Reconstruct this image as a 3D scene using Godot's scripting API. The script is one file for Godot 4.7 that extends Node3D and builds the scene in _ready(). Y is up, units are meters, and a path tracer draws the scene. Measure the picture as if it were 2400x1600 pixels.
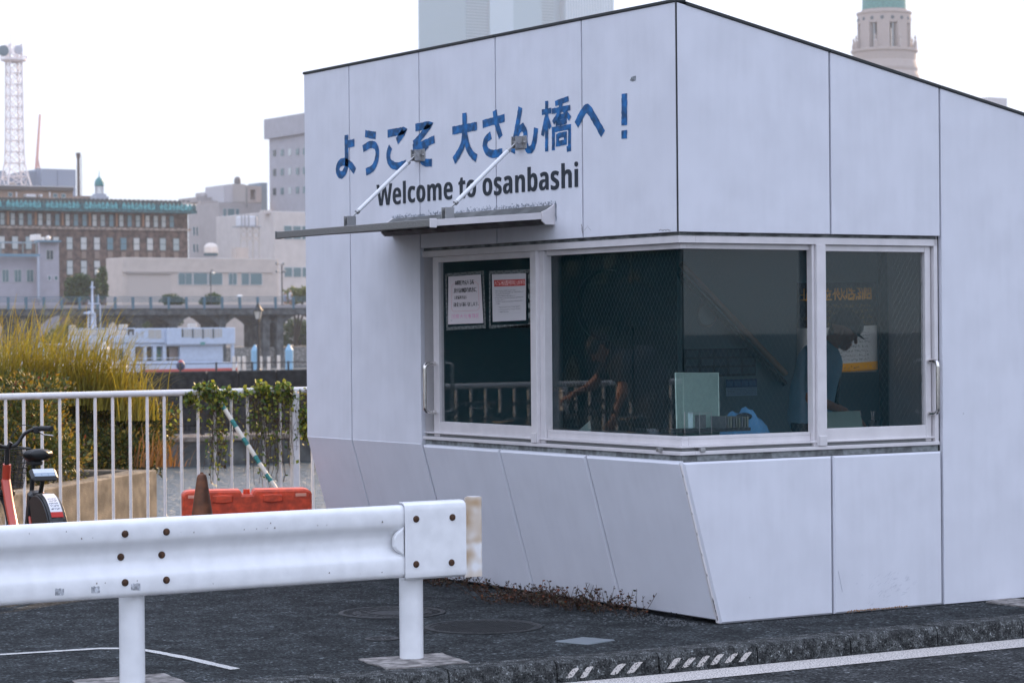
extends Node3D
# A white harbour gate booth. World x runs along the booth's road front, z out of that front, y up; metres. The booth's front corner is the origin.

const F := 5864.4
const EYE := 1.58
const PITCH := -0.0046
const ROLL := -0.0088
const YAW := 1.0076
const TOWARD_SUN := Vector3(0.89, 0.40, -0.454)

# the camera's own axes, told in world coordinates (the booth is turned by YAW to it)
var cam_pos := Vector3(0.8806, 0, -13.18)
var cam_right := Vector3.ZERO
var cam_up := Vector3.ZERO
var cam_fwd := Vector3.ZERO
var used := {}
var T := {}
var M := {}

func lens_axes():
	var vx := Vector2(sin(YAW), -cos(YAW))
	var ux := Vector2(-cos(YAW), -sin(YAW))
	var d := Vector2(-0.8806, 13.18)
	cam_pos = Vector3(d.dot(vx), EYE, -d.dot(ux))
	var r0 := Vector3(vx.x, 0, -ux.x)
	var f0 := Vector3(-vx.y, 0, ux.y)
	cam_fwd = f0 * cos(PITCH) + Vector3.UP * sin(PITCH)
	var u0 := Vector3.UP * cos(PITCH) - f0 * sin(PITCH)
	cam_right = r0 * cos(ROLL) + u0 * sin(ROLL)
	cam_up = u0 * cos(ROLL) - r0 * sin(ROLL)

# a pixel of the 2400 x 1600 photograph is a direction; where it lands is told by the plane it falls on
func ray(px: float, py: float) -> Vector3:
	return cam_fwd + cam_right * ((px - 1200.0) / F) + cam_up * ((800.0 - py) / F)
func on_y(px: float, py: float, y := 0.0) -> Vector3:
	var r := ray(px, py); return cam_pos + r * ((y - cam_pos.y) / r.y)
func on_z(px: float, py: float, z := 0.0) -> Vector3:
	var r := ray(px, py); return cam_pos + r * ((z - cam_pos.z) / r.z)
func on_x(px: float, py: float, x := 0.0) -> Vector3:
	var r := ray(px, py); return cam_pos + r * ((x - cam_pos.x) / r.x)
func at_d(px: float, py: float, d: float) -> Vector3:
	return cam_pos + ray(px, py) * d

class MB:
	var v := PackedVector3Array()
	var n := PackedVector3Array()
	var uv := PackedVector2Array()
	var col := PackedColorArray()
	var tint := Color.WHITE
	func trin(a: Vector3, b: Vector3, c: Vector3, na: Vector3, nb: Vector3, nc: Vector3):
		v.push_back(a); v.push_back(c); v.push_back(b)
		n.push_back(na); n.push_back(nc); n.push_back(nb)
		for i in 3:
			uv.push_back(Vector2.ZERO); col.push_back(tint)
	func tri(a: Vector3, b: Vector3, c: Vector3):
		var m := (b - a).cross(c - a).normalized()
		trin(a, b, c, m, m, m)
	func quad(a: Vector3, b: Vector3, c: Vector3, d: Vector3):
		tri(a, b, c); tri(a, c, d)
	func quaduv(a: Vector3, b: Vector3, c: Vector3, d: Vector3):
		quad(a, b, c, d)
		var k := uv.size() - 6
		var w := [Vector2(0, 1), Vector2(1, 0), Vector2(1, 1), Vector2(0, 1), Vector2(0, 0), Vector2(1, 0)]
		for i in 6: uv[k + i] = w[i]
	func oquad(a: Vector3, b: Vector3, c: Vector3, d: Vector3, o: Vector3):
		if (b - a).cross(c - a).dot((a + c) * 0.5 - o) < 0: quad(a, d, c, b)
		else: quad(a, b, c, d)
	func otri(a: Vector3, b: Vector3, c: Vector3, o: Vector3):
		if (b - a).cross(c - a).dot((a + b + c) / 3.0 - o) < 0: tri(a, c, b)
		else: tri(a, b, c)
	func box(c: Vector3, s: Vector3, b := Basis.IDENTITY):
		var h := s * 0.5
		for ax in 3:
			var i := (ax + 1) % 3
			var j := (ax + 2) % 3
			for sg in [-1.0, 1.0]:
				var p := []
				for q in [[-1, -1], [1, -1], [1, 1], [-1, 1]]:
					var w := Vector3.ZERO
					w[ax] = sg * h[ax]; w[i] = q[0] * h[i]; w[j] = q[1] * h[j]
					p.push_back(c + b * w)
				oquad(p[0], p[1], p[2], p[3], c)
	func boxm(lo: Vector3, hi: Vector3):
		box((lo + hi) * 0.5, (hi - lo).abs())
	func cbox(c: Vector3, s: Vector3, ch: float, b := Basis.IDENTITY):
		var h := s * 0.5
		ch = minf(ch, minf(h.x, minf(h.y, h.z)) * 0.9)
		var g := h - Vector3.ONE * ch
		for ax in 3:
			var i := (ax + 1) % 3
			var j := (ax + 2) % 3
			for sg in [-1.0, 1.0]:
				var p := []
				for q in [[-1, -1], [1, -1], [1, 1], [-1, 1]]:
					var w := Vector3.ZERO
					w[ax] = sg * h[ax]; w[i] = q[0] * g[i]; w[j] = q[1] * g[j]
					p.push_back(c + b * w)
				oquad(p[0], p[1], p[2], p[3], c)
				for sh in [-1.0, 1.0]:
					var e := []
					for q in [[0, -1], [0, 1], [1, 1], [1, -1]]:
						var w := Vector3.ZERO
						w[ax] = sg * (h[ax] if q[0] == 0 else g[ax]); w[i] = sh * (g[i] if q[0] == 0 else h[i]); w[j] = q[1] * g[j]
						e.push_back(c + b * w)
					oquad(e[0], e[1], e[2], e[3], c)
		for sx in [-1.0, 1.0]:
			for sy in [-1.0, 1.0]:
				for sz in [-1.0, 1.0]:
					otri(c + b * Vector3(sx * h.x, sy * g.y, sz * g.z), c + b * Vector3(sx * g.x, sy * h.y, sz * g.z), c + b * Vector3(sx * g.x, sy * g.y, sz * h.z), c)
	func cboxm(lo: Vector3, hi: Vector3, ch: float):
		cbox((lo + hi) * 0.5, (hi - lo).abs(), ch)
	func ring(p: Vector3, d: Vector3, up: Vector3, r: float, sides: int, flat := 1.0) -> Array:
		var s := up.cross(d).normalized()
		var t := d.cross(s).normalized()
		var out := []
		for i in sides:
			var a := TAU * i / sides
			out.push_back([p + (s * cos(a) + t * sin(a) * flat) * r, (s * cos(a) + t * sin(a)).normalized()])
		return out
	func tube(pts: Array, r, sides := 8, cap := true, flat := 1.0):
		var up := Vector3.UP
		var d0: Vector3 = (pts[-1] - pts[0]).normalized()
		if absf(d0.y) > 0.9: up = Vector3(0.3, 0, 1).normalized()
		var last := []
		for k in pts.size():
			var a: Vector3 = pts[maxi(k - 1, 0)]
			var b: Vector3 = pts[mini(k + 1, pts.size() - 1)]
			var d := (b - a).normalized()
			if absf(d.dot(up)) > 0.97: up = Vector3(0.9, 0.1, 0.4).normalized()
			var rr: float = r[k] if r is Array else r
			var now := ring(pts[k], d, up, rr, sides, flat)
			if k > 0:
				for i in sides:
					var j := (i + 1) % sides
					trin(last[i][0], last[j][0], now[j][0], last[i][1], last[j][1], now[j][1])
					trin(last[i][0], now[j][0], now[i][0], last[i][1], now[j][1], now[i][1])
			if cap and (k == 0 or k == pts.size() - 1):
				for i in range(1, sides - 1):
					if k == 0: tri(now[0][0], now[i + 1][0], now[i][0])
					else: tri(now[0][0], now[i][0], now[i + 1][0])
			last = now
	func rod(a: Vector3, b: Vector3, r: float, sides := 8):
		tube([a, b], r, sides)
	# profile of Vector2(radius, height) turned about the axis d at o
	func lathe(prof: Array, o: Vector3, sides := 20, d := Vector3.UP, sx := 1.0):
		var s := d.cross(Vector3(0.31, 0.2, 0.93)).normalized()
		if absf(d.y) > 0.99: s = Vector3.RIGHT
		var t := d.cross(s).normalized()
		for k in range(1, prof.size()):
			var p: Vector2 = prof[k - 1]
			var q: Vector2 = prof[k]
			var e := (q - p)
			if e.length() < 1e-7: continue
			var nn := Vector2(e.y, -e.x).normalized()
			for i in sides:
				var a := TAU * i / sides
				var b := TAU * (i + 1) / sides
				var ra := s * cos(a) * sx + t * sin(a)
				var rb := s * cos(b) * sx + t * sin(b)
				var na := (ra * nn.x + d * nn.y).normalized()
				var nb := (rb * nn.x + d * nn.y).normalized()
				var A := o + ra * p.x + d * p.y
				var B := o + rb * p.x + d * p.y
				var C := o + rb * q.x + d * q.y
				var D := o + ra * q.x + d * q.y
				if p.x > 1e-6: trin(A, B, C, na, nb, nb)
				if q.x > 1e-6: trin(A, C, D, na, nb, na)
	# polygon poly in the plane (ax, ay) at o, pushed out along w by t, its front edge chamfered by ch
	func prism(poly: PackedVector2Array, o: Vector3, ax: Vector3, ay: Vector3, w: Vector3, t: float, ch := 0.0):
		var area := 0.0
		for i in poly.size():
			var p := poly[i]
			var q := poly[(i + 1) % poly.size()]
			area += p.x * q.y - q.x * p.y
		if area < 0: poly.reverse()
		if ax.cross(ay).dot(w) < 0:
			var flipped := PackedVector2Array()
			for i in range(poly.size() - 1, -1, -1): flipped.push_back(Vector2(-poly[i].x, poly[i].y))
			poly = flipped
			ax = -ax
		var inner := poly
		if ch > 0:
			inner = PackedVector2Array()
			var m := poly.size()
			for i in m:
				var e0 := (poly[i] - poly[(i + m - 1) % m]).normalized()
				var e1 := (poly[(i + 1) % m] - poly[i]).normalized()
				var n0 := Vector2(-e0.y, e0.x)
				var n1 := Vector2(-e1.y, e1.x)
				var k := 1.0 + n0.dot(n1)
				inner.push_back(poly[i] + (n0 + n1) * (ch / maxf(k, 0.3)))
		var idx := Geometry2D.triangulate_polygon(inner)
		var P := func(p: Vector2, h: float) -> Vector3: return o + ax * p.x + ay * p.y + w * h
		for i in range(0, idx.size(), 3):
			var a: Vector2 = inner[idx[i]]
			var b: Vector2 = inner[idx[i + 1]]
			var c: Vector2 = inner[idx[i + 2]]
			if (b - a).cross(c - a) < 0:
				var x := b
				b = c; c = x
			tri(P.call(a, t), P.call(b, t), P.call(c, t))
			tri(P.call(a, 0.0), P.call(c, 0.0), P.call(b, 0.0))
		for i in poly.size():
			var j := (i + 1) % poly.size()
			quad(P.call(poly[i], 0.0), P.call(poly[j], 0.0), P.call(poly[j], t - ch), P.call(poly[i], t - ch))
			if ch > 0: quad(P.call(poly[i], t - ch), P.call(poly[j], t - ch), P.call(inner[j], t), P.call(inner[i], t))
	func ball(c: Vector3, r: Vector3, rings := 8, sides := 12, b := Basis.IDENTITY):
		for i in rings:
			var t0 := PI * i / rings
			var t1 := PI * (i + 1) / rings
			for k in sides:
				var a0 := TAU * k / sides
				var a1 := TAU * (k + 1) / sides
				var q := []
				for w in [[t0, a0], [t0, a1], [t1, a1], [t1, a0]]:
					q.push_back(Vector3(sin(w[0]) * cos(w[1]), cos(w[0]), sin(w[0]) * sin(w[1])))
				var p := []
				for x in q: p.push_back([c + b * (x * r), (b * (x / r)).normalized()])
				if i > 0: trin(p[0][0], p[1][0], p[2][0], p[0][1], p[1][1], p[2][1])
				if i < rings - 1: trin(p[0][0], p[2][0], p[3][0], p[0][1], p[2][1], p[3][1])
	func mesh() -> ArrayMesh:
		var a := []
		a.resize(Mesh.ARRAY_MAX)
		a[Mesh.ARRAY_VERTEX] = v
		a[Mesh.ARRAY_NORMAL] = n
		a[Mesh.ARRAY_TEX_UV] = uv
		a[Mesh.ARRAY_COLOR] = col
		var m := ArrayMesh.new()
		m.add_surface_from_arrays(Mesh.PRIMITIVE_TRIANGLES, a)
		return m

func numbered(called: String) -> String:
	if not used.has(called):
		used[called] = 0
		return called
	used[called] += 1
	return "%s_%03d" % [called, used[called]]

func tag(o: Node, label: String, category: String, group := "", kind := ""):
	if label: o.set_meta("label", label)
	if category: o.set_meta("category", category)
	if group: o.set_meta("group", group)
	if kind: o.set_meta("kind", kind)

# a Node3D at the thing's base; its children are its parts
func thing(called: String, label: String, category: String, where := Vector3.ZERO, turn := 0.0, group := "") -> Node3D:
	var o := Node3D.new()
	o.name = numbered(called)
	add_child(o)
	o.position = where
	o.rotation.y = turn
	tag(o, label, category, group)
	return o

func part(b, called: String, m: Material, parent: Node) -> MeshInstance3D:
	var o := MeshInstance3D.new()
	o.mesh = b.mesh() if b is MB else b
	o.material_override = m
	o.name = called if parent != self else numbered(called)
	parent.add_child(o, true)
	return o

# meshes given in world coordinates, under a thing that stands somewhere else
func part_w(b: MB, called: String, m: Material, parent: Node3D) -> MeshInstance3D:
	var root: Node3D = parent
	while root.get_parent() != self and root.get_parent() is Node3D: root = root.get_parent()
	var inv := root.transform.affine_inverse()
	for i in b.v.size():
		b.v[i] = inv * b.v[i]
		b.n[i] = inv.basis * b.n[i]
	return part(b, called, m, parent)

func struct(b, called: String, m: Material) -> MeshInstance3D:
	var o := part(b, called, m, self)
	o.set_meta("kind", "structure")
	return o

func copy(o: Node3D, called: String, where: Vector3, turn := 0.0) -> Node3D:
	var c: Node3D = o.duplicate()
	c.name = numbered(called)
	add_child(c)
	c.position = where
	c.rotation.y = turn
	return c

# linear base colour
func mat(r: float, g: float, b: float, rough := 0.6, metal := 0.0, tex: Texture2D = null, scale := 1.0, world := true) -> StandardMaterial3D:
	var m := StandardMaterial3D.new()
	m.albedo_color = Color(r, g, b).linear_to_srgb()
	m.roughness = rough
	m.metallic = metal
	if tex:
		m.albedo_texture = tex
		m.uv1_triplanar = true
		m.uv1_world_triplanar = world
		m.uv1_scale = Vector3.ONE * scale
	return m

func relief(m: StandardMaterial3D, tex: Texture2D, cm: float) -> StandardMaterial3D:
	m.heightmap_enabled = true
	m.heightmap_texture = tex
	m.heightmap_scale = cm
	return m

func glass(alpha: float, c := Color(0.02, 0.05, 0.055)) -> StandardMaterial3D:
	var m := StandardMaterial3D.new()
	m.albedo_color = Color(c.linear_to_srgb(), alpha)
	m.transparency = BaseMaterial3D.TRANSPARENCY_ALPHA
	m.roughness = 0.0
	m.metallic_specular = 0.5
	return m

func noise_tex(size: int, freq: float, lo: Color, hi: Color, oct := 4, sd := 1, type := FastNoiseLite.TYPE_SIMPLEX_SMOOTH, edges := [0.2, 0.8]) -> NoiseTexture2D:
	var f := FastNoiseLite.new()
	f.seed = sd
	f.noise_type = type
	f.frequency = freq
	f.fractal_octaves = oct
	var g := Gradient.new()
	g.set_offset(0, edges[0]); g.set_color(0, lo)
	g.set_offset(1, edges[1]); g.set_color(1, hi)
	var t := NoiseTexture2D.new()
	t.width = size; t.height = size
	t.noise = f; t.seamless = true; t.color_ramp = g
	return t

func grey(x: float) -> Color: return Color(x, x, x)

# stone chips in bitumen: random grains of a few millimetres over slow patches
func asphalt_tex(size: int, sd: int, base: float, chip: float, share: float) -> ImageTexture:
	var rng := RandomNumberGenerator.new()
	rng.seed = sd
	var a := PackedFloat32Array()
	a.resize(size * size)
	a.fill(base)
	var count := int(size * size * share)
	for k in count:
		var x := rng.randi() % size
		var y := rng.randi() % size
		var w := 1 + int(rng.randf() * rng.randf() * 5.0)
		var h := 1 + int(rng.randf() * rng.randf() * 5.0)
		var c := base * rng.randf_range(0.35, 1.5)
		if rng.randf() < 0.12: c = chip * rng.randf_range(0.5, 1.0)
		for i in w:
			for j in h: a[((y + j) % size) * size + (x + i) % size] = c
	var bytes := PackedByteArray()
	bytes.resize(size * size * 3)
	for i in size * size:
		var q := int(clampf(a[i], 0, 1) * 255)
		bytes[i * 3] = q; bytes[i * 3 + 1] = q; bytes[i * 3 + 2] = q
	return ImageTexture.create_from_image(Image.create_from_data(size, size, false, Image.FORMAT_RGB8, bytes))

# faint run marks: noise drawn out in the direction rain runs
func streak_tex(size: int, sd: int, lo: float) -> ImageTexture:
	var f := FastNoiseLite.new()
	f.seed = sd; f.frequency = 0.02; f.fractal_octaves = 4
	var g := FastNoiseLite.new()
	g.seed = sd + 7; g.frequency = 0.012; g.fractal_octaves = 5
	var im := Image.create(size, size, false, Image.FORMAT_RGB8)
	for y in size:
		for x in size:
			var s := 0.0
			var p := 0.0
			var wx := smoothstep(0.75, 1.0, float(x) / size)
			var wy := smoothstep(0.75, 1.0, float(y) / size)
			for k in 4:
				var ox := size if k % 2 else 0
				var oy := size if k > 1 else 0
				var wgt := (wx if k % 2 else 1.0 - wx) * (wy if k > 1 else 1.0 - wy)
				if wgt == 0.0: continue
				s += wgt * f.get_noise_2d((x - ox) * 3.0, (y - oy) * 0.35)
				p += wgt * g.get_noise_2d(x - ox, y - oy)
			var q := 1.0 - (1.0 - lo) * clampf(0.3 + 0.3 * s + 0.8 * p, 0, 1)
			im.set_pixel(x, y, Color(q, q, q * 1.0))
	return ImageTexture.create_from_image(im)

func _ready():
	lens_axes()
	var cam := Camera3D.new()
	cam.name = "camera"
	add_child(cam)
	cam.transform = Transform3D(Basis(cam_right, cam_up, -cam_fwd), cam_pos)
	cam.fov = rad_to_deg(2.0 * atan(800.0 / F))
	cam.near = 0.5
	cam.far = 6000.0
	var lens := CameraAttributesPhysical.new()
	lens.frustum_focal_length = 88.0
	lens.frustum_focus_distance = 13.4
	lens.exposure_aperture = 7.0
	cam.attributes = lens
	cam.fov = rad_to_deg(2.0 * atan(800.0 / F))
	cam.current = true

	var env := Environment.new()
	var sky := ProceduralSkyMaterial.new()
	sky.sky_top_color = Color(0.66, 0.74, 0.96).linear_to_srgb()
	sky.sky_horizon_color = Color(0.48, 0.55, 0.60).linear_to_srgb()
	sky.sky_curve = 0.10
	sky.ground_bottom_color = Color(0.10, 0.11, 0.12).linear_to_srgb()
	sky.ground_horizon_color = Color(0.4, 0.42, 0.44).linear_to_srgb()
	sky.sun_angle_max = 30.0
	env.sky = Sky.new()
	env.sky.sky_material = sky
	env.background_mode = Environment.BG_SKY
	env.background_energy_multiplier = 1.0
	env.tonemap_mode = Environment.TONE_MAPPER_LINEAR
	env.tonemap_exposure = 2.05
	env.sdfgi_enabled = true
	env.ssao_enabled = true
	env.ssil_enabled = true
	env.fog_enabled = true
	env.fog_density = 0.00035
	env.fog_light_color = Color(0.93, 0.96, 1.0)
	var we := WorldEnvironment.new()
	we.name = "environment"
	we.environment = env
	add_child(we)

	var sun := DirectionalLight3D.new()
	sun.name = "sun"
	sun.light_energy = 1.4
	sun.light_color = Color(1.0, 0.85, 0.67)
	sun.light_angular_distance = 0.6
	sun.shadow_enabled = true
	add_child(sun)
	sun.look_at_from_position(TOWARD_SUN * 10.0, Vector3.ZERO)

	make_materials()
	build_ground()
	build_booth()
	build_booth_sign()
	build_booth_inside()
	build_near()
	build_railing_side()
	build_harbour()
	build_city()
	build_outside_frame()
	build_people()
	build_small()

func make_materials():
	T.mottle = noise_tex(512, 0.012, grey(0.955), grey(1.0), 5, 3)
	T.mottle_strong = noise_tex(512, 0.01, grey(0.62), grey(1.0), 6, 5)
	T.fine = noise_tex(512, 0.09, grey(0.7), grey(1.0), 4, 8)
	T.bump = noise_tex(512, 0.16, grey(0.0), grey(1.0), 3, 9)
	T.asphalt = asphalt_tex(1024, 11, 0.42, 1.0, 0.34)
	T.asphalt_relief = asphalt_tex(1024, 12, 0.5, 1.0, 0.30)
	T.streak = streak_tex(512, 21, 0.955)
	T.patch = noise_tex(512, 0.02, grey(0.72), grey(1.0), 5, 31)
	M.asphalt = relief(mat(0.28, 0.315, 0.33, 0.95, 0, T.asphalt, 0.2), T.asphalt_relief, 1.6)
	M.asphalt.metallic_specular = 0.25
	M.asphalt.detail_enabled = true
	M.asphalt.detail_blend_mode = BaseMaterial3D.BLEND_MODE_MUL
	M.asphalt.detail_albedo = T.patch
	M.asphalt.detail_uv_layer = BaseMaterial3D.DETAIL_UV_2
	M.asphalt.uv2_triplanar = true
	M.asphalt.uv2_world_triplanar = true
	M.asphalt.uv2_scale = Vector3.ONE * 0.31
	M.road = M.asphalt.duplicate()
	M.road.albedo_color = Color(0.36, 0.38, 0.39).linear_to_srgb()
	M.concrete = relief(mat(0.30, 0.29, 0.27, 0.9, 0, T.mottle_strong, 0.7), T.bump, 0.3)
	M.kerb = relief(mat(0.60, 0.63, 0.63, 0.95, 0, T.asphalt, 0.4), T.asphalt_relief, 0.35)
	M.kerb.metallic_specular = 0.25
	M.kerb.detail_enabled = true
	M.kerb.detail_blend_mode = BaseMaterial3D.BLEND_MODE_MUL
	M.kerb.detail_albedo = noise_tex(512, 0.03, grey(0.62), grey(1.0), 6, 44, FastNoiseLite.TYPE_SIMPLEX_SMOOTH, [0.3, 0.7])
	M.kerb.detail_uv_layer = BaseMaterial3D.DETAIL_UV_2
	M.kerb.uv2_triplanar = true
	M.kerb.uv2_world_triplanar = true
	M.kerb.uv2_scale = Vector3.ONE * 0.8
	M.line = relief(mat(0.62, 0.58, 0.55, 0.85, 0, noise_tex(512, 0.12, grey(0.25), grey(1.0), 5, 45, FastNoiseLite.TYPE_SIMPLEX_SMOOTH, [0.28, 0.4]), 1.3), T.asphalt_relief, 0.3)
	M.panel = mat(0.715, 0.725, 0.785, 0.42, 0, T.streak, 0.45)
	M.alu = mat(0.72, 0.69, 0.70, 0.42, 0.1, T.mottle, 0.8)
	M.alu_dark = mat(0.22, 0.23, 0.23, 0.5, 0.2, T.mottle, 1.0)
	M.sealant = mat(0.26, 0.28, 0.28, 0.8, 0, T.mottle_strong, 2.0)
	M.black = mat(0.012, 0.013, 0.014, 0.55)
	M.black_gloss = mat(0.012, 0.012, 0.013, 0.4)
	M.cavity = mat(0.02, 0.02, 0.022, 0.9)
	M.chrome = mat(0.75, 0.72, 0.70, 0.14, 1.0)
	M.steel = mat(0.42, 0.42, 0.42, 0.35, 0.8)
	M.roofcap = mat(0.018, 0.022, 0.024, 0.5)
	M.blue_vinyl = mat(0.006, 0.15, 0.42, 0.45, 0, T.mottle_strong, 3.0)
	M.text_dark = mat(0.008, 0.016, 0.028, 0.5)
	M.white_paint = mat(0.84, 0.85, 0.87, 0.33, 0, T.mottle, 1.3)
	M.rail_white = mat(0.78, 0.77, 0.77, 0.4, 0, T.mottle, 2.0)
	M.rust = mat(0.10, 0.045, 0.02, 0.85, 0, T.mottle_strong, 9.0)
	M.pane = glass(0.08, Color(0.0, 0.07, 0.09))
	M.pane.metallic_specular = 0.35
	M.wire = mat(0.20, 0.22, 0.21, 0.4, 0.5)
	M.orange = mat(0.80, 0.085, 0.024, 0.5, 0, T.patch, 1.3)
	M.inside = mat(0.10, 0.12, 0.13, 0.8)

# ---------------------------------------------------------------- ground, kerb, road, water
const KERB := [[-40.0, -6.0], [-12.0, -1.2], [-6.0, 0.22], [-4.2, 0.45], [-3.0, 0.585], [-2.422, 0.641], [-1.844, 0.697], [-1.281, 0.752], [-0.705, 0.778], [-0.105, 0.782], [0.495, 0.784], [1.08, 0.788], [1.68, 0.792], [2.28, 0.795], [2.88, 0.80], [6.0, 0.82], [60.0, 1.0]]

func build_ground():
	# apron: asphalt between the kerb and the quay edge, with thickness
	var b := MB.new()
	var poly := PackedVector2Array()
	for k in KERB: poly.push_back(Vector2(k[0], k[1] - 0.17))
	poly.push_back(Vector2(60, -8.35)); poly.push_back(Vector2(-40, -8.35))
	b.prism(poly, Vector3(0, -0.5, 0), Vector3.RIGHT, Vector3.BACK, Vector3.UP, 0.5)
	struct(b, "pavement", M.asphalt)
	# road
	b = MB.new()
	poly = PackedVector2Array()
	for k in KERB: poly.push_back(Vector2(k[0], k[1] - 0.05))
	poly.push_back(Vector2(60, 90)); poly.push_back(Vector2(-40, 90))
	b.prism(poly, Vector3(0, -0.6, 0), Vector3.RIGHT, Vector3.BACK, Vector3.UP, 0.505)
	struct(b, "road", M.road)
	# painted edge line on the road
	b = MB.new()
	for i in range(2, KERB.size() - 1):
		var p: Array = KERB[i]
		var q: Array = KERB[i + 1]
		b.quad(Vector3(p[0], -0.091, p[1] + 0.30), Vector3(q[0], -0.091, q[1] + 0.30), Vector3(q[0], -0.091, q[1] + 0.045), Vector3(p[0], -0.091, p[1] + 0.045))
	struct(b, "road_marking", M.line)
	# thin white line on the pavement, bending towards the kerb
	b = MB.new()
	var pl := [Vector2(-6.5, -1.55), Vector2(-3.344, -1.10), Vector2(-2.85, -1.03), Vector2(-2.73, -0.94), Vector2(-2.685, -0.8), Vector2(-2.65, -0.436), Vector2(-2.636, 0.071)]
	ribbon(b, pl, 0.028, 0.004, 5)
	struct(b, "pavement_marking", mat(0.72, 0.71, 0.69, 0.8, 0, T.fine, 2.0))
	# kerb: one stone after another
	var kerb := Node3D.new()
	kerb.name = "kerb"
	kerb.set_meta("kind", "structure")
	add_child(kerb)
	var rng := RandomNumberGenerator.new()
	rng.seed = 77
	for i in range(3, KERB.size() - 2):
		var p := Vector2(KERB[i][0], KERB[i][1])
		var q := Vector2(KERB[i + 1][0], KERB[i + 1][1])
		var steps := maxi(1, int(round(p.distance_to(q) / 0.6)))
		for s in steps:
			var a := p.lerp(q, float(s) / steps)
			var c := p.lerp(q, float(s + 1) / steps)
			var along := (c - a).normalized()
			var side := Vector2(-along.y, along.x)
			var prof := PackedVector2Array([Vector2(-0.165, -0.2), Vector2(0.012, -0.2), Vector2(0.0, -0.03), Vector2(-0.006, -0.012), Vector2(-0.02, 0.0), Vector2(-0.165, 0.0)])
			b = MB.new()
			var gap := 0.004
			var L := a.distance_to(c) - 2 * gap
			var lift := rng.randf_range(-0.002, 0.004)
			b.prism(prof, Vector3(a.x + along.x * gap, 0.004 + lift, a.y + along.y * gap), Vector3(side.x, 0, side.y), Vector3.UP, Vector3(along.x, 0, along.y), L)
			part(b, "kerb_stone", M.kerb, kerb)
	# worn hazard stripes painted on the faces of three kerb stones
	b = MB.new()
	for run in [[-0.99, -0.80, 2], [-0.66, -0.14, 6], [-1.235, -1.08, 2]]:
		var n: int = run[2]
		for k in n:
			var x0: float = lerpf(run[0], run[1], float(k) / n)
			var w: float = (run[1] - run[0]) / n
			var zf := func(x: float, y: float) -> Vector3:
				var z := 0.78
				for i in range(KERB.size() - 1):
					if x >= KERB[i][0] and x <= KERB[i + 1][0]: z = lerpf(KERB[i][1], KERB[i + 1][1], (x - KERB[i][0]) / (KERB[i + 1][0] - KERB[i][0]))
				return Vector3(x, y, z + 0.0045 - (y + 0.03) * 0.07)
			var lo := -0.080 + rng.randf() * 0.008
			var hi := -0.026 - rng.randf() * 0.006
			var pts := []
			for e in [[0.0, lo], [0.2, lo - 0.002], [0.46, lo + 0.002], [0.70, (lo + hi) * 0.5 - 0.002], [1.0, hi - 0.002], [0.78, hi + 0.001], [0.52, hi - 0.003], [0.28, (lo + hi) * 0.5 + 0.003]]:
				pts.push_back(zf.call(x0 + e[0] * w, e[1]))
			for e in range(1, pts.size() - 1): b.tri(pts[0], pts[e], pts[e + 1])
	var st := struct(b, "kerb_marking", M.line)
	st.name = "kerb_marking"
	# footing at the far end of the pavement
	b = MB.new()
	var fp := PackedVector2Array()
	for q in [[2312, 1412], [2362, 1404], [2440, 1408], [2470, 1420], [2420, 1426]]:
		var w3 := on_y(q[0], q[1])
		fp.push_back(Vector2(w3.x, w3.z))
	b.prism(fp, Vector3(0, -0.1, 0), Vector3.RIGHT, Vector3.BACK, Vector3.UP, 0.108)
	struct(b, "concrete_footing_ground", relief(mat(0.42, 0.39, 0.37, 0.9, 0, T.mottle_strong, 2.2), T.bump, 0.4))
	# quay wall under the apron
	b = MB.new()
	b.boxm(Vector3(-40, -2.4, -8.62), Vector3(60, -0.03, -8.352))
	struct(b, "quay_wall", M.concrete)
	# water to the horizon
	b = MB.new()
	b.quad(Vector3(-700, -1.6, -8.4), Vector3(1300, -1.6, -8.4), Vector3(1300, -1.6, -1400), Vector3(-700, -1.6, -1400))
	var w := mat(0.03, 0.045, 0.05, 0.38)
	w.normal_enabled = true
	var wn := noise_tex(512, 0.02, grey(0), grey(1), 4, 61)
	wn.as_normal_map = true
	wn.bump_strength = 6.0
	w.normal_texture = wn
	w.normal_scale = 2.0
	w.uv1_triplanar = true
	w.uv1_world_triplanar = true
	w.uv1_scale = Vector3(0.22, 0.22, 0.5)
	struct(b, "water", w)
	# land far behind the harbour
	b = MB.new()
	b.boxm(Vector3(-690, -3, -1390), Vector3(1290, 0.2, -196))
	struct(b, "ground", M.concrete)
	# land behind and beside the viewer
	b = MB.new()
	b.boxm(Vector3(-600, -3, 90), Vector3(900, -0.12, 500))
	b.boxm(Vector3(60, -3, -8), Vector3(900, -0.12, 89.9))
	struct(b, "terrain", M.road)

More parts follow.
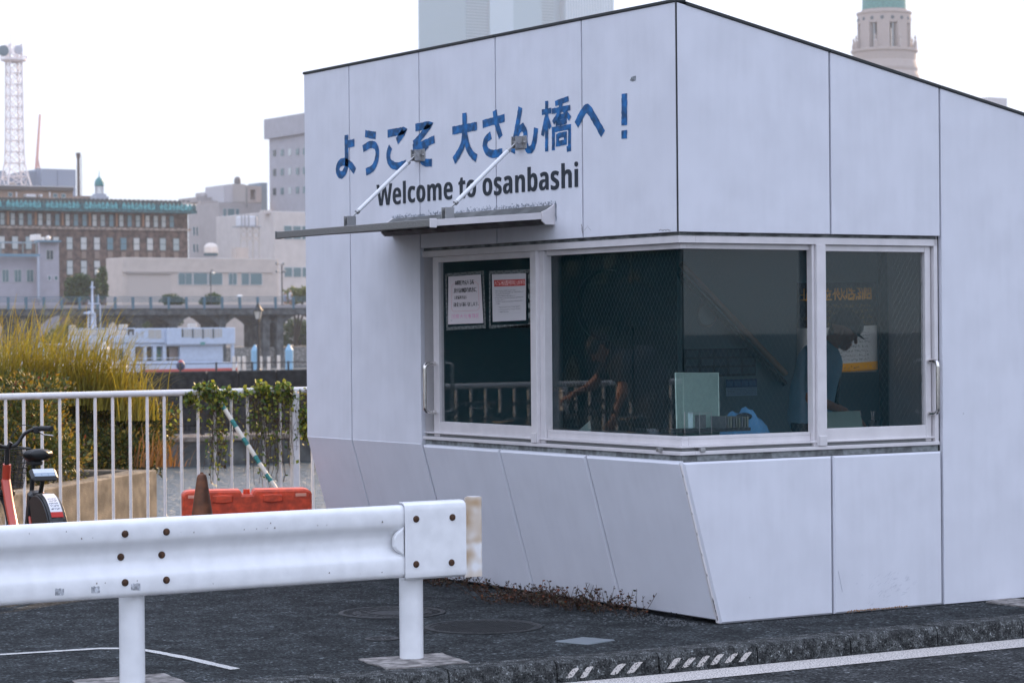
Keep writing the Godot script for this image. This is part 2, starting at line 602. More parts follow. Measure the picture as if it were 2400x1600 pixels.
# a flat ribbon with slightly uneven edges along a polyline on the ground (x, z)
func ribbon(b: MB, pts: Array, half: float, y: float, sd: int):
	var rng := RandomNumberGenerator.new()
	rng.seed = sd
	var fine := []
	for i in pts.size() - 1:
		var n := maxi(2, int(pts[i].distance_to(pts[i + 1]) / 0.03))
		for k in n: fine.push_back(pts[i].lerp(pts[i + 1], float(k) / n))
	fine.push_back(pts[-1])
	var L := []
	for i in fine.size():
		var d: Vector2 = (fine[mini(i + 1, fine.size() - 1)] - fine[maxi(i - 1, 0)]).normalized()
		var s := Vector2(-d.y, d.x)
		var w1 := half * rng.randf_range(0.82, 1.1)
		var w2 := half * rng.randf_range(0.82, 1.1)
		L.push_back([fine[i] + s * w1, fine[i] - s * w2])
	for i in L.size() - 1:
		var q := []
		for p in [L[i][0], L[i][1], L[i + 1][1], L[i + 1][0]]: q.push_back(Vector3(p.x, y, p.y))
		if (q[1] - q[0]).cross(q[2] - q[0]).y < 0: b.quad(q[0], q[3], q[2], q[1])
		else: b.quad(q[0], q[1], q[2], q[3])

# ---------------------------------------------------------------- the booth
const TOP := 3.300
const PB := 2.090      # lower edge of the panels over the windows
const LP := 0.872      # upper edge of the panels under the windows
const UU := [0.0, 0.8995, 1.809, 2.703, 3.606, 4.231]
const SLANT := 0.243   # how far the side's foot is drawn in
const DEEP := 4.231
const LONG := 5.0
var booth: Node3D

func roof_y(x: float) -> float: return TOP - 0.2035 * x

func build_booth():
	booth = thing("gate_booth", "white metal-panelled gate booth with corner windows and blue welcome lettering", "booth")
	var g := 0.0065
	# dark core behind the panel joints, walls, floor, ceiling
	var b := MB.new()
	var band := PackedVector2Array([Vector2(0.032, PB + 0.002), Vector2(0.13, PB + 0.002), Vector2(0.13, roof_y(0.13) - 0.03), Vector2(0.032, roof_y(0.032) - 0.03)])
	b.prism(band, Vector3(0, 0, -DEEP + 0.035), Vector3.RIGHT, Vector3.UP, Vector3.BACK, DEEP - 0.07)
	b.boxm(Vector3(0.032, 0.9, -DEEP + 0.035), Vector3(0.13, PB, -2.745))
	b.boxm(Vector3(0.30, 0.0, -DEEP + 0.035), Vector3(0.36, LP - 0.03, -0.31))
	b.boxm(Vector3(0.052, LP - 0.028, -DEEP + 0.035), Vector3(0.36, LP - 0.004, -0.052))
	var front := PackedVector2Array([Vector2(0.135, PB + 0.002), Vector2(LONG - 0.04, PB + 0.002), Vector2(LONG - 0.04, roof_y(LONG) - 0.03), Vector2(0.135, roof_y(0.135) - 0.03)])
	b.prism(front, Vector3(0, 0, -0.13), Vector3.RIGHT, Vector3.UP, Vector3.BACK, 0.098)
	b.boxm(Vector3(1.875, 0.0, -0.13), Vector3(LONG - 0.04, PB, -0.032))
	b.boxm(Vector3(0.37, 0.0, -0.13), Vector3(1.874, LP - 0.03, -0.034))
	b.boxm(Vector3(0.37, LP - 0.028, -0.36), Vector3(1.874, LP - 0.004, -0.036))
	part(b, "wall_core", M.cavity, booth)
	# side panels over the windows and full-height ones
	for i in 5:
		var z0: float = UU[i] + g
		var z1: float = UU[i + 1] - g
		if i == 0: z0 = 0.015
		if i == 4: z1 = UU[5]
		var y0: float = PB if i < 3 else LP + 0.010
		b = MB.new()
		b.prism(PackedVector2Array([Vector2(z0, y0), Vector2(z1, y0), Vector2(z1, TOP), Vector2(z0, TOP)]), Vector3(0.03, 0, 0), Vector3(0, 0, -1), Vector3.UP, Vector3.LEFT, 0.03, 0.002)
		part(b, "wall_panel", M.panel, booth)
		# drawn-in panel below
		var up := Vector3(-SLANT, LP - 0.02, 0)
		var h := up.length()
		up = up.normalized()
		var out := Vector3(-up.y, up.x, 0)
		if i == 0: z0 = 0.010
		b = MB.new()
		var top := h if i < 3 else h + 0.010
		b.prism(PackedVector2Array([Vector2(z0, 0), Vector2(z1, 0), Vector2(z1, top), Vector2(z0, top)]), Vector3(SLANT, 0.02, 0) - out * 0.028, Vector3(0, 0, -1), up, out, 0.028, 0.010 if i < 3 else 0.004)
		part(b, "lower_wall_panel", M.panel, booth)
	# front panels
	var xs := [0.008, 1.0368, 1.8365, 2.65, 3.45, 4.25, LONG]
	for i in 6:
		var x0: float = xs[i] + g
		var x1: float = xs[i + 1] - g
		if i == 0: x0 = 0.007
		b = MB.new()
		var y0 := PB if i < 2 else 0.005
		b.prism(PackedVector2Array([Vector2(x0, y0), Vector2(x1, y0), Vector2(x1, roof_y(x1)), Vector2(x0, roof_y(x0))]), Vector3(0, 0, -0.03), Vector3.RIGHT, Vector3.UP, Vector3.BACK, 0.03, 0.002)
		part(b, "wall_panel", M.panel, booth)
	for i in 2:
		b = MB.new()
		var poly := PackedVector2Array([Vector2(SLANT + 0.018, 0.004), Vector2(1.0368 - g, 0.004), Vector2(1.0368 - g, LP), Vector2(0.020, LP)])
		if i == 1: poly = PackedVector2Array([Vector2(1.0368 + g, 0.004), Vector2(1.8365 - g, 0.004), Vector2(1.8365 - g, LP), Vector2(1.0368 + g, LP)])
		b.prism(poly, Vector3(0, 0, -0.03), Vector3.RIGHT, Vector3.UP, Vector3.BACK, 0.03, 0.010)
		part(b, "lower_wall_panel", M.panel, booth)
	b = MB.new()
	b.boxm(Vector3(0.004, PB + 0.001, -0.02), Vector3(0.02, TOP - 0.003, -0.004))
	part(b, "corner_joint", M.black, booth)
	# pale corner strip down the drawn-in edge
	b = MB.new()
	b.prism(PackedVector2Array([Vector2(SLANT + 0.002, 0.01), Vector2(SLANT + 0.0145, 0.01), Vector2(0.0175, LP - 0.012), Vector2(0.006, LP - 0.010)]), Vector3(0, 0, -0.022), Vector3.RIGHT, Vector3.UP, Vector3.BACK, 0.016)
	part(b, "corner_trim", M.alu, booth)
	# far ends
	# the end wall has an opening for the small rear window: build it from four boxes instead
	b = MB.new()
	wall_with_holes(b, 0.32, LONG - 0.05, 0.0, 2.02, -DEEP, -DEEP + 0.1, [rear_window_box(), poster_window_box()])
	b.prism(PackedVector2Array([Vector2(0.034, 2.02), Vector2(LONG - 0.05, 2.02), Vector2(LONG - 0.05, roof_y(LONG) - 0.03), Vector2(0.034, roof_y(0.034) - 0.03)]), Vector3(0, 0, -DEEP), Vector3.RIGHT, Vector3.UP, Vector3.BACK, 0.1)
	b.prism(PackedVector2Array([Vector2(0.034, LP), Vector2(0.32, LP), Vector2(0.32, 2.02), Vector2(0.034, 2.02)]), Vector3(0, 0, -DEEP), Vector3.RIGHT, Vector3.UP, Vector3.BACK, 0.1)
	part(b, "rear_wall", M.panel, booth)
	b = MB.new()
	var ye := roof_y(LONG)
	b.boxm(Vector3(LONG - 0.03, 0.004, -DEEP), Vector3(LONG, 0.35, 0))
	b.boxm(Vector3(LONG - 0.03, 2.2, -DEEP), Vector3(LONG, ye, 0))
	b.boxm(Vector3(LONG - 0.03, 0.35, -DEEP), Vector3(LONG, 2.2, -3.0))
	b.boxm(Vector3(LONG - 0.03, 0.35, -0.2), Vector3(LONG, 2.2, 0))
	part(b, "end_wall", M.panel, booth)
	b = MB.new()
	b.boxm(Vector3(LONG - 0.02, 0.35, -3.0), Vector3(LONG - 0.014, 2.2, -0.2))
	part(b, "added_end_pane", M.pane, booth)  # opening and pane added out of view to bring more daylight inside
	# roof: sloping slab and its dark edge cap in lengths
	b = MB.new()
	b.prism(PackedVector2Array([Vector2(0.035, roof_y(0.035) - 0.028), Vector2(LONG - 0.035, roof_y(LONG) - 0.028), Vector2(LONG - 0.035, roof_y(LONG) + 0.004), Vector2(0.035, roof_y(0.035) + 0.004)]), Vector3(0, 0, -DEEP + 0.004), Vector3.RIGHT, Vector3.UP, Vector3.BACK, DEEP - 0.038)
	part(b, "roof", M.alu_dark, booth)
	for i in 5:
		b = MB.new()
		b.cboxm(Vector3(-0.008, TOP + 0.001, -UU[i + 1] + 0.002 - (0.008 if i == 4 else 0.0)), Vector3(0.06, TOP + 0.018, -UU[i] - 0.002 + (0.008 if i == 0 else 0.0)), 0.003)
		part(b, "roof_cap", M.roofcap, booth)
	for i in 6:
		var x0: float = (xs[i] + 0.002) if i > 0 else 0.062
		var x1: float = xs[i + 1] - 0.002
		b = MB.new()
		b.prism(PackedVector2Array([Vector2(x0, roof_y(x0) + 0.001), Vector2(x1, roof_y(x1) + 0.001), Vector2(x1, roof_y(x1) + 0.018), Vector2(x0, roof_y(x0) + 0.018)]), Vector3(0, 0, -0.06), Vector3.RIGHT, Vector3.UP, Vector3.BACK, 0.068, 0.002)
		part(b, "roof_cap", M.roofcap, booth)
	build_windows()
	build_awning()

# a wall along x with rectangular openings, given from low x to high x as [lower corner, upper corner]
func wall_with_holes(b: MB, x0: float, x1: float, y0: float, y1: float, z0: float, z1: float, holes: Array, grow := 0.0):
	var x := x0
	for h in holes:
		var lo: Vector3 = h[0] - Vector3.ONE * grow
		var hi: Vector3 = h[1] + Vector3.ONE * grow
		b.boxm(Vector3(x, y0, z0), Vector3(lo.x, y1, z1))
		b.boxm(Vector3(lo.x, y0, z0), Vector3(hi.x, lo.y, z1))
		b.boxm(Vector3(lo.x, hi.y, z0), Vector3(hi.x, y1, z1))
		x = hi.x
	b.boxm(Vector3(x, y0, z0), Vector3(x1, y1, z1))

func poster_window_box() -> Array:
	var a := on_z(1880, 868, -4.15)
	var c := on_z(2044, 672, -4.15)
	return [Vector3(a.x, a.y, 0), Vector3(c.x, c.y, 0)]

func rear_window_box() -> Array:
	var a := on_z(1326, 872, -4.15)
	var c := on_z(1372, 696, -4.15)
	return [Vector3(a.x, a.y, 0), Vector3(c.x, c.y, 0)]

# a run of bar along both sides of the corner: set back o, deep t, between heights y0 and y1
func corner_run(called: String, o: float, t: float, y0: float, y1: float, m: Material, parent: Node, ch := 0.002, zend := -2.712, xend := 1.828):
	var b := MB.new()
	b.cboxm(Vector3(o, y0, zend), Vector3(o + t, y1, -o), ch)
	part(b, called, m, parent)
	b = MB.new()
	b.cboxm(Vector3(o + t + 0.0005, y0, -o - t), Vector3(xend, y1, -o), ch)
	part(b, called, m, parent)

func build_windows():
	var side := Node3D.new()
	side.name = "window_frame"
	booth.add_child(side)
	corner_run("sill_strip", 0.030, 0.10, LP + 0.001, 0.9085, M.sealant, side, 0.002, -2.735, 1.834)
	corner_run("lower_track", 0.012, 0.10, 0.909, 0.9285, M.alu, side)
	corner_run("track_groove", 0.045, 0.06, 0.929, 0.9465, M.alu_dark, side)
	corner_run("track_lip", 0.022, 0.09, 0.947, 0.9565, M.alu, side)
	corner_run("head_gap", 0.035, 0.09, 2.0715, 2.0895, M.sealant, side, 0.002, -2.735, 1.834)
	corner_run("header", 0.018, 0.11, 2.033, 2.071, M.alu, side)
	# fixed lights at the corner: rails and two glass panes that meet edge to edge
	var o := 0.075
	for r in [[0.957, 0.9895], [0.990, 1.0065], [2.0035, 2.0325]]:
		var b := MB.new()
		b.cboxm(Vector3(o - 0.022, r[0], -1.355), Vector3(o + 0.02, r[1], -o + 0.022), 0.0015)
		part(b, "rail", M.alu, side)
		b = MB.new()
		b.cboxm(Vector3(o + 0.0205, r[0], -o - 0.02), Vector3(0.925, r[1], -o + 0.022), 0.0015)
		part(b, "rail", M.alu, side)
	# little stops and clips on the lower track beside the corner
	for p in [Vector3(0.004, 0.934, -0.19), Vector3(0.155, 0.934, -0.014)]:
		var b := MB.new()
		b.cbox(p, Vector3(0.03, 0.022, 0.03), 0.003)
		part(b, "track_stop", M.steel, side)
	pane(side, Vector3(0.088, 1.0068, -1.355), Vector3(0.088, 2.0033, -0.095), true)
	pane(side, Vector3(0.096, 1.0068, -0.088), Vector3(0.925, 2.0033, -0.088), true)
	# outer jambs
	var b := MB.new()
	b.cboxm(Vector3(0.018, 0.909, -2.742), Vector3(0.13, 2.071, -2.7135), 0.002)
	part(b, "jamb", M.alu, side)
	b = MB.new()
	b.cboxm(Vector3(1.8285, 0.909, -0.13), Vector3(1.8345, 2.09, -0.03), 0.002)
	b.cboxm(Vector3(1.800, 0.909, -0.12), Vector3(1.828, 2.071, -0.018), 0.002)
	part(b, "jamb", M.alu, side)
	# reveals beside the jambs
	b = MB.new()
	b.boxm(Vector3(0.031, LP + 0.03, -2.7438), Vector3(0.135, PB - 0.001, -2.7422))
	part(b, "reveal", M.panel, side)
	# sliding sash on the side
	var sash := Node3D.new()
	sash.name = "sliding_sash"
	booth.add_child(sash)
	bar(sash, "stile", Vector3(0.040, 0.93, -2.622), Vector3(0.078, 2.0325, -2.556))
	bar(sash, "meeting_stile", Vector3(0.012, 0.93, -1.470), Vector3(0.078, 2.0325, -1.405))
	bar(sash, "meeting_stile", Vector3(0.036, 0.93, -1.4045), Vector3(0.09, 2.0325, -1.358))
	bar(sash, "bottom_rail", Vector3(0.040, 0.9475, -2.5555), Vector3(0.078, 1.022, -1.4705))
	bar(sash, "top_rail", Vector3(0.040, 1.998, -2.5555), Vector3(0.078, 2.0325, -1.4705))
	pane(sash, Vector3(0.062, 1.0225, -2.5555), Vector3(0.062, 1.9975, -1.4705), false)
	handle(sash, Vector3(0.04, 0, -2.60), Vector3.LEFT, on_x(1008, 966, -0.02).y, on_x(1008, 852, -0.02).y)
	b = MB.new()
	b.cboxm(Vector3(0.004, 0.93, -1.462), Vector3(0.0115, 0.985, -1.415), 0.002)
	part(b, "guide_block", M.alu, sash)
	# sliding sash on the front
	sash = Node3D.new()
	sash.name = "sliding_sash"
	booth.add_child(sash, true)
	bar(sash, "meeting_stile", Vector3(0.926, 0.93, -0.078), Vector3(0.944, 2.0325, -0.03))
	bar(sash, "meeting_stile", Vector3(0.9445, 0.93, -0.078), Vector3(1.010, 2.0325, -0.012))
	bar(sash, "stile", Vector3(1.752, 0.93, -0.078), Vector3(1.793, 2.0325, -0.040))
	bar(sash, "bottom_rail", Vector3(1.0105, 0.9475, -0.078), Vector3(1.7515, 1.022, -0.040))
	bar(sash, "top_rail", Vector3(1.0105, 1.998, -0.078), Vector3(1.7515, 2.0325, -0.040))
	pane(sash, Vector3(1.0105, 1.0225, -0.062), Vector3(1.7515, 1.9975, -0.062), true)
	handle(sash, Vector3(1.775, 0, -0.04), Vector3.BACK, on_z(2190, 970, 0.03).y, on_z(2190, 846, 0.03).y)
	b = MB.new()
	b.cboxm(Vector3(0.952, 0.93, -0.0115), Vector3(1.004, 0.985, -0.004), 0.002)
	part(b, "guide_block", M.alu, sash)

func bar(parent: Node, called: String, lo: Vector3, hi: Vector3):
	var b := MB.new()
	b.cboxm(lo, hi, 0.0025)
	part(b, called, M.alu, parent)

# a sheet of glass 6 mm thick; wired: two crossing sets of fine wire inside it
func pane(parent: Node, lo: Vector3, hi: Vector3, wired: bool):
	var b := MB.new()
	var along_z := absf(hi.z - lo.z) > absf(hi.x - lo.x)
	var half := Vector3(0.003, 0, 0) if along_z else Vector3(0, 0, 0.003)
	b.boxm(lo - half, hi + half)
	part(b, "pane", M.pane, parent)
	if not wired: return
	b = MB.new()
	var W := absf(hi.z - lo.z) if along_z else absf(hi.x - lo.x)
	var Hh := hi.y - lo.y
	var st := 0.034
	var sl := 1.55
	for dir in [1.0, -1.0]:
		var k := -Hh / sl
		while k < W:
			var x0 := k
			var y0 := 0.0
			var x1 := k + Hh / sl
			var y1 := Hh
			if x0 < 0: y0 = -x0 * sl; x0 = 0.0
			if x1 > W: y1 = (W - k) * sl; x1 = W
			k += st
			if y1 - y0 < 0.01: continue
			if dir < 0: x0 = W - x0; x1 = W - x1
			var a := lo + Vector3(0, y0, 0)
			var c := lo + Vector3(0, y1, 0)
			if along_z: a.z = lo.z + x0; c.z = lo.z + x1
			else: a.x = lo.x + x0; c.x = lo.x + x1
			b.tube([a, c], 0.0003, 3, false)
	part(b, "wire_mesh", M.wire, parent)

func handle(parent: Node, at: Vector3, out: Vector3, y0: float, y1: float):
	var b := MB.new()
	var pts := []
	var reach := 0.075
	pts.push_back(Vector3(at.x, y1, at.z) - out * 0.002)
	for k in 7:
		var a := PI / 2 * k / 6.0
		pts.push_back(Vector3(at.x, y1 - 0.03 * (1 - cos(a)), at.z) + out * (reach - 0.03 + 0.03 * sin(a)))
	for k in 7:
		var a := PI / 2 * k / 6.0
		pts.push_back(Vector3(at.x, y0 + 0.03 * (1 - sin(a)), at.z) + out * (reach - 0.03 + 0.03 * cos(a)))
	pts.push_back(Vector3(at.x, y0, at.z) - out * 0.002)
	b.tube(pts, 0.0125, 10)
	part(b, "handle", M.chrome, parent)

func build_awning():
	var aw := Node3D.new()
	aw.name = "awning"
	booth.add_child(aw)
	var z0 := -3.05
	var z1 := -1.19
	var yb := 2.232
	var yf := 2.186
	var w := 0.80
	# plate, sloping outwards
	var b := MB.new()
	b.prism(PackedVector2Array([Vector2(-0.03, yb - 0.012), Vector2(-w + 0.02, yf - 0.012), Vector2(-w + 0.02, yf), Vector2(-0.03, yb)]), Vector3(0, 0, z0 + 0.004), Vector3.RIGHT, Vector3.UP, Vector3.BACK, z1 - z0 - 0.008)
	part(b, "plate", mat(0.10, 0.11, 0.11, 0.6, 0.2, T.mottle_strong, 1.0), aw)
	# gutter along the outer edge
	b = MB.new()
	b.cboxm(Vector3(-w - 0.018, yf - 0.034, z0), Vector3(-w + 0.018, yf + 0.008, z1), 0.003)
	part(b, "gutter", mat(0.27, 0.265, 0.25, 0.6, 0.2, T.fine, 3.0), aw)
	b = MB.new()
	b.cboxm(Vector3(-w - 0.021, yf - 0.037, z0 - 0.012), Vector3(-w + 0.021, yf + 0.011, z0 - 0.0005), 0.002)
	part(b, "gutter_cap", M.alu_dark, aw)
	b = MB.new()
	b.cboxm(Vector3(-w - 0.021, yf - 0.040, z1 + 0.0005), Vector3(-w + 0.021, yf + 0.011, z1 + 0.012), 0.002)
	part(b, "gutter_cap", M.alu, aw)
	# fascias on the two ends
	for z in [z0 + 0.008, z1 - 0.008]:
		b = MB.new()
		b.prism(PackedVector2Array([Vector2(-0.085, yb - 0.028), Vector2(-w + 0.02, yf - 0.030), Vector2(-w + 0.02, yf + 0.006), Vector2(-0.085, yb + 0.010)]), Vector3(0, 0, z - 0.008), Vector3.RIGHT, Vector3.UP, Vector3.BACK, 0.016, 0.001)
		part(b, "fascia", M.alu, aw)
	# wall box with end plates
	var prof := PackedVector2Array([Vector2(-0.001, yb - 0.055), Vector2(-0.06, yb - 0.055), Vector2(-0.085, yb - 0.034), Vector2(-0.085, yb + 0.012), Vector2(-0.06, yb + 0.02), Vector2(-0.001, yb + 0.055)])
	b = MB.new()
	b.prism(prof, Vector3(0, 0, z0 + 0.02), Vector3.RIGHT, Vector3.UP, Vector3.BACK, z1 - z0 - 0.025)
	part(b, "wall_box", mat(0.16, 0.165, 0.16, 0.6, 0.2, T.mottle_strong, 1.0), aw)
	for z in [z0 + 0.006, z1 - 0.004]:
		b = MB.new()
		b.prism(PackedVector2Array([Vector2(-0.0005, yb - 0.058), Vector2(-0.062, yb - 0.058), Vector2(-0.0855, yb - 0.038), Vector2(-0.0855, yb + 0.014), Vector2(-0.05, yb + 0.028), Vector2(-0.0005, yb + 0.058)]), Vector3(0, 0, z), Vector3.RIGHT, Vector3.UP, Vector3.BACK, 0.012, 0.001)
		part(b, "end_plate", M.alu, aw)
	# stays: wall bracket, rod with threaded ends, foot bracket
	for z in [-2.690, -1.528]:
		var top := Vector3(-0.035, 2.662, z)
		var foot := Vector3(-0.50, 2.262, z)
		var d := (foot - top).normalized()
		b = MB.new()
		b.rod(top + d * 0.075, foot - d * 0.07, 0.0125, 12)
		part(b, "stay_rod", M.white_paint, aw)
		b = MB.new()
		b.rod(foot, foot - d * 0.075, 0.006, 8)
		b.rod(foot - d * 0.062, foot - d * 0.078, 0.0155, 8)
		b.lathe([Vector2(0, -0.012), Vector2(0.015, -0.012), Vector2(0.015, 0.012), Vector2(0, 0.012)], foot, 12, Vector3(0, 0, 1))
		part(b, "rod_end", M.steel, aw)
		b = MB.new()
		b.rod(top, top + d * 0.08, 0.006, 8)
		b.rod(top + d * 0.062, top + d * 0.078, 0.0155, 8)
		b.lathe([Vector2(0, -0.03), Vector2(0.011, -0.03), Vector2(0.011, 0.03), Vector2(0, 0.03)], top, 10, Vector3(0, 0, 1))
		part(b, "rod_end", M.steel, aw)
		b = MB.new()
		b.cboxm(Vector3(-0.006, 2.625, z - 0.062), Vector3(-0.0005, 2.700, z + 0.062), 0.001)
		b.cboxm(Vector3(-0.055, 2.628, z - 0.026), Vector3(-0.006, 2.697, z - 0.020), 0.001)
		b.cboxm(Vector3(-0.055, 2.628, z + 0.020), Vector3(-0.006, 2.697, z + 0.026), 0.001)
		for s in [-0.042, 0.042]: b.lathe([Vector2(0, 0.008), Vector2(0.009, 0.006), Vector2(0.010, 0.0)], Vector3(-0.006, 2.662, z + s), 8, Vector3.LEFT)
		part(b, "wall_bracket", M.steel, aw)
		b = MB.new()
		var yy := lerpf(yb, yf, 0.60)
		b.cboxm(Vector3(-0.535, yy + 0.0005, z - 0.045), Vector3(-0.465, yy + 0.006, z + 0.045), 0.001)
		b.cboxm(Vector3(-0.53, yy + 0.006, z - 0.023), Vector3(-0.47, yy + 0.075, z - 0.018), 0.001)
		b.cboxm(Vector3(-0.53, yy + 0.006, z + 0.018), Vector3(-0.47, yy + 0.075, z + 0.023), 0.001)
		part(b, "foot_bracket", M.steel, aw)

# ---------------------------------------------------------------- lettering on the booth
# strokes of the blue characters, told as spots on the side wall (in units of the sheet they were measured on), with a stroke width in metres
const SIGN := [
	["", 0.044, [[438, 348, 439, 430, 440, 520, 430, 565, 410, 588, 391, 578, 386, 552, 396, 522, 420, 508, 450, 518, 472, 540, 489, 566], [447, 402, 487, 394]]],
	["", 0.042, [[551, 340, 615, 352], [538, 432, 575, 408, 604, 408, 622, 430, 624, 470, 612, 520, 590, 552, 556, 570]]],
	["", 0.044, [[686, 340, 740, 330, 786, 322, 766, 352, 742, 386], [704, 418, 692, 455, 692, 492, 708, 522, 748, 536, 796, 520]]],
	["", 0.042, [[853, 304, 900, 294, 940, 286, 900, 340, 866, 380, 842, 404], [838, 426, 900, 404, 968, 372], [926, 402, 896, 440, 884, 478, 902, 510, 952, 514]]],
	["", 0.044, [[1075, 322, 1222, 294], [1148, 216, 1148, 320, 1138, 400, 1112, 460, 1084, 502], [1150, 338, 1168, 420, 1192, 462, 1220, 488]]],
	["", 0.042, [[1255, 284, 1388, 246], [1327, 202, 1338, 270, 1364, 362], [1306, 348, 1278, 374, 1268, 410, 1282, 446, 1318, 462, 1374, 450]]],
	["", 0.040, [[1482, 182, 1468, 270, 1450, 370, 1436, 456], [1448, 388, 1472, 322, 1496, 300, 1511, 330, 1512, 390, 1524, 430, 1546, 434, 1564, 398, 1577, 306]]],
	["", 0.028, [[1611, 213, 1668, 202], [1640, 144, 1640, 447], [1637, 240, 1614, 352], [1643, 246, 1662, 306], [1692, 160, 1772, 130], [1672, 206, 1782, 184], [1728, 150, 1716, 212, 1680, 276], [1738, 190, 1781, 250], [1706, 242, 1752, 234, 1752, 268, 1706, 276, 1706, 242], [1680, 440, 1680, 316, 1777, 300, 1777, 428, 1760, 434], [1706, 352, 1752, 344, 1752, 392, 1706, 400, 1706, 352]]],
	["", 0.045, [[1818, 288, 1850, 226, 1876, 190, 1900, 206, 1936, 268, 1978, 342]]],
	["", 0.047, [[2106, 100, 2105, 290], [2105, 320, 2105, 370]]],
]

func sheet(x: float, y: float) -> Vector3:
	return on_x(640.0 + x / 2.5565, 180.0 + y / 2.5565, -0.001)

func smooth_line(p: Array, step: float) -> Array:
	var out := []
	for i in p.size() - 1:
		var a: Vector2 = p[maxi(i - 1, 0)]
		var b: Vector2 = p[i]
		var c: Vector2 = p[i + 1]
		var d: Vector2 = p[mini(i + 2, p.size() - 1)]
		# corners stay corners
		if i > 0 and absf((b - a).angle_to(c - b)) > 1.05: a = b - (c - b)
		if i < p.size() - 2 and absf((c - b).angle_to(d - c)) > 1.05: d = c + (c - b)
		var n := maxi(2, int(b.distance_to(c) / step))
		for k in n:
			var t := float(k) / n
			out.push_back(0.5 * (2.0 * b + (c - a) * t + (2.0 * a - 5.0 * b + 4.0 * c - d) * t * t + (3.0 * b - a - 3.0 * c + d) * t * t * t))
	out.push_back(p[-1])
	return out

func build_booth_sign():
	var rng := RandomNumberGenerator.new()
	rng.seed = 5
	var lift := 0.0
	for ch in SIGN:
		var board := Node3D.new()
		board.name = "letter"
		booth.add_child(board, true)
		for s in ch[2]:
			var b := MB.new()
			lift += 0.00018
			if lift > 0.0022: lift = 0.0
			var pts := []
			for i in range(0, s.size(), 2):
				var w := sheet(s[i], s[i + 1])
				pts.push_back(Vector2(-w.z, w.y))
			var closed: bool = pts[0].distance_to(pts[-1]) < 0.001
			var fine := smooth_line(pts, 0.012)
			var half: float = ch[1] * 0.575
			var rows := []
			for i in fine.size():
				var d: Vector2 = (fine[mini(i + 1, fine.size() - 1)] - fine[maxi(i - 1, 0)]).normalized()
				if i == 0 and closed: d = (fine[1] - fine[-2]).normalized()
				if i == fine.size() - 1 and closed: d = (fine[1] - fine[-2]).normalized()
				var side := Vector2(-d.y, d.x)
				# sharp turns: mitre
				var e0: Vector2 = (fine[i] - fine[maxi(i - 1, 0)]).normalized() if i > 0 else d
				var k := 1.0 / maxf(0.6, absf(e0.dot(d))) if i > 0 else 1.0
				rows.push_back([fine[i] + side * half * k * rng.randf_range(0.90, 1.06), fine[i] - side * half * k * rng.randf_range(0.90, 1.06)])
			for i in rows.size() - 1:
				var q := []
				for p in [rows[i][0], rows[i][1], rows[i + 1][1], rows[i + 1][0]]: q.push_back(Vector3(-0.0012 - lift, p.y, -p.x))
				if (q[1] - q[0]).cross(q[2] - q[0]).x > 0: b.quad(q[0], q[3], q[2], q[1])
				else: b.quad(q[0], q[1], q[2], q[3])
			part(b, "stroke", M.blue_vinyl, board)
	# the English line
	var font := SystemFont.new()
	font.font_names = PackedStringArray(["Droid Sans"])
	font.font_weight = 700
	var eng := Node3D.new()
	eng.name = "english_lettering"
	booth.add_child(eng)
	var m := TextMesh.new()
	m.text = "Welcome to osanbashi"
	m.font = font
	m.font_size = 64
	m.pixel_size = 0.01
	m.depth = 0.003
	m.curve_step = 1.0
	m.horizontal_alignment = HORIZONTAL_ALIGNMENT_LEFT
	m.vertical_alignment = VERTICAL_ALIGNMENT_BOTTOM
	var box := m.get_aabb()
	var o := MeshInstance3D.new()
	o.mesh = m
	o.material_override = M.text_dark
	o.name = "lettering"
	eng.add_child(o)
	var left := 3.245
	var right := 0.940
	var sx := (left - right) / box.size.x
	var sy := 0.147 / (box.size.y)
	# text runs from far to near along the side: its x is world z here; its face looks along -x
	o.transform = Transform3D(Basis(Vector3(0, 0, 1) * sx, Vector3(0, 1, 0) * sy, Vector3(-1, 0, 0)), Vector3(-0.002, 2.371 - box.position.y * sy, -left - box.position.x * sx))

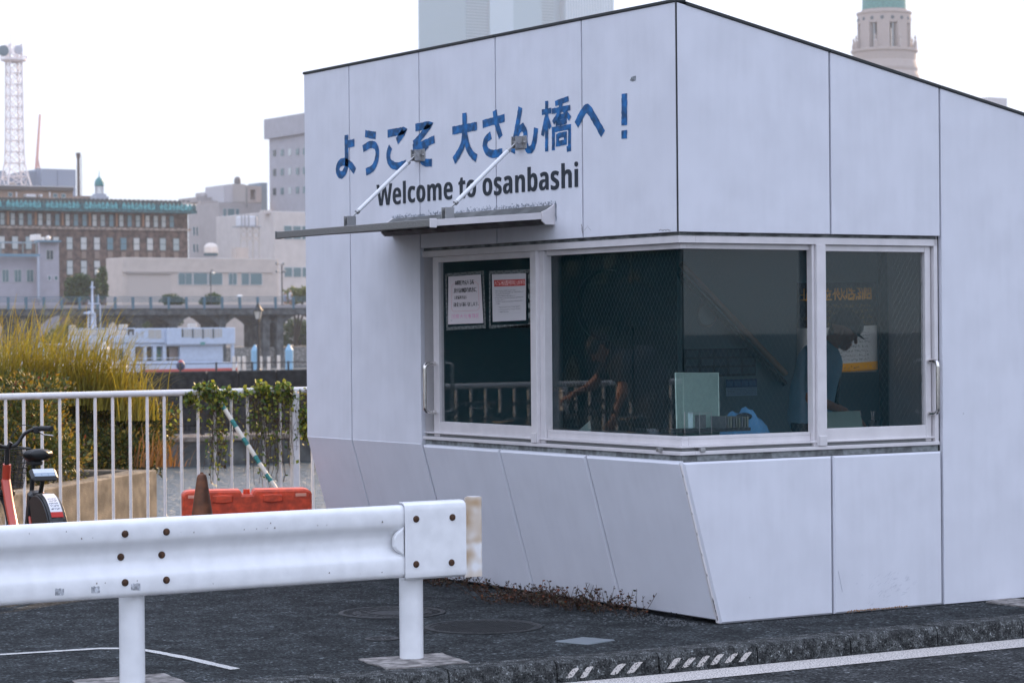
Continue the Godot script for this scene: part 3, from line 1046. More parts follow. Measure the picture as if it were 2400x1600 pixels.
# ---------------------------------------------------------------- print for notices: strokes on a 10 x 10 field
const GLYPH := {
	"制": "2102 1252 0454 3039 0608 0656 5658 7178 909978", "限": "1019 104013 1345 4517 5058 5090 9094 5292 5494 5869 9568 7699", "区": "9010 1019 1999 3277 7237", "域": "2027 0343 0826 4193 5374 5474 6060 7098 9495 5484 5779",
	"立": "5052 1292 3478 2437 7467 0999", "入": "3050 5033 3309 4299", "る": "2070 7024 2474 7497 9779 7949 4947 4767 6779", "際": "1019 1040 4013 1345 4517 5290 5345 4598 5585 5797 7799 7769 5658",
	"身": "5030 3038 3080 8099 3383 3585 1878 7819", "分": "4004 6094 2474 7489 8979 4529", "証": "1040 0242 1444 1646 1848 1849 5292 7299 5559 4999 7595", "明": "1118 1151 5158 1858 1454 6069 6099 9099 6393 6696",
	"書": "2080 8084 0292 2484 0494 5006 1696 2729 2979 7977 2777 2878", "の": "5038 3807 0703 3002 0270 7095 9588 8869", "掲": "2029 0343 0745 5080 5054 5484 8084 5282 5609 5696 9699 6888", "示": "2070 0393 5059 5939 2508 7598",
	"に": "1018 1819 4181 4637 3789 8999", "（": "7058 5879", "）": "2047 4729", "運": "1122 0517 1708 0899 3090 3032 9092 4282 4386 4386 4686 4446 6169", "転": "0242 1444 1747 0949 2029 1414 4447 5090 4595 7058 5899 8688",
	"免": "4012 3070 7053 1383 1318 1386 8386 4319 6369 6999", "許": "1040 0242 1444 1646 1848 1849 6043 5292 7299 4595", "御": "2012 2305 1419 4031 3162 2464 4447 4656 2858 7079 7099 9097", "協": "1119 0343 5090 7042 9094 4575 7099 5648 8579 9599 6548",
	"力": "1282 8299 9979 4048 4819", "お": "0353 3038 3818 1816 1695 9597 9778 7092", "願": "0050 1019 2043 4347 4727 2723 3739 2517 5090 6272 7275 5898 5658 9699 5393 5598", "い": "1016 1628 2836 7087", "致": "0141 2015 1555 0757 3639 0959 6057 6292 8249 5699",
	"し": "3037 3759 5999 9987", "ま": "1282 1484 5058 5818 1816 1666 6699", "す": "0292 6065 6545 4546 4666 6668 6839", "。": "1718 1828 2827 2717",
	"大": "0393 5053 5319 5399", "さ": "0282 4085 1627 2768 6898", "ん": "5009 0946 4656 5668 6888 8895", "橋": "0242 2029 2305 2345 8052 4393 6346 6396 6474 7476 6664 4949 4997 9799 6867 6778 8868", "岸": "1013 1393 5053 9093 2494 2419 4686 3999 6699 6469",
	"壁": "1040 4043 1043 1018 2524 2442 4457 5090 7052 5393 7379 5696 0888 0999 5659", "利": "4011 0353 3039 3306 3356 7077 9099 9979", "用": "1019 1090 9099 1393 1696 5059", "時": "1118 1141 4148 1848 1444 7073 5292 4595 4797 8699 7999", "注": "1021 0314 0918 6070 4393 4696 3999 6399",
	"意": "5051 1191 3242 7262 0393 2484 2487 8487 2585 2787 0809 3899 5969", "事": "0191 5059 2282 2284 2484 8284 1585 8587 0797 1787", "項": "0141 2017 0747 5090 6273 5292 5298 9298 5494 5696 5898 5849 8899",
	"関": "0009 0040 4044 0242 0444 6099 6090 6292 6494 9099 2586 2888 5559 5829", "係": "2005 1319 8040 6034 3474 7437 3797 6769 4749 8799", "者": "5055 1282 0595 9016 2529 2580 8599 2799 2999", "以": "1018 1836 4254 8075 7539 7599", "外": "3005 2044 4409 1436 6069 6395",
	"禁": "2025 0242 2205 2245 7075 5292 7255 7295 2686 0898 5699 2919 7989", "止": "5059 5595 1419 0999",
	"内": "1219 1292 9299 5053 5328 5378", "は": "1019 3393 7078 7838 3836 3698", "煙": "2027 1322 4342 2709 2749 5090 5252 5292 9255 5595 7579 5999", "で": "0191 9145 4548 4889", "回": "0009 0090 9099 0999 3366 3363 6366 3366",
}

func put_glyphs(im: Image, text: String, x: float, y: float, w: float, h: float, c: Color, r: float, mirror := false):
	var cx := x
	for ch in text:
		if GLYPH.has(ch):
			for s in GLYPH[ch].split(" "):
				for i in range(0, s.length() - 2, 2):
					if i + 3 >= s.length(): break
					var a := Vector2(cx + int(s[i]) / 9.0 * w * 0.88, y + int(s[i + 1]) / 9.0 * h * 0.92)
					var b := Vector2(cx + int(s[i + 2]) / 9.0 * w * 0.88, y + int(s[i + 3]) / 9.0 * h * 0.92)
					ink(im, a, b, r, c, mirror)
		cx += w

func ink(im: Image, a: Vector2, b: Vector2, r: float, c: Color, mirror := false):
	var n := maxi(1, int(a.distance_to(b) / maxf(0.7, r * 0.5)))
	var k := int(ceil(r))
	for i in n + 1:
		var p := a.lerp(b, float(i) / n)
		for dx in range(-k, k + 1):
			for dy in range(-k, k + 1):
				if dx * dx + dy * dy > r * r + 0.3: continue
				var X := int(p.x) + dx
				var Y := int(p.y) + dy
				if mirror: X = im.get_width() - 1 - X
				if X >= 0 and Y >= 0 and X < im.get_width() and Y < im.get_height(): im.set_pixel(X, Y, c)

# lines of print too small to read: broken strokes of uneven length
func small_print(im: Image, x0: int, x1: int, y: int, h: int, c: Color, rng: RandomNumberGenerator, mirror := false):
	var x := x0
	while x < x1:
		for k in 3:
			var a := Vector2(x + rng.randf() * h, y + rng.randf() * h)
			var b := a + (Vector2(rng.randf_range(-1, 1) * h * 0.6, 0) if rng.randf() < 0.5 else Vector2(0, rng.randf_range(-1, 1) * h * 0.6))
			ink(im, Vector2(a.x, clampf(a.y, y, y + h)), Vector2(b.x, clampf(b.y, y, y + h)), 0.9, c, mirror)
		x += h + 1

func printed(im: Image) -> StandardMaterial3D:
	var m := StandardMaterial3D.new()
	m.albedo_texture = ImageTexture.create_from_image(im)
	m.texture_repeat = false
	m.roughness = 0.7
	return m

# ---------------------------------------------------------------- in front of the booth
# a profile of (out, up) swept from x0 to x1, smooth, with a little thickness
func sweep_x(b: MB, prof: Array, z: float, x0: float, x1: float, thick := 0.004):
	var N := []
	for i in prof.size():
		var e: Vector2 = (prof[mini(i + 1, prof.size() - 1)] - prof[maxi(i - 1, 0)]).normalized()
		N.push_back(Vector2(e.y, -e.x))
	for side in 2:
		for i in prof.size() - 1:
			var p: Vector2 = prof[i]
			var q: Vector2 = prof[i + 1]
			var np: Vector2 = N[i]
			var nq: Vector2 = N[i + 1]
			if side == 1: p -= np * thick; q -= nq * thick; np = -np; nq = -nq
			var A := Vector3(x0, p.y, z + p.x)
			var B := Vector3(x1, p.y, z + p.x)
			var C := Vector3(x1, q.y, z + q.x)
			var D := Vector3(x0, q.y, z + q.x)
			var a3 := Vector3(0, np.y, np.x)
			var c3 := Vector3(0, nq.y, nq.x)
			if side == 0:
				b.trin(A, B, C, a3, a3, c3); b.trin(A, C, D, a3, c3, c3)
			else:
				b.trin(A, C, B, a3, c3, a3); b.trin(A, D, C, a3, c3, c3)
	for x in [x0, x1]:
		for i in prof.size() - 1:
			var p: Vector2 = prof[i]
			var q: Vector2 = prof[i + 1]
			var p2: Vector2 = p - N[i] * thick
			var q2: Vector2 = q - N[i + 1] * thick
			b.quad(Vector3(x, p.y, z + p.x), Vector3(x, q.y, z + q.x), Vector3(x, q2.y, z + q2.x), Vector3(x, p2.y, z + p2.x))

func build_near():
	var zr := 0.285
	var gr := thing("guardrail", "white steel crash barrier rail with rusty bolts on round posts", "guardrail", Vector3(-1.8, 0, 0.22))
	var prof := []
	var key := [Vector2(0.004, 0.402), Vector2(0.03, 0.404), Vector2(0.046, 0.416), Vector2(0.052, 0.436), Vector2(0.052, 0.480), Vector2(0.045, 0.504), Vector2(0.022, 0.530), Vector2(0.010, 0.552), Vector2(0.008, 0.577), Vector2(0.010, 0.602), Vector2(0.022, 0.624), Vector2(0.045, 0.650), Vector2(0.052, 0.674), Vector2(0.052, 0.716), Vector2(0.046, 0.736), Vector2(0.03, 0.748), Vector2(0.004, 0.750)]
	prof = smooth_line(key, 0.006)
	var xj := on_z(417, 1300, zr + 0.05).x
	var xj0 := on_z(250, 1300, zr + 0.05).x
	var xe := on_z(948, 1260, zr + 0.05).x
	var b := MB.new()
	sweep_x(b, prof, zr, -11.0, xj, 0.0035)
	part_w(b, "beam", M.white_paint, gr)
	b = MB.new()
	sweep_x(b, prof, zr - 0.0045, xj0, xe + 0.08, 0.0035)
	part_w(b, "beam", M.white_paint, gr)
	# end piece: flat plate with returned edges, tongue into the valley, rolled end
	var x0 := xe
	var x1 := on_z(1092, 1260, zr + 0.056).x
	var plate := []
	plate = smooth_line([Vector2(0.0, 0.389), Vector2(0.034, 0.392), Vector2(0.050, 0.402), Vector2(0.0575, 0.424), Vector2(0.0575, 0.580), Vector2(0.0575, 0.728), Vector2(0.050, 0.750), Vector2(0.034, 0.760), Vector2(0.0, 0.763)], 0.01)
	b = MB.new()
	sweep_x(b, plate, zr, x0, x1, 0.004)
	part_w(b, "end_plate", M.white_paint, gr)
	var xt := on_z(920, 1275, zr + 0.03).x
	b = MB.new()
	b.prism(PackedVector2Array([Vector2(x0 + 0.002, 0.508), Vector2(x0 + 0.002, 0.648), Vector2(lerpf(x0, xt, 0.75), 0.618), Vector2(xt, 0.596), Vector2(xt, 0.556), Vector2(lerpf(x0, xt, 0.75), 0.536)]), Vector3(0, 0, zr + 0.026), Vector3.RIGHT, Vector3.UP, Vector3.BACK, 0.022, 0.006)
	part_w(b, "tongue", M.white_paint, gr)
	b = MB.new()
	var x2 := on_z(1128, 1260, zr + 0.02).x
	var roll := []
	# plan of the rolled end: (x, z) turning back
	var plan := smooth_line([Vector2(x1 - 0.004, zr + 0.050), Vector2(x1 + 0.012, zr + 0.035), Vector2(x1 + 0.024, zr + 0.022), Vector2(x1 + 0.036, zr + 0.024), Vector2(x2 - 0.012, zr + 0.034), Vector2(x2, zr + 0.020), Vector2(x2 + 0.002, zr - 0.01), Vector2(x2 - 0.012, zr - 0.035), Vector2(x2 - 0.04, zr - 0.045)], 0.006)
	var lo := 0.385
	var hi := 0.772
	for i in plan.size() - 1:
		var p: Vector2 = plan[i]
		var q: Vector2 = plan[i + 1]
		var d0: Vector2 = (plan[mini(i + 1, plan.size() - 1)] - plan[maxi(i - 1, 0)]).normalized()
		var d1: Vector2 = (plan[mini(i + 2, plan.size() - 1)] - plan[i]).normalized()
		var n0 := Vector3(-d0.y, 0, d0.x)
		var n1 := Vector3(-d1.y, 0, d1.x)
		b.trin(Vector3(p.x, lo, p.y), Vector3(q.x, lo, q.y), Vector3(q.x, hi, q.y), n0, n1, n1)
		b.trin(Vector3(p.x, lo, p.y), Vector3(q.x, hi, q.y), Vector3(p.x, hi, p.y), n0, n1, n0)
		var c := Vector2(lerpf(x1, x2, 0.5), zr - 0.02)
		b.tri(Vector3(p.x, hi, p.y), Vector3(q.x, hi, q.y), Vector3(c.x, hi, c.y))
		b.tri(Vector3(p.x, lo, p.y), Vector3(c.x, lo, c.y), Vector3(q.x, lo, q.y))
	var stained := mat(0.80, 0.80, 0.81, 0.4, 0, stain_tex(), 2.6)
	part_w(b, "rolled_end", stained, gr)
	for px in [975.0, 301.0]:
		var foot := on_y(px, 1546 if px > 500 else 1600)
		b = MB.new()
		b.tube([Vector3(foot.x, -0.2, 0.222), Vector3(foot.x, 0.70, 0.222)], 0.0575, 24)
		part_w(b, "post", M.white_paint, gr)
		b = MB.new()
		b.cboxm(Vector3(foot.x - 0.035, 0.45, 0.278), Vector3(foot.x + 0.035, 0.70, 0.2865), 0.002)
		part_w(b, "bracket", M.white_paint, gr)
	for p in [[292, 1251, 0.052], [389, 1246, 0.052], [282, 1305, 0.0085], [378, 1300, 0.0085], [292, 1365, 0.052], [389, 1359, 0.052], [975, 1216, 0.0575], [1060, 1212, 0.0575], [975, 1322, 0.0575], [1058, 1318, 0.0575]]:
		var c := on_z(p[0], p[1], zr + p[2])
		b = MB.new()
		b.lathe([Vector2(0.0165, -0.002), Vector2(0.0165, 0.003), Vector2(0.014, 0.007), Vector2(0.008, 0.010), Vector2(0, 0.011)], c, 14, Vector3.BACK)
		part_w(b, "bolt", M.rust, gr)
	# chips in the paint and scraps of old tape on the beam
	var rng := RandomNumberGenerator.new()
	rng.seed = 19
	b = MB.new()
	for k in 26:
		var c := on_z(rng.randf_range(60, 900), 1247.0 + rng.randf_range(-22, 22), zr + 0.053)
		c.z = zr + 0.0526
		c.y = clampf(c.y, 0.678, 0.712) if k % 3 else clampf(c.y - 0.23, 0.44, 0.476)
		var s := rng.randf_range(0.0012, 0.0045)
		b.tri(c + Vector3(-s, -s * 0.6, 0), c + Vector3(s, -s, 0), c + Vector3(s * 0.3, s * 1.3, 0))
	part_w(b, "chipped_paint", M.rust, gr)
	for q in [[128, 149, 1377, 1395], [213, 233, 1367, 1390], [306, 328, 1361, 1388]]:
		var a := on_z(q[0], q[3], zr + 0.0528)
		var c := on_z(q[1], q[2], zr + 0.0528)
		b = MB.new()
		var yy := 0.432
		var hh := 0.028
		for s in 5:
			var t0 := lerpf(a.x, c.x, s / 5.0)
			var t1 := lerpf(a.x, c.x, (s + 1) / 5.0)
			b.quad(Vector3(t0, yy + rng.randf() * 0.004, zr + 0.0529), Vector3(t1, yy + rng.randf() * 0.004, zr + 0.0529), Vector3(t1, yy + hh + rng.randf() * 0.006, zr + 0.0529), Vector3(t0, yy + hh + rng.randf() * 0.006, zr + 0.0529))
		part_w(b, "tape_scrap", mat(0.62, 0.65, 0.70, 0.7, 0, T.mottle_strong, 8.0), gr)
	# concrete footings
	var pads := [[[-2.0, 0.10], [-2.06, 0.50], [-1.62, 0.52], [-1.56, 0.15]], [[-3.42, -0.02], [-3.46, 0.36], [-3.02, 0.40], [-2.98, 0.02]]]
	for pd in pads:
		b = MB.new()
		var poly := PackedVector2Array()
		for i in 4:
			var p := Vector2(pd[i][0], pd[i][1])
			var q := Vector2(pd[(i + 1) % 4][0], pd[(i + 1) % 4][1])
			for k in 6: poly.push_back(p.lerp(q, k / 6.0) + Vector2(rng.randf_range(-0.008, 0.008), rng.randf_range(-0.008, 0.008)))
		b.prism(poly, Vector3(0, -0.1, 0), Vector3.RIGHT, Vector3.BACK, Vector3.UP, 0.106)
		struct(b, "concrete_footing_ground", relief(mat(0.42, 0.39, 0.37, 0.9, 0, T.mottle_strong, 2.2), T.bump, 0.4))
	# covers in the pavement
	manhole(Vector3(-0.88, 0.002, -1.54), 0.30, 0, "round iron manhole cover with patterned rings behind the guardrail post")
	manhole(Vector3(-0.82, 0.002, -0.66), 0.315, 1, "dark manhole cover with fine square studs and two lifting slots")
	manhole(Vector3(-1.51, 0.002, -0.53), 0.09, 2, "little round iron valve cover in the pavement")
	b = MB.new()
	b.prism(PackedVector2Array([Vector2(-0.853, 0.085), Vector2(-0.788, 0.284), Vector2(-0.58, 0.22), Vector2(-0.648, 0.036)]), Vector3(0, -0.02, 0), Vector3.RIGHT, Vector3.BACK, Vector3.UP, 0.026, 0.003)
	var pl := part(b, "access_plate", mat(0.20, 0.23, 0.25, 0.5, 0.3, T.mottle, 4.0), self)
	tag(pl, "flat grey steel plate set in the pavement near the kerb", "plate")
	# weeds along the drawn-in foot of the wall
	weeds("weed_clump", "reddish dry weeds growing at the foot of the booth wall", [[-0.62, 0.14, 0.15, 90], [-0.86, 0.12, 0.20, 180], [-1.05, 0.12, 0.21, 220], [-1.30, 0.10, 0.24, 260], [-1.52, 0.08, 0.28, 320], [-1.62, 0.10, 0.34, 220], [-1.80, 0.07, 0.22, 170]], 3)
	weeds("weed_clump", "low brown weeds in the wall foot joint behind the rail end", [[-2.25, 0.10, 0.10, 120], [-2.6, 0.10, 0.14, 150], [-2.95, 0.08, 0.16, 150], [-3.3, 0.06, 0.12, 110]], 4)
	# gravel crumbs at the foot of the corner
	var st := MB.new()
	for k in 320:
		var p := Vector3(0.22 - absf(rng.randfn(0, 0.12)), 0, -0.05 - rng.randf() * 0.7)
		if k % 4 == 0: p = Vector3(rng.randf_range(0.3, 2.3), 0, 0.02 + absf(rng.randfn(0, 0.03)))
		var s := rng.randf_range(0.002, 0.007)
		st.box(p + Vector3(0, s * 0.3, 0), Vector3(s * 1.6, s, s), Basis(Vector3.UP, rng.randf() * TAU))
	var gv := part(st, "gravel", mat(0.17, 0.18, 0.19, 0.9, 0, T.fine, 5.0), self)
	tag(gv, "loose grey gravel crumbs along the foot of the booth", "gravel", "", "stuff")

func stain_tex() -> Texture2D:
	return noise_tex(256, 0.012, Color(0.80, 0.68, 0.54), Color(1, 1, 1), 2, 91, FastNoiseLite.TYPE_SIMPLEX_SMOOTH, [0.15, 0.85])

func manhole(c: Vector3, r: float, kind: int, label: String):
	var t := thing("manhole_cover", label, "manhole cover", c)
	var iron := mat(0.055, 0.058, 0.06, 0.6, 0.5, T.mottle_strong, 5.0)
	var b := MB.new()
	b.lathe([Vector2(r, -0.03), Vector2(r, 0.0035), Vector2(r - 0.006, 0.005), Vector2(r - 0.024, 0.005), Vector2(r - 0.028, 0.0005)], Vector3.ZERO, 48)
	part(b, "rim", iron, t)
	b = MB.new()
	b.lathe([Vector2(r - 0.03, -0.02), Vector2(r - 0.03, 0.001), Vector2(0, 0.001)], Vector3.ZERO, 48)
	part(b, "lid", iron, t)
	b = MB.new()
	if kind == 0:
		for q in [0.20, 0.13]:
			var rr: float = r * q / 0.3
			b.lathe([Vector2(rr + 0.008, 0.001), Vector2(rr + 0.007, 0.0045), Vector2(rr - 0.007, 0.0045), Vector2(rr - 0.008, 0.001)], Vector3.ZERO, 40)
		for k in 28:
			var a := TAU * k / 28
			b.box(Vector3(cos(a), 0, sin(a)) * (r * 0.82) + Vector3(0, 0.0025, 0), Vector3(r * 0.16, 0.004, 0.014), Basis(Vector3.UP, -a + 0.5))
			if k % 2: b.box(Vector3(cos(a), 0, sin(a)) * (r * 0.53) + Vector3(0, 0.0025, 0), Vector3(r * 0.12, 0.004, 0.012), Basis(Vector3.UP, -a - 0.4))
	elif kind == 1:
		for i in range(-11, 12):
			for j in range(-11, 12):
				var p := Vector2(i, j) * 0.024
				if p.length() < r - 0.045: b.box(Vector3(p.x, 0.002, p.y), Vector3(0.013, 0.003, 0.013), Basis(Vector3.UP, 0.6))
		for s in [-1, 1]: b.cbox(Vector3(0.11 * s, 0.004, 0.12 * s), Vector3(0.035, 0.004, 0.02), 0.001)
	else:
		for k in 8:
			var a := TAU * k / 8
			b.box(Vector3(cos(a), 0, sin(a)) * 0.035 + Vector3(0, 0.002, 0), Vector3(0.022, 0.003, 0.008), Basis(Vector3.UP, -a))
	var o := part(b, "tread_pattern", iron, t)
	o.set_meta("kind", "stuff")

func leaf(b: MB, p: Vector3, d: Vector3, side: Vector3, L: float, w: float):
	var n := d.cross(side).normalized()
	var m := p + d * L * 0.5 - n * L * 0.06
	var e := p + d * L - n * L * 0.22
	b.tri(p, m + side * w * 0.5, m)
	b.tri(p, m, m - side * w * 0.5)
	b.tri(m, m + side * w * 0.5, e)
	b.tri(m, e, m - side * w * 0.5)

func rand_dir(rng: RandomNumberGenerator) -> Vector3:
	var v := Vector3(rng.randfn(), rng.randfn(), rng.randfn())
	return v.normalized()

func leaf_mat(back: Color, rough := 0.55) -> StandardMaterial3D:
	var m := StandardMaterial3D.new()
	m.vertex_color_use_as_albedo = true
	m.roughness = rough
	m.backlight_enabled = true
	m.backlight = back.linear_to_srgb()
	return m

func weeds(called: String, label: String, spots: Array, sd: int):
	var rng := RandomNumberGenerator.new()
	rng.seed = sd
	var base := Vector3(0.16, 0, spots[0][0])
	var t := thing(called, label, "weeds", base, 0, "weeds at the booth foot")
	var stems := MB.new()
	var leaves := MB.new()
	for s in spots:
		var hgt: float = s[1]
		for k in int(s[3] * 0.16):
			var p := Vector3(0.20 - rng.randf() * s[2] * 1.2, 0, s[0] + rng.randfn() * 0.07)
			var q := p + Vector3(rng.randfn() * 0.05 - 0.02, hgt * rng.randf_range(0.3, 1.25), rng.randfn() * 0.06)
			stems.tube([p, p.lerp(q, 0.5) + Vector3(rng.randfn(), 0, rng.randfn()) * 0.008, q], 0.0014, 4, false)
			for j in 7:
				var c := p.lerp(q, rng.randf_range(0.15, 1.0))
				var d := rand_dir(rng); d.y = absf(d.y) * 0.5
				var col := Color(0.075, 0.026, 0.014).lerp(Color(0.034, 0.034, 0.012), rng.randf()) * rng.randf_range(0.5, 1.5)
				if rng.randf() < 0.08: col = Color(0.20, 0.06, 0.02)
				leaves.tint = col
				leaf(leaves, c, d.normalized(), d.cross(rand_dir(rng)).normalized(), rng.randf_range(0.012, 0.026), rng.randf_range(0.009, 0.016))
	part_w(stems, "stems", mat(0.06, 0.03, 0.018, 0.8), t)
	part_w(leaves, "leaves", leaf_mat(Color(0.2, 0.12, 0.06)), t)

# ---------------------------------------------------------------- quay railing and what stands along it
const RZ := -7.743

func build_railing_side():
	var b: MB
	var rail := thing("quay_railing", "white tubular steel railing with round bars along the quay edge", "railing", Vector3(0.695, 0, RZ))
	var xl := -15.0
	var xr := 16.0
	var ytop := on_z(422, 920, RZ).y
	b = MB.new()
	b.tube([Vector3(xl, ytop, RZ), Vector3(xr, ytop, RZ)], 0.026, 14)
	part_w(b, "top_rail", M.rail_white, rail)
	b = MB.new()
	b.cboxm(Vector3(xl, 0.085, RZ - 0.014), Vector3(xr, 0.107, RZ + 0.014), 0.003)
	part_w(b, "bottom_rail", M.rail_white, rail)
	var proto := MB.new()
	proto.tube([Vector3(0, 0.108, 0), Vector3(0, ytop - 0.02, 0)], 0.0125, 10, false)
	var pm := proto.mesh()
	var xp := on_z(690, 1000, RZ).x
	for k in range(-105, 100):
		var x := 0.695 + 0.148 * k
		if x < xl or x > xr: continue
		if absf(fposmod(x - xp + 1.48, 2.96) - 1.48) < 0.055: continue
		var o := part(pm, "bar", M.rail_white, rail)
		o.position = Vector3(x - 0.695, 0, 0)
	var post := MB.new()
	post.cbox(Vector3(0, 0.54, 0), Vector3(0.062, 1.10, 0.062), 0.004)
	var pom := post.mesh()
	for k in range(-5, 6):
		var x := xp + 2.96 * k
		if x < xl or x > xr: continue
		var o := part(pom, "post", M.rail_white, rail)
		o.position = Vector3(x - 0.695, 0, 0)
	vines()
	barrier_cone_pole()
	planter_and_bush()
	bikes()

func vines():
	var rng := RandomNumberGenerator.new()
	var X := func(px: float) -> float: return on_z(px, 1000, RZ).x
	var Y := func(py: float) -> float: return on_z(560, py, RZ).y
	# each: label, strands [px, top py, bottom py, spread px, leafiness], crown lumps [px, py, rx, ry, leaves]
	var sets := [
		["thin vine with yellow leaves trailing from the railing beside the grass", [[408, 935, 1015, 4, 22], [440, 925, 960, 9, 40], [456, 915, 985, 8, 22]], [[440, 928, 16, 12, 60], [452, 936, 14, 14, 50]], 0.25],
		["leafy green vine hanging over the railing where the striped pole leans", [[480, 920, 1040, 10, 60], [500, 920, 1150, 12, 120], [509, 930, 1150, 9, 130], [520, 930, 1120, 14, 60], [548, 930, 1030, 12, 40]], [[468, 908, 20, 14, 90], [492, 914, 24, 24, 190], [508, 934, 22, 26, 150], [530, 914, 14, 10, 50], [546, 922, 14, 14, 40]], 0.5],
		["dense tangle of brown vine stems and leaves on the railing beside the booth", [[585, 930, 1100, 10, 60], [600, 925, 1150, 14, 110], [618, 925, 1150, 14, 130], [640, 930, 1140, 14, 130], [655, 930, 1140, 14, 90], [676, 925, 1110, 12, 60], [700, 920, 1060, 12, 70], [716, 930, 1080, 8, 90]], [[575, 918, 14, 10, 60], [612, 910, 22, 18, 200], [632, 926, 26, 26, 200], [663, 906, 18, 16, 170], [672, 930, 22, 22, 120], [705, 985, 14, 34, 150], [714, 1010, 8, 30, 90]], 0.75],
	]
	var sd := 100
	for s in sets:
		sd += 1
		rng.seed = sd
		var x0: float = X.call(s[1][0][0])
		var t := thing("railing_vine", s[0], "vine", Vector3(x0, 0, RZ), 0, "vines on the quay railing")
		var stems := MB.new()
		var leaves := MB.new()
		var put := func(p: Vector3, big: float):
			var r := rng.randf()
			var c := Color(0.06, 0.13, 0.025).lerp(Color(0.18, 0.22, 0.03), rng.randf())
			if r < 0.36: c = Color(0.48, 0.42, 0.045).lerp(Color(0.30, 0.32, 0.05), rng.randf())
			elif r < 0.36: c = Color(0.24, 0.07, 0.018)
			elif r < 0.45: c = Color(0.07, 0.045, 0.02)
			leaves.tint = c * rng.randf_range(0.7, 1.25)
			var d := (rand_dir(rng) + Vector3(0, -0.5, 0.35)).normalized()
			leaf(leaves, p, d, d.cross(rand_dir(rng)).normalized(), big * rng.randf_range(0.7, 1.3), big * rng.randf_range(0.6, 1.05))
		for q in s[1]:
			var n: int = 4 + int(q[4] / 7.0 * s[3])
			for k in n:
				var x: float = X.call(q[0] + rng.randfn() * q[3] * 0.5)
				var y1: float = Y.call(q[1] - 6)
				var y0: float = Y.call(lerpf(q[1], q[2], rng.randf_range(0.45, 1.0)))
				var pts := []
				var p := Vector3(x, y1, RZ + rng.randf_range(-0.03, 0.05))
				var steps := 12
				for i in steps + 1:
					pts.push_back(p)
					p += Vector3(rng.randfn() * 0.012, (y0 - y1) / steps, rng.randfn() * 0.012)
				stems.tube(pts, rng.randf_range(0.0012, 0.003), 4, false)
				if rng.randf() < 0.5:
					var a: Vector3 = pts[rng.randi() % steps]
					stems.tube([a, a + Vector3(rng.randfn() * 0.06, -0.05, 0.03), a + Vector3(rng.randfn() * 0.1, -0.12 + rng.randf() * 0.1, rng.randfn() * 0.04)], 0.0011, 4, false)
				for i in int(q[4] / float(n)):
					var a: Vector3 = pts[rng.randi() % pts.size()]
					if rng.randf() < 0.35 + 0.65 * a.y: put.call(a + Vector3(rng.randfn() * 0.02, 0, rng.randfn() * 0.02), 0.034)
		for q in s[2]:
			var c := Vector3(X.call(q[0]), Y.call(q[1]), RZ + 0.01)
			var rx: float = q[2] * 0.0037
			var ry: float = q[3] * 0.0035
			for i in int(q[4] * 1.0):
				var d := rand_dir(rng) * pow(rng.randf(), 0.5)
				put.call(c + Vector3(d.x * rx, d.y * ry, d.z * 0.075), 0.040)
		part_w(stems, "stems", mat(0.075, 0.05, 0.032, 0.85), t)
		part_w(leaves, "leaves", leaf_mat(Color(0.55, 0.6, 0.3)), t)

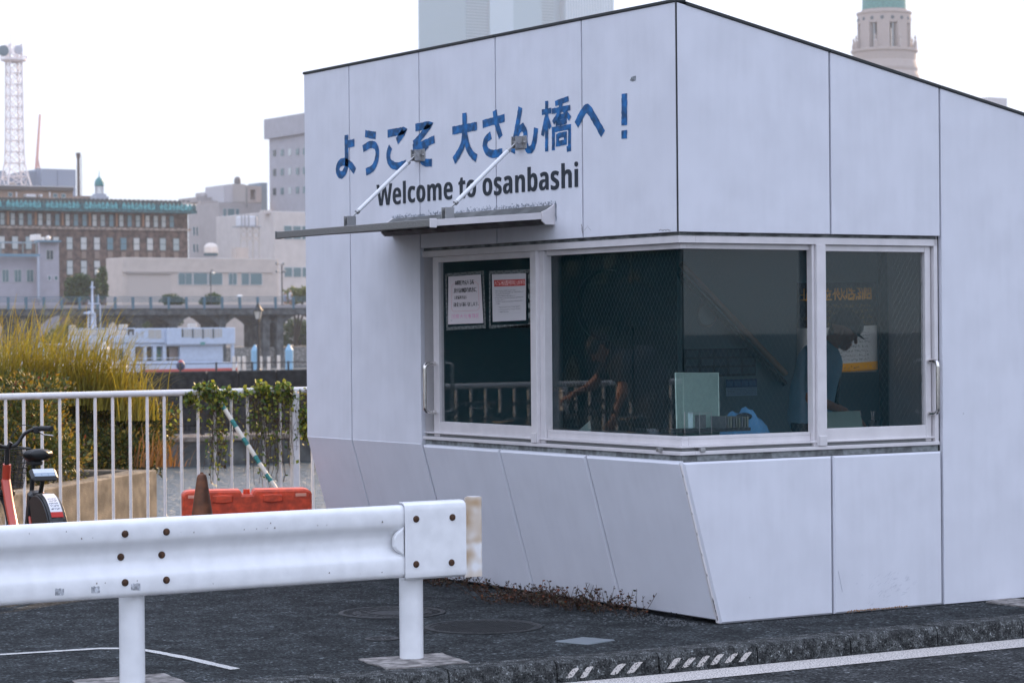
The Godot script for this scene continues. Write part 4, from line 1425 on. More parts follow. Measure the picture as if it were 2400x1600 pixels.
func barrier_cone_pole():
	# plastic road barrier
	var d := 17.1
	var a := at_d(426, 1210, d)
	var c := at_d(728, 1210, d + 0.15)
	var along := Vector3(c.x - a.x, 0, c.z - a.z)
	var W := along.length()
	var mid := (a + c) * 0.5
	var t := thing("road_barrier", "orange-red plastic road barrier with moulded grips behind the rail", "barrier", Vector3(mid.x, 0, mid.z), atan2(-along.z, along.x))
	var hgt := at_d(520, 1147, d + 0.05).y
	var b := MB.new()
	var h := W * 0.5
	var poly := PackedVector2Array([Vector2(-h, 0.02), Vector2(h, 0.02), Vector2(h, hgt - 0.045)])
	for k in 5: poly.push_back(Vector2(h - 0.04, hgt - 0.045) + Vector2(cos(PI / 10 * k + PI / 20), sin(PI / 10 * k + PI / 20)) * 0.042)
	poly.append_array(PackedVector2Array([Vector2(h - 0.05, hgt), Vector2(0.055, hgt), Vector2(0.045, hgt - 0.008), Vector2(0.035, hgt - 0.032), Vector2(-0.035, hgt - 0.032), Vector2(-0.045, hgt - 0.008), Vector2(-0.055, hgt), Vector2(-h + 0.05, hgt)]))
	for k in 5: poly.push_back(Vector2(-h + 0.04, hgt - 0.045) + Vector2(cos(PI / 2 + PI / 10 * k + PI / 20), sin(PI / 2 + PI / 10 * k + PI / 20)) * 0.042)
	poly.push_back(Vector2(-h, hgt - 0.045))
	b.prism(poly, Vector3(0, 0, -0.10), Vector3.RIGHT, Vector3.UP, Vector3.BACK, 0.20, 0.014)
	part(b, "body", M.orange, t)
	for x in [-0.17, 0.17]:
		b = MB.new()
		b.prism(PackedVector2Array([Vector2(x - 0.066, hgt - 0.078), Vector2(x - 0.05, hgt - 0.083), Vector2(x, hgt - 0.087), Vector2(x + 0.05, hgt - 0.083), Vector2(x + 0.066, hgt - 0.078), Vector2(x + 0.066, hgt - 0.034), Vector2(x, hgt - 0.03), Vector2(x - 0.066, hgt - 0.034)]), Vector3(0, 0, 0.0995), Vector3.RIGHT, Vector3.UP, Vector3.BACK, 0.018, 0.005)
		part(b, "moulded_grip", M.orange, t)
	for x in [-h + 0.075, h - 0.075]:
		b = MB.new()
		b.cbox(Vector3(x, hgt - 0.04, 0.1005), Vector3(0.075, 0.022, 0.005), 0.003)
		part(b, "hand_slot", mat(0.75, 0.35, 0.25, 0.6), t)
	b = MB.new()
	b.lathe([Vector2(0, 0.03), Vector2(0.022, 0.03), Vector2(0.024, 0.0), Vector2(0.024, -0.01)], Vector3(0, hgt - 0.03, 0), 12)
	part(b, "filler_cap", M.orange, t)
	b = MB.new()
	b.cboxm(Vector3(-h - 0.01, 0, -0.13), Vector3(h + 0.01, 0.05, 0.13), 0.01)
	part(b, "foot", M.orange, t)
	# traffic cone, faded to brown
	var p := at_d(474, 1290, 15.7)
	var top := at_d(470, 1108, 15.7).y
	t = thing("traffic_cone", "faded brown-orange traffic cone with a round tip and torn white band", "traffic cone", Vector3(p.x, 0, p.z))
	var faded := mat(0.21, 0.07, 0.022, 0.6, 0, T.mottle_strong, 2.0)
	b = MB.new()
	b.lathe([Vector2(0.135, 0.03), Vector2(0.125, 0.04), Vector2(0.032, top - 0.03), Vector2(0.026, top - 0.012), Vector2(0.012, top - 0.004), Vector2(0.008, top + 0.004), Vector2(0, top + 0.006)], Vector3.ZERO, 24)
	part(b, "cone", faded, t)
	b = MB.new()
	b.cbox(Vector3(0, 0.016, 0), Vector3(0.37, 0.032, 0.37), 0.01)
	part(b, "base", faded, t)
	b = MB.new()
	for k in 8:
		var ang := -0.15 + k * 0.055
		var nrm := Vector3(cos(ang + 0.7), 0.26, sin(ang + 0.7)).normalized()
		var y := 0.225 + 0.01 * sin(k * 2.0) + k * 0.004
		var rr := lerpf(0.125, 0.032, (y - 0.04) / (top - 0.07)) + 0.002
		var q := Vector3(cos(ang + 0.7) * rr, y, sin(ang + 0.7) * rr)
		b.box(q, Vector3(0.016, 0.03 + 0.01 * sin(k * 5.0), 0.001), Basis(Vector3.UP, -(ang + 0.7) + PI / 2))
	part(b, "torn_band", mat(0.6, 0.58, 0.55, 0.7), t)
	# striped pole leaning on the railing
	var hi := on_z(519, 948, RZ + 0.05)
	var lo := on_y(707, 1243)
	lo.y = 0.012
	t = thing("striped_pole", "white and teal striped plastic pole leaning against the railing", "pole", lo)
	var L := lo.distance_to(hi)
	var dir := (hi - lo).normalized()
	var s := 0.0
	var k := 0
	while s < L - 0.01:
		var step := 0.108 if k % 2 == 0 else 0.072
		var e := minf(s + step, L)
		b = MB.new()
		b.tube([lo + dir * s, lo + dir * e], 0.0185, 14)
		part_w(b, "white_band" if k % 2 == 0 else "teal_band", mat(0.66, 0.62, 0.54, 0.6, 0, T.mottle, 3.0) if k % 2 == 0 else mat(0.02, 0.27, 0.25, 0.55, 0, T.mottle_strong, 9.0), t)
		s = e
		k += 1
	b = MB.new()
	b.lathe([Vector2(0.0195, 0), Vector2(0.0195, 0.022), Vector2(0.008, 0.034), Vector2(0, 0.036)], hi, 12, dir)
	part_w(b, "cap", M.rail_white, t)
	b = MB.new()
	b.tube([hi + dir * 0.03, hi + dir * 0.10 + Vector3(-0.012, 0.01, 0)], 0.003, 6)
	part_w(b, "wire", M.rail_white, t)

func planter_and_bush():
	var yt := 0.30
	var p1 := on_y(366, 1100, yt)
	var p0 := on_y(144, 1138, yt)
	var along := (p0 - p1).normalized()
	var far := p1 + along * 9.0
	var back := Vector3(along.z, 0, -along.x)
	if back.dot(cam_fwd) < 0: back = -back
	var t := thing("planter", "weathered concrete planter wall behind the railing", "planter", Vector3(p1.x, 0, p1.z))
	var b := MB.new()
	var poly := PackedVector2Array()
	for q in [p1, far, far + back * 0.22, p1 + back * 0.22]: poly.push_back(Vector2(q.x, q.z))
	b.prism(poly, Vector3(0, -1.9, 0), Vector3.RIGHT, Vector3.BACK, Vector3.UP, yt + 1.9, 0.012)
	var conc := relief(mat(0.24, 0.205, 0.16, 0.92, 0, T.mottle_strong, 0.9), T.bump, 0.4)
	part_w(b, "front_wall", conc, t)
	b = MB.new()
	poly = PackedVector2Array()
	for q in [p1 + back * 0.222, p1 + back * 2.6, p1 + back * 2.6 + along * 0.2, p1 + back * 0.222 + along * 0.2]: poly.push_back(Vector2(q.x, q.z))
	b.prism(poly, Vector3(0, -1.9, 0), Vector3.RIGHT, Vector3.BACK, Vector3.UP, yt + 1.9, 0.012)
	part_w(b, "side_wall", conc, t)
	b = MB.new()
	poly = PackedVector2Array()
	for q in [p1 + back * 0.223 + along * 0.201, far + back * 0.223, far + back * 2.6, p1 + back * 2.6 + along * 0.201]: poly.push_back(Vector2(q.x, q.z))
	b.prism(poly, Vector3(0, -0.2, 0), Vector3.RIGHT, Vector3.BACK, Vector3.UP, yt + 0.12)
	part_w(b, "soil", mat(0.05, 0.038, 0.026, 0.95, 0, T.mottle_strong, 2.0), t)
	# stones below it by the water
	b = MB.new()
	var rng := RandomNumberGenerator.new()
	rng.seed = 8
	for k in 3:
		var c := p1 + back * (0.5 + k * 1.3) + Vector3(0.45, 0, 0)
		var o := MB.new()
		o.cbox(Vector3(c.x, -0.62 - 0.1 * k, c.z), Vector3(1.0, 0.75, 1.2), 0.06, Basis(Vector3.UP, 0.3 * k))
		var s := part(o, "shore_stone", M.concrete, self)
		tag(s, "rough grey stone at the water below the planter", "stone", "stones below the planter")
	# shrubs: overlapping crowns of small leaves
	var yz := on_y(200, 1100, 0.35)
	# px, py of a lump's middle, depth behind the wall front, radii
	var lumps := [[40, 1000, 0.95, 0.55, 0.42], [130, 985, 1.1, 0.55, 0.45], [225, 1000, 1.0, 0.5, 0.42], [310, 1010, 0.95, 0.42, 0.40], [365, 1000, 1.2, 0.26, 0.30], [90, 1075, 0.6, 0.5, 0.30], [190, 1070, 0.6, 0.5, 0.33], [280, 1065, 0.55, 0.45, 0.30], [345, 1060, 0.7, 0.25, 0.26], [10, 1060, 0.6, 0.5, 0.35], [60, 920, 1.5, 0.5, 0.22], [150, 905, 1.6, 0.5, 0.2], [240, 930, 1.5, 0.45, 0.24], [-80, 1010, 1.0, 0.6, 0.5], [-180, 1010, 1.2, 0.6, 0.5]]
	var k := 0
	for group in [[0, 1, 5, 9, 10, 13, 14], [2, 6, 11, 12], [3, 4, 7, 8]]:
		rng.seed = 300 + k
		var names := ["golden green clipped shrub in the planter behind the bicycle", "golden green shrub under the long grass in the planter", "small golden shrub at the planter corner beside the vines"]
		var leaves := MB.new()
		var stems := MB.new()
		var root := Vector3.ZERO
		for i in group:
			var L: Array = lumps[i]
			var dd := (on_y(L[0], 1100, yt) - cam_pos).dot(cam_fwd) if L[0] > 100 else (p0 - cam_pos).dot(cam_fwd)
			var c := at_d(L[0], L[1], dd + L[2] + 0.2)
			if root == Vector3.ZERO: root = Vector3(c.x, yt - 0.1, c.z)
			stems.tube([Vector3(c.x, yt - 0.1, c.z), c], 0.012, 5)
			var n := int(5200.0 * L[3] * L[4] * 4.0)
			for j in n:
				var u := rand_dir(rng)
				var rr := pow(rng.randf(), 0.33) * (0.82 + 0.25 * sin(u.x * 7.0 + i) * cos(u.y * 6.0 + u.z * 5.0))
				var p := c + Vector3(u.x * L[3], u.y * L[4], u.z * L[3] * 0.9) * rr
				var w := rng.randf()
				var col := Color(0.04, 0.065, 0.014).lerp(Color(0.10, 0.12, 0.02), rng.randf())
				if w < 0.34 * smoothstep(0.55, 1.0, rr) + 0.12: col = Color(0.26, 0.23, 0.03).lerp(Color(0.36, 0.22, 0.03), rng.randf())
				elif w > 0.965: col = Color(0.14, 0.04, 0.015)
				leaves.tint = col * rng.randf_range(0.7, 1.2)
				var d := (u + rand_dir(rng) * 0.9 + Vector3(0, 0.4, 0)).normalized()
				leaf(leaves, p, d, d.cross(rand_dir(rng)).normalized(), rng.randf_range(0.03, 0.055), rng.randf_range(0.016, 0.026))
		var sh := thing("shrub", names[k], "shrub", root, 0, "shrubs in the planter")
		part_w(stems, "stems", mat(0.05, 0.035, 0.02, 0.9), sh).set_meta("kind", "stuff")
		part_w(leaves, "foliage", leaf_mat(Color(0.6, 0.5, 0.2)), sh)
		k += 1
	# long arching grass: tufts
	var tufts := [[-60, 930, 1.0, 260, 1.0], [20, 925, 0.9, 360, 1.0], [75, 915, 1.1, 360, 1.05], [140, 925, 0.95, 360, 1.0], [205, 935, 1.0, 340, 0.95], [262, 960, 0.95, 300, 0.85], [310, 985, 0.9, 200, 0.72], [372, 1085, 0.5, 110, 0.42]]
	k = 0
	for q in tufts:
		rng.seed = 500 + k
		var dd := (on_y(maxf(q[0], 100), 1100, yt) - cam_pos).dot(cam_fwd)
		var c := at_d(q[0], q[1], dd + q[2])
		c.y = minf(c.y, 0.88) if k < 7 else 0.30
		var dry := k == 7
		var b2 := MB.new()
		for j in int(q[3]):
			var az := rng.randf() * TAU
			var out := Vector3(cos(az), 0, sin(az))
			# most bend over to the camera's right, as if combed by the wind
			out = (out + cam_right * 0.9).normalized()
			var L: float = q[4] * rng.randf_range(0.3, 1.2)
			var lean := rng.randf_range(0.1, 1.15)
			var p := c + Vector3(rng.randfn() * 0.12, 0, rng.randfn() * 0.12)
			var side := out.cross(Vector3.UP).normalized()
			var w := rng.randf_range(0.0035, 0.008)
			var col := Color(0.30, 0.30, 0.04).lerp(Color(0.52, 0.42, 0.07), rng.randf()) * rng.randf_range(0.55, 1.1)
			if dry: col = Color(0.30, 0.16, 0.06) * rng.randf_range(0.6, 1.2)
			b2.tint = col
			var seg := 8
			var vel := (Vector3.UP + out * lean * 0.35).normalized()
			var prev := p
			for s in seg:
				var step := L / seg
				var nxt := prev + vel * step
				vel = (vel + (out * (0.12 + 0.16 * lean) + Vector3.DOWN * (0.10 + 0.20 * lean)) * (float(s) / seg + 0.25)).normalized()
				var wa := w * (1.0 - float(s) / seg * 0.8)
				var wb := w * (1.0 - float(s + 1) / seg * 0.8)
				b2.quad(prev - side * wa, prev + side * wa, nxt + side * wb, nxt - side * wb)
				prev = nxt
		var tuft := part(b2, "grass_tuft", leaf_mat(Color(0.75, 0.65, 0.3)), self)
		tag(tuft, "dry rust-brown grass tuft spilling over the planter corner" if dry else "tuft of long yellow-green arching grass above the planter shrubs", "grass", "grass tufts in the planter")
		k += 1

# ---------------------------------------------------------------- rental bicycles
func wheel(parent: Node, called: String, c: Vector3, r: float):
	var b := MB.new()
	var w := Node3D.new()
	w.name = called
	parent.add_child(w)
	w.position = c
	var ringp := []
	for k in 41: ringp.push_back(Vector3(cos(TAU * k / 40), sin(TAU * k / 40), 0))
	var pts := []
	for p in ringp: pts.push_back(p * (r - 0.022))
	b.tube(pts, 0.022, 8, false)
	part(b, "tyre", mat(0.015, 0.015, 0.015, 0.8), w)
	b = MB.new()
	pts = []
	for p in ringp: pts.push_back(p * (r - 0.046))
	b.tube(pts, 0.010, 6, false)
	part(b, "rim", M.steel, w)
	b = MB.new()
	b.lathe([Vector2(0, -0.05), Vector2(0.03, -0.045), Vector2(0.03, 0.045), Vector2(0, 0.05)], Vector3.ZERO, 12, Vector3.BACK)
	part(b, "hub", M.black, w)
	b = MB.new()
	for k in 28:
		var a := TAU * k / 28
		b.tube([Vector3(cos(a + 0.3) * 0.028, sin(a + 0.3) * 0.028, 0.03 * (1 if k % 2 else -1)), Vector3(cos(a), sin(a), 0) * (r - 0.05)], 0.001, 3, false)
	var s := part(b, "spokes", M.steel, w)
	s.set_meta("kind", "stuff")

func make_bike(called: String, label: String, where: Vector3, turn: float, group: String) -> Node3D:
	var t := thing(called, label, "bicycle", where, turn, group)
	var red := mat(0.52, 0.045, 0.014, 0.3, 0, T.mottle, 2.0)
	red.clearcoat_enabled = true
	var r := 0.29
	wheel(t, "rear_wheel", Vector3(0, r, 0), r)
	wheel(t, "front_wheel", Vector3(1.08, r, 0), r)
	var b := MB.new()
	# low step-through frame
	var head_lo := Vector3(0.93, 0.60, 0)
	var head_hi := Vector3(0.885, 0.76, 0)
	b.tube([head_lo + Vector3(-0.01, 0.06, 0), Vector3(0.84, 0.52, 0), Vector3(0.72, 0.36, 0), Vector3(0.60, 0.29, 0), Vector3(0.42, 0.275, 0)], 0.031, 12)
	b.tube([head_lo, head_hi], 0.026, 12)
	b.tube([Vector3(0.42, 0.275, 0), Vector3(0.31, 0.60, 0)], 0.022, 10)
	for s in [-1, 1]:
		b.tube([Vector3(0.42, 0.275, 0.03 * s), Vector3(0.0, r, 0.07 * s)], 0.012, 8)
		b.tube([Vector3(0.32, 0.56, 0.02 * s), Vector3(0.0, r, 0.07 * s)], 0.010, 8)
	part(b, "frame", red, t)
	b = MB.new()
	for s in [-1, 1]: b.tube([head_lo + Vector3(0.01, -0.02, 0.03 * s), Vector3(1.0, 0.5, 0.062 * s), Vector3(1.08, r, 0.062 * s)], 0.012, 8)
	b.cbox(head_lo + Vector3(0.008, -0.025, 0), Vector3(0.06, 0.04, 0.12), 0.01)
	part(b, "fork", M.black, t)
	# handlebar swept back, with grips, lever, stem
	b = MB.new()
	b.tube([head_hi, Vector3(0.87, 0.86, 0)], 0.016, 10)
	b.tube([Vector3(0.87, 0.86, 0), Vector3(0.855, 0.90, 0.02)], 0.014, 8)
	var hb := smooth_path([Vector3(0.72, 0.985, -0.22), Vector3(0.80, 0.985, -0.185), Vector3(0.85, 0.955, -0.11), Vector3(0.865, 0.88, -0.05), Vector3(0.865, 0.88, 0.05), Vector3(0.85, 0.955, 0.11), Vector3(0.80, 0.985, 0.185), Vector3(0.72, 0.985, 0.22)], 6)
	b.tube(hb, 0.0115, 8)
	part(b, "handlebar", M.black_gloss, t)
	for s in [-1, 1]:
		b = MB.new()
		b.tube([Vector3(0.685, 0.985, 0.235 * s), Vector3(0.79, 0.985, 0.19 * s)], 0.0175, 10)
		part(b, "grip", M.black, t)
		b = MB.new()
		b.cbox(Vector3(0.815, 0.975, 0.172 * s), Vector3(0.05, 0.045, 0.04), 0.008)
		part(b, "shifter", M.black, t)
		b = MB.new()
		b.tube([Vector3(0.83, 0.965, 0.185 * s), Vector3(0.78, 0.945, 0.21 * s), Vector3(0.71, 0.94, 0.25 * s)], 0.005, 6)
		part(b, "brake_lever", M.chrome, t)
		b = MB.new()
		b.tube(smooth_path([Vector3(0.84, 0.97, 0.2 * s), Vector3(1.0, 1.0, 0.13 * s), Vector3(1.0, 0.88, 0.04 * s), Vector3(0.95, 0.66, 0.02 * s)], 6), 0.003, 5)
		part(b, "cable", M.black, t)
	# wire basket
	var bas := Node3D.new()
	bas.name = "basket"
	t.add_child(bas)
	b = MB.new()
	var cx := 1.14
	for lev in 9:
		var f := lev / 8.0
		var y := 0.60 + 0.25 * f
		var hx := lerpf(0.11, 0.145, f)
		var hz := lerpf(0.14, 0.185, f)
		var q := [Vector3(cx - hx, y, -hz), Vector3(cx + hx, y, -hz), Vector3(cx + hx, y, hz), Vector3(cx - hx, y, hz), Vector3(cx - hx, y, -hz)]
		for i in 4: b.tube([q[i], q[i + 1]], 0.0022 if lev < 8 else 0.005, 5, false)
	for k in 14:
		var f := k / 13.0 * 2.0 - 1.0
		for s in [-1, 1]:
			b.tube([Vector3(cx + f * 0.11, 0.60, 0.14 * s), Vector3(cx + f * 0.145, 0.85, 0.185 * s)], 0.002, 4, false)
			b.tube([Vector3(cx + 0.11 * s, 0.60, f * 0.14), Vector3(cx + 0.145 * s, 0.85, f * 0.185)], 0.002, 4, false)
		b.tube([Vector3(cx - 0.11, 0.60, f * 0.14), Vector3(cx + 0.11, 0.60, f * 0.14)], 0.002, 4, false)
	var wires := part(b, "wires", M.black, bas)
	wires.set_meta("kind", "stuff")
	b = MB.new()
	b.tube([Vector3(0.94, 0.66, 0), Vector3(1.04, 0.62, 0)], 0.012, 6)
	part(b, "bracket", M.black, bas)
	# saddle
	b = MB.new()
	var seat := []
	for k in 13:
		var f := k / 12.0
		var half := lerpf(0.092, 0.024, smoothstep(0.15, 0.8, f))
		if k == 0: half = 0.06
		if k == 12: half = 0.012
		seat.push_back([Vector3(0.125 + 0.27 * f, 0.845 + 0.012 * cos(f * PI * 1.3), 0), half, 0.032 if k > 0 and k < 12 else 0.018])
	for k in 12:
		for i in 14:
			var a0 := TAU * i / 14
			var a1 := TAU * (i + 1) / 14
			var P := func(q: Array, a: float) -> Array:
				var dd := Vector3(0, sin(a) * q[2] * (1.0 if sin(a) > 0 else 1.35), cos(a) * q[1])
				return [q[0] + dd, Vector3(0, sin(a) / q[2], cos(a) / q[1]).normalized()]
			var A: Array = P.call(seat[k], a0)
			var B: Array = P.call(seat[k], a1)
			var C: Array = P.call(seat[k + 1], a1)
			var D: Array = P.call(seat[k + 1], a0)
			b.trin(A[0], C[0], B[0], A[1], C[1], B[1])
			b.trin(A[0], D[0], C[0], A[1], D[1], C[1])
	b.ball(seat[0][0], Vector3(0.02, 0.028, 0.06), 6, 10)
	part(b, "saddle", mat(0.02, 0.02, 0.021, 0.42), t)
	b = MB.new()
	b.tube([Vector3(0.31, 0.60, 0), Vector3(0.245, 0.80, 0)], 0.0145, 10)
	b.cbox(Vector3(0.235, 0.80, 0), Vector3(0.14, 0.03, 0.07), 0.008)
	part(b, "seat_post", M.black, t)
	# deep black rear mudguard with side covers
	var g := Node3D.new()
	g.name = "rear_mudguard"
	t.add_child(g)
	b = MB.new()
	var ro := r + 0.045
	var lastp := []
	for k in 25:
		var a := deg_to_rad(lerpf(58, 205, k / 24.0))
		var c := Vector3(cos(a), sin(a), 0)
		var now := [Vector3(0, r, 0) + c * (ro - 0.05) + Vector3(0, 0, -0.052), Vector3(0, r, 0) + c * (ro - 0.006) + Vector3(0, 0, -0.05), Vector3(0, r, 0) + c * ro + Vector3(0, 0, -0.03), Vector3(0, r, 0) + c * (ro + 0.004), Vector3(0, r, 0) + c * ro + Vector3(0, 0, 0.03), Vector3(0, r, 0) + c * (ro - 0.006) + Vector3(0, 0, 0.05), Vector3(0, r, 0) + c * (ro - 0.05) + Vector3(0, 0, 0.052)]
		if k > 0:
			for i in 6: b.quad(lastp[i], now[i], now[i + 1], lastp[i + 1])
		lastp = now
	part(b, "guard", M.black_gloss, g)
	for s in [-1, 1]:
		b = MB.new()
		var poly := PackedVector2Array()
		for k in 17:
			var a := deg_to_rad(lerpf(62, 200, k / 16.0))
			poly.push_back(Vector2(cos(a), sin(a)) * (ro - 0.012))
		poly.push_back(Vector2(-0.10, -0.10)); poly.push_back(Vector2(0.02, 0.02))
		b.prism(poly, Vector3(0, r, 0.053 * s), Vector3.RIGHT, Vector3.UP, Vector3(0, 0, s), 0.006, 0.002)
		part(b, "side_cover", M.black_gloss, g)
	# printed sticker lying on the guard's crown
	b = MB.new()
	for k in 6:
		var a0 := deg_to_rad(lerpf(100, 142, k / 6.0))
		var a1 := deg_to_rad(lerpf(100, 142, (k + 1) / 6.0))
		var c0 := Vector3(0, r, 0) + Vector3(cos(a0), sin(a0), 0) * (ro + 0.0062)
		var c1 := Vector3(0, r, 0) + Vector3(cos(a1), sin(a1), 0) * (ro + 0.0062)
		b.quad(c1 + Vector3(0, 0, -0.036), c1 + Vector3(0, 0, 0.036), c0 + Vector3(0, 0, 0.036), c0 + Vector3(0, 0, -0.036))
		var m := b.uv.size() - 6
		var u0 := 1.0 - k / 6.0
		for e in [[0, 0, 1], [1, 1, 0], [2, 1, 1], [3, 0, 1], [4, 0, 0], [5, 1, 0]]: b.uv[m + e[0]] = Vector2(e[1], (k + e[2]) / 6.0)
	var im := Image.create(96, 128, false, Image.FORMAT_RGB8)
	im.fill(Color(0.86, 0.86, 0.88))
	im.fill_rect(Rect2i(0, 108, 96, 20), Color(0.72, 0.16, 0.13))
	var rng := RandomNumberGenerator.new()
	rng.seed = 4
	for y in [40, 52, 66, 78, 92]: small_print(im, 14, 80, y, 6, Color(0.2, 0.2, 0.22), rng)
	part(b, "sticker", printed(im), g)
	b = MB.new()
	b.cbox(Vector3(-ro + 0.02, r - 0.03, 0), Vector3(0.05, 0.16, 0.09), 0.012)
	part(b, "tail_block", M.black, g)
	b = MB.new()
	b.lathe([Vector2(0.0, -0.05), Vector2(0.014, -0.045), Vector2(0.016, 0.0), Vector2(0.0, 0.03)], Vector3(-ro - 0.008, r - 0.05, 0.0), 10)
	part(b, "red_reflector", mat(0.45, 0.02, 0.015, 0.15), g)
	# battery behind the seat tube
	b = MB.new()
	b.cbox(Vector3(0.245, 0.47, 0), Vector3(0.085, 0.33, 0.10), 0.02, Basis(Vector3(0, 0, 1), 0.32))
	part(b, "battery", M.black_gloss, t)
	for q in [[0.49, 0.07], [0.40, 0.055]]:
		b = MB.new()
		b.cbox(Vector3(0.235, q[0], 0.0505), Vector3(0.055, q[1], 0.002), 0.0005, Basis(Vector3(0, 0, 1), 0.32))
		part(b, "battery_label", mat(0.5, 0.56, 0.64, 0.5, 0, T.fine, 20.0), t)
		b = MB.new()
		b.cbox(Vector3(0.20, q[0] - 0.012, 0.0), Vector3(0.002, q[1], 0.06), 0.0005, Basis(Vector3(0, 0, 1), 0.32))
		part(b, "battery_label", mat(0.5, 0.56, 0.64, 0.5, 0, T.fine, 20.0), t)
	b = MB.new()
	b.tube([Vector3(0.17, 0.62, 0.03), Vector3(0.13, 0.55, 0.045), Vector3(0.12, 0.35, 0.075)], 0.009, 6)
	part(b, "red_lock_arm", red, t)
	# lock and card reader on the carrier
	var bs := Basis(Vector3(0, 0, 1), 0.62)
	b = MB.new()
	b.cbox(Vector3(0.03, 0.735, 0), Vector3(0.105, 0.035, 0.165), 0.016, bs)
	part(b, "card_reader", M.black_gloss, t)
	b = MB.new()
	var up := bs * Vector3(0, 1, 0)
	var fx := bs * Vector3(1, 0, 0)
	var ctr := Vector3(0.03, 0.735, 0) + up * 0.0182
	b.quaduv(ctr - fx * 0.036 + Vector3(0, 0, -0.064), ctr - fx * 0.036 + Vector3(0, 0, 0.064), ctr + fx * 0.036 + Vector3(0, 0, 0.064), ctr + fx * 0.036 + Vector3(0, 0, -0.064))
	im = Image.create(128, 72, false, Image.FORMAT_RGB8)
	im.fill(Color(0.80, 0.83, 0.86))
	im.fill_rect(Rect2i(0, 40, 128, 32), Color(0.52, 0.58, 0.64))
	for k in 3: im.fill_rect(Rect2i(8 + k * 40, 46, 34, 20), Color(0.6, 0.66, 0.72))
	for k in 40: ink(im, Vector2(64 + cos(k * 0.157) * 15, 20 + sin(k * 0.157) * 15), Vector2(64 + cos(k * 0.157) * 15, 20 + sin(k * 0.157) * 15), 0.8, Color(0.62, 0.68, 0.74))
	var pm := printed(im)
	pm.roughness = 0.25
	part(b, "reader_face", pm, t)
	b = MB.new()
	b.tube([Vector3(0.05, 0.70, 0), Vector3(0.12, 0.60, 0), Vector3(0.25, 0.58, 0)], 0.014, 8)
	part(b, "carrier", M.black, t)
	# cranks, pedals, stand
	b = MB.new()
	b.lathe([Vector2(0, 0.03), Vector2(0.085, 0.032), Vector2(0.085, 0.038), Vector2(0, 0.042)], Vector3(0.42, 0.275, 0), 20, Vector3.BACK)
	part(b, "chainwheel", M.black, t)
	for s in [-1, 1]:
		b = MB.new()
		b.tube([Vector3(0.42, 0.275, 0.05 * s), Vector3(0.42 + 0.14 * s, 0.275 - 0.06 * s, 0.07 * s)], 0.009, 6)
		b.cbox(Vector3(0.42 + 0.14 * s, 0.275 - 0.06 * s, 0.12 * s), Vector3(0.09, 0.022, 0.09), 0.006)
		part(b, "pedal", M.black, t)
		b = MB.new()
		b.tube([Vector3(-0.01, r, 0.08 * s), Vector3(-0.06, 0.015, 0.13 * s)], 0.008, 6)
		part(b, "stand_leg", M.steel, t)
	return t

func smooth_path(p: Array, n: int) -> Array:
	var out := []
	for i in p.size() - 1:
		var a: Vector3 = p[maxi(i - 1, 0)]
		var b: Vector3 = p[i]
		var c: Vector3 = p[i + 1]
		var d: Vector3 = p[mini(i + 2, p.size() - 1)]
		for k in n: out.push_back(b.cubic_interpolate(c, a, d, float(k) / n))
	out.push_back(p[-1])
	return out

func bikes():
	var rear := at_d(106, 1280, 15.0)
	var head := (cam_right * -0.44 + Vector3(cam_fwd.x, 0, cam_fwd.z).normalized() * 0.90)
	var turn := atan2(-head.z, head.x)
	var one := make_bike("rental_bicycle", "red rental bicycle with black mudguard, saddle and wire basket behind the guardrail", Vector3(rear.x, 0, rear.z), turn, "rental bicycles by the railing")
	# more of them in the row along the railing; the booth's side windows mirror them
	var k := 0
	for px in [1085, 1180, 1330, 1500]:
		var p := on_z(px, 1000, -6.35)
		var c := copy(one, "rental_bicycle", Vector3(-p.x - 0.3, 0, -6.0 + 0.1 * k), 1.25 + 0.08 * k)
		c.set_meta("label", "red rental bicycle parked in the row along the railing, mirrored in the booth's side windows")
		k += 1

# ---------------------------------------------------------------- harbour
func zbox(b: MB, px0: float, px1: float, py0: float, py1: float, z: float, depth: float, ch := 0.0):
	var a := on_z(px0, (py0 + py1) * 0.5, z)
	var c := on_z(px1, (py0 + py1) * 0.5, z)
	var m := (px0 + px1) * 0.5
	var y1 := on_z(m, py0, z).y
	var y0 := on_z(m, py1, z).y
	if ch > 0: b.cboxm(Vector3(a.x, y0, z - depth), Vector3(c.x, y1, z), ch)
	else: b.boxm(Vector3(a.x, y0, z - depth), Vector3(c.x, y1, z))

func zpart(t: Node, called: String, m: Material, px0: float, px1: float, py0: float, py1: float, z: float, depth: float, ch := 0.0) -> MeshInstance3D:
	var b := MB.new()
	zbox(b, px0, px1, py0, py1, z, depth, ch)
	return part_w(b, called, m, t)

func root_of(t: Node) -> Node3D:
	while t.get_parent() != self: t = t.get_parent()
	return t

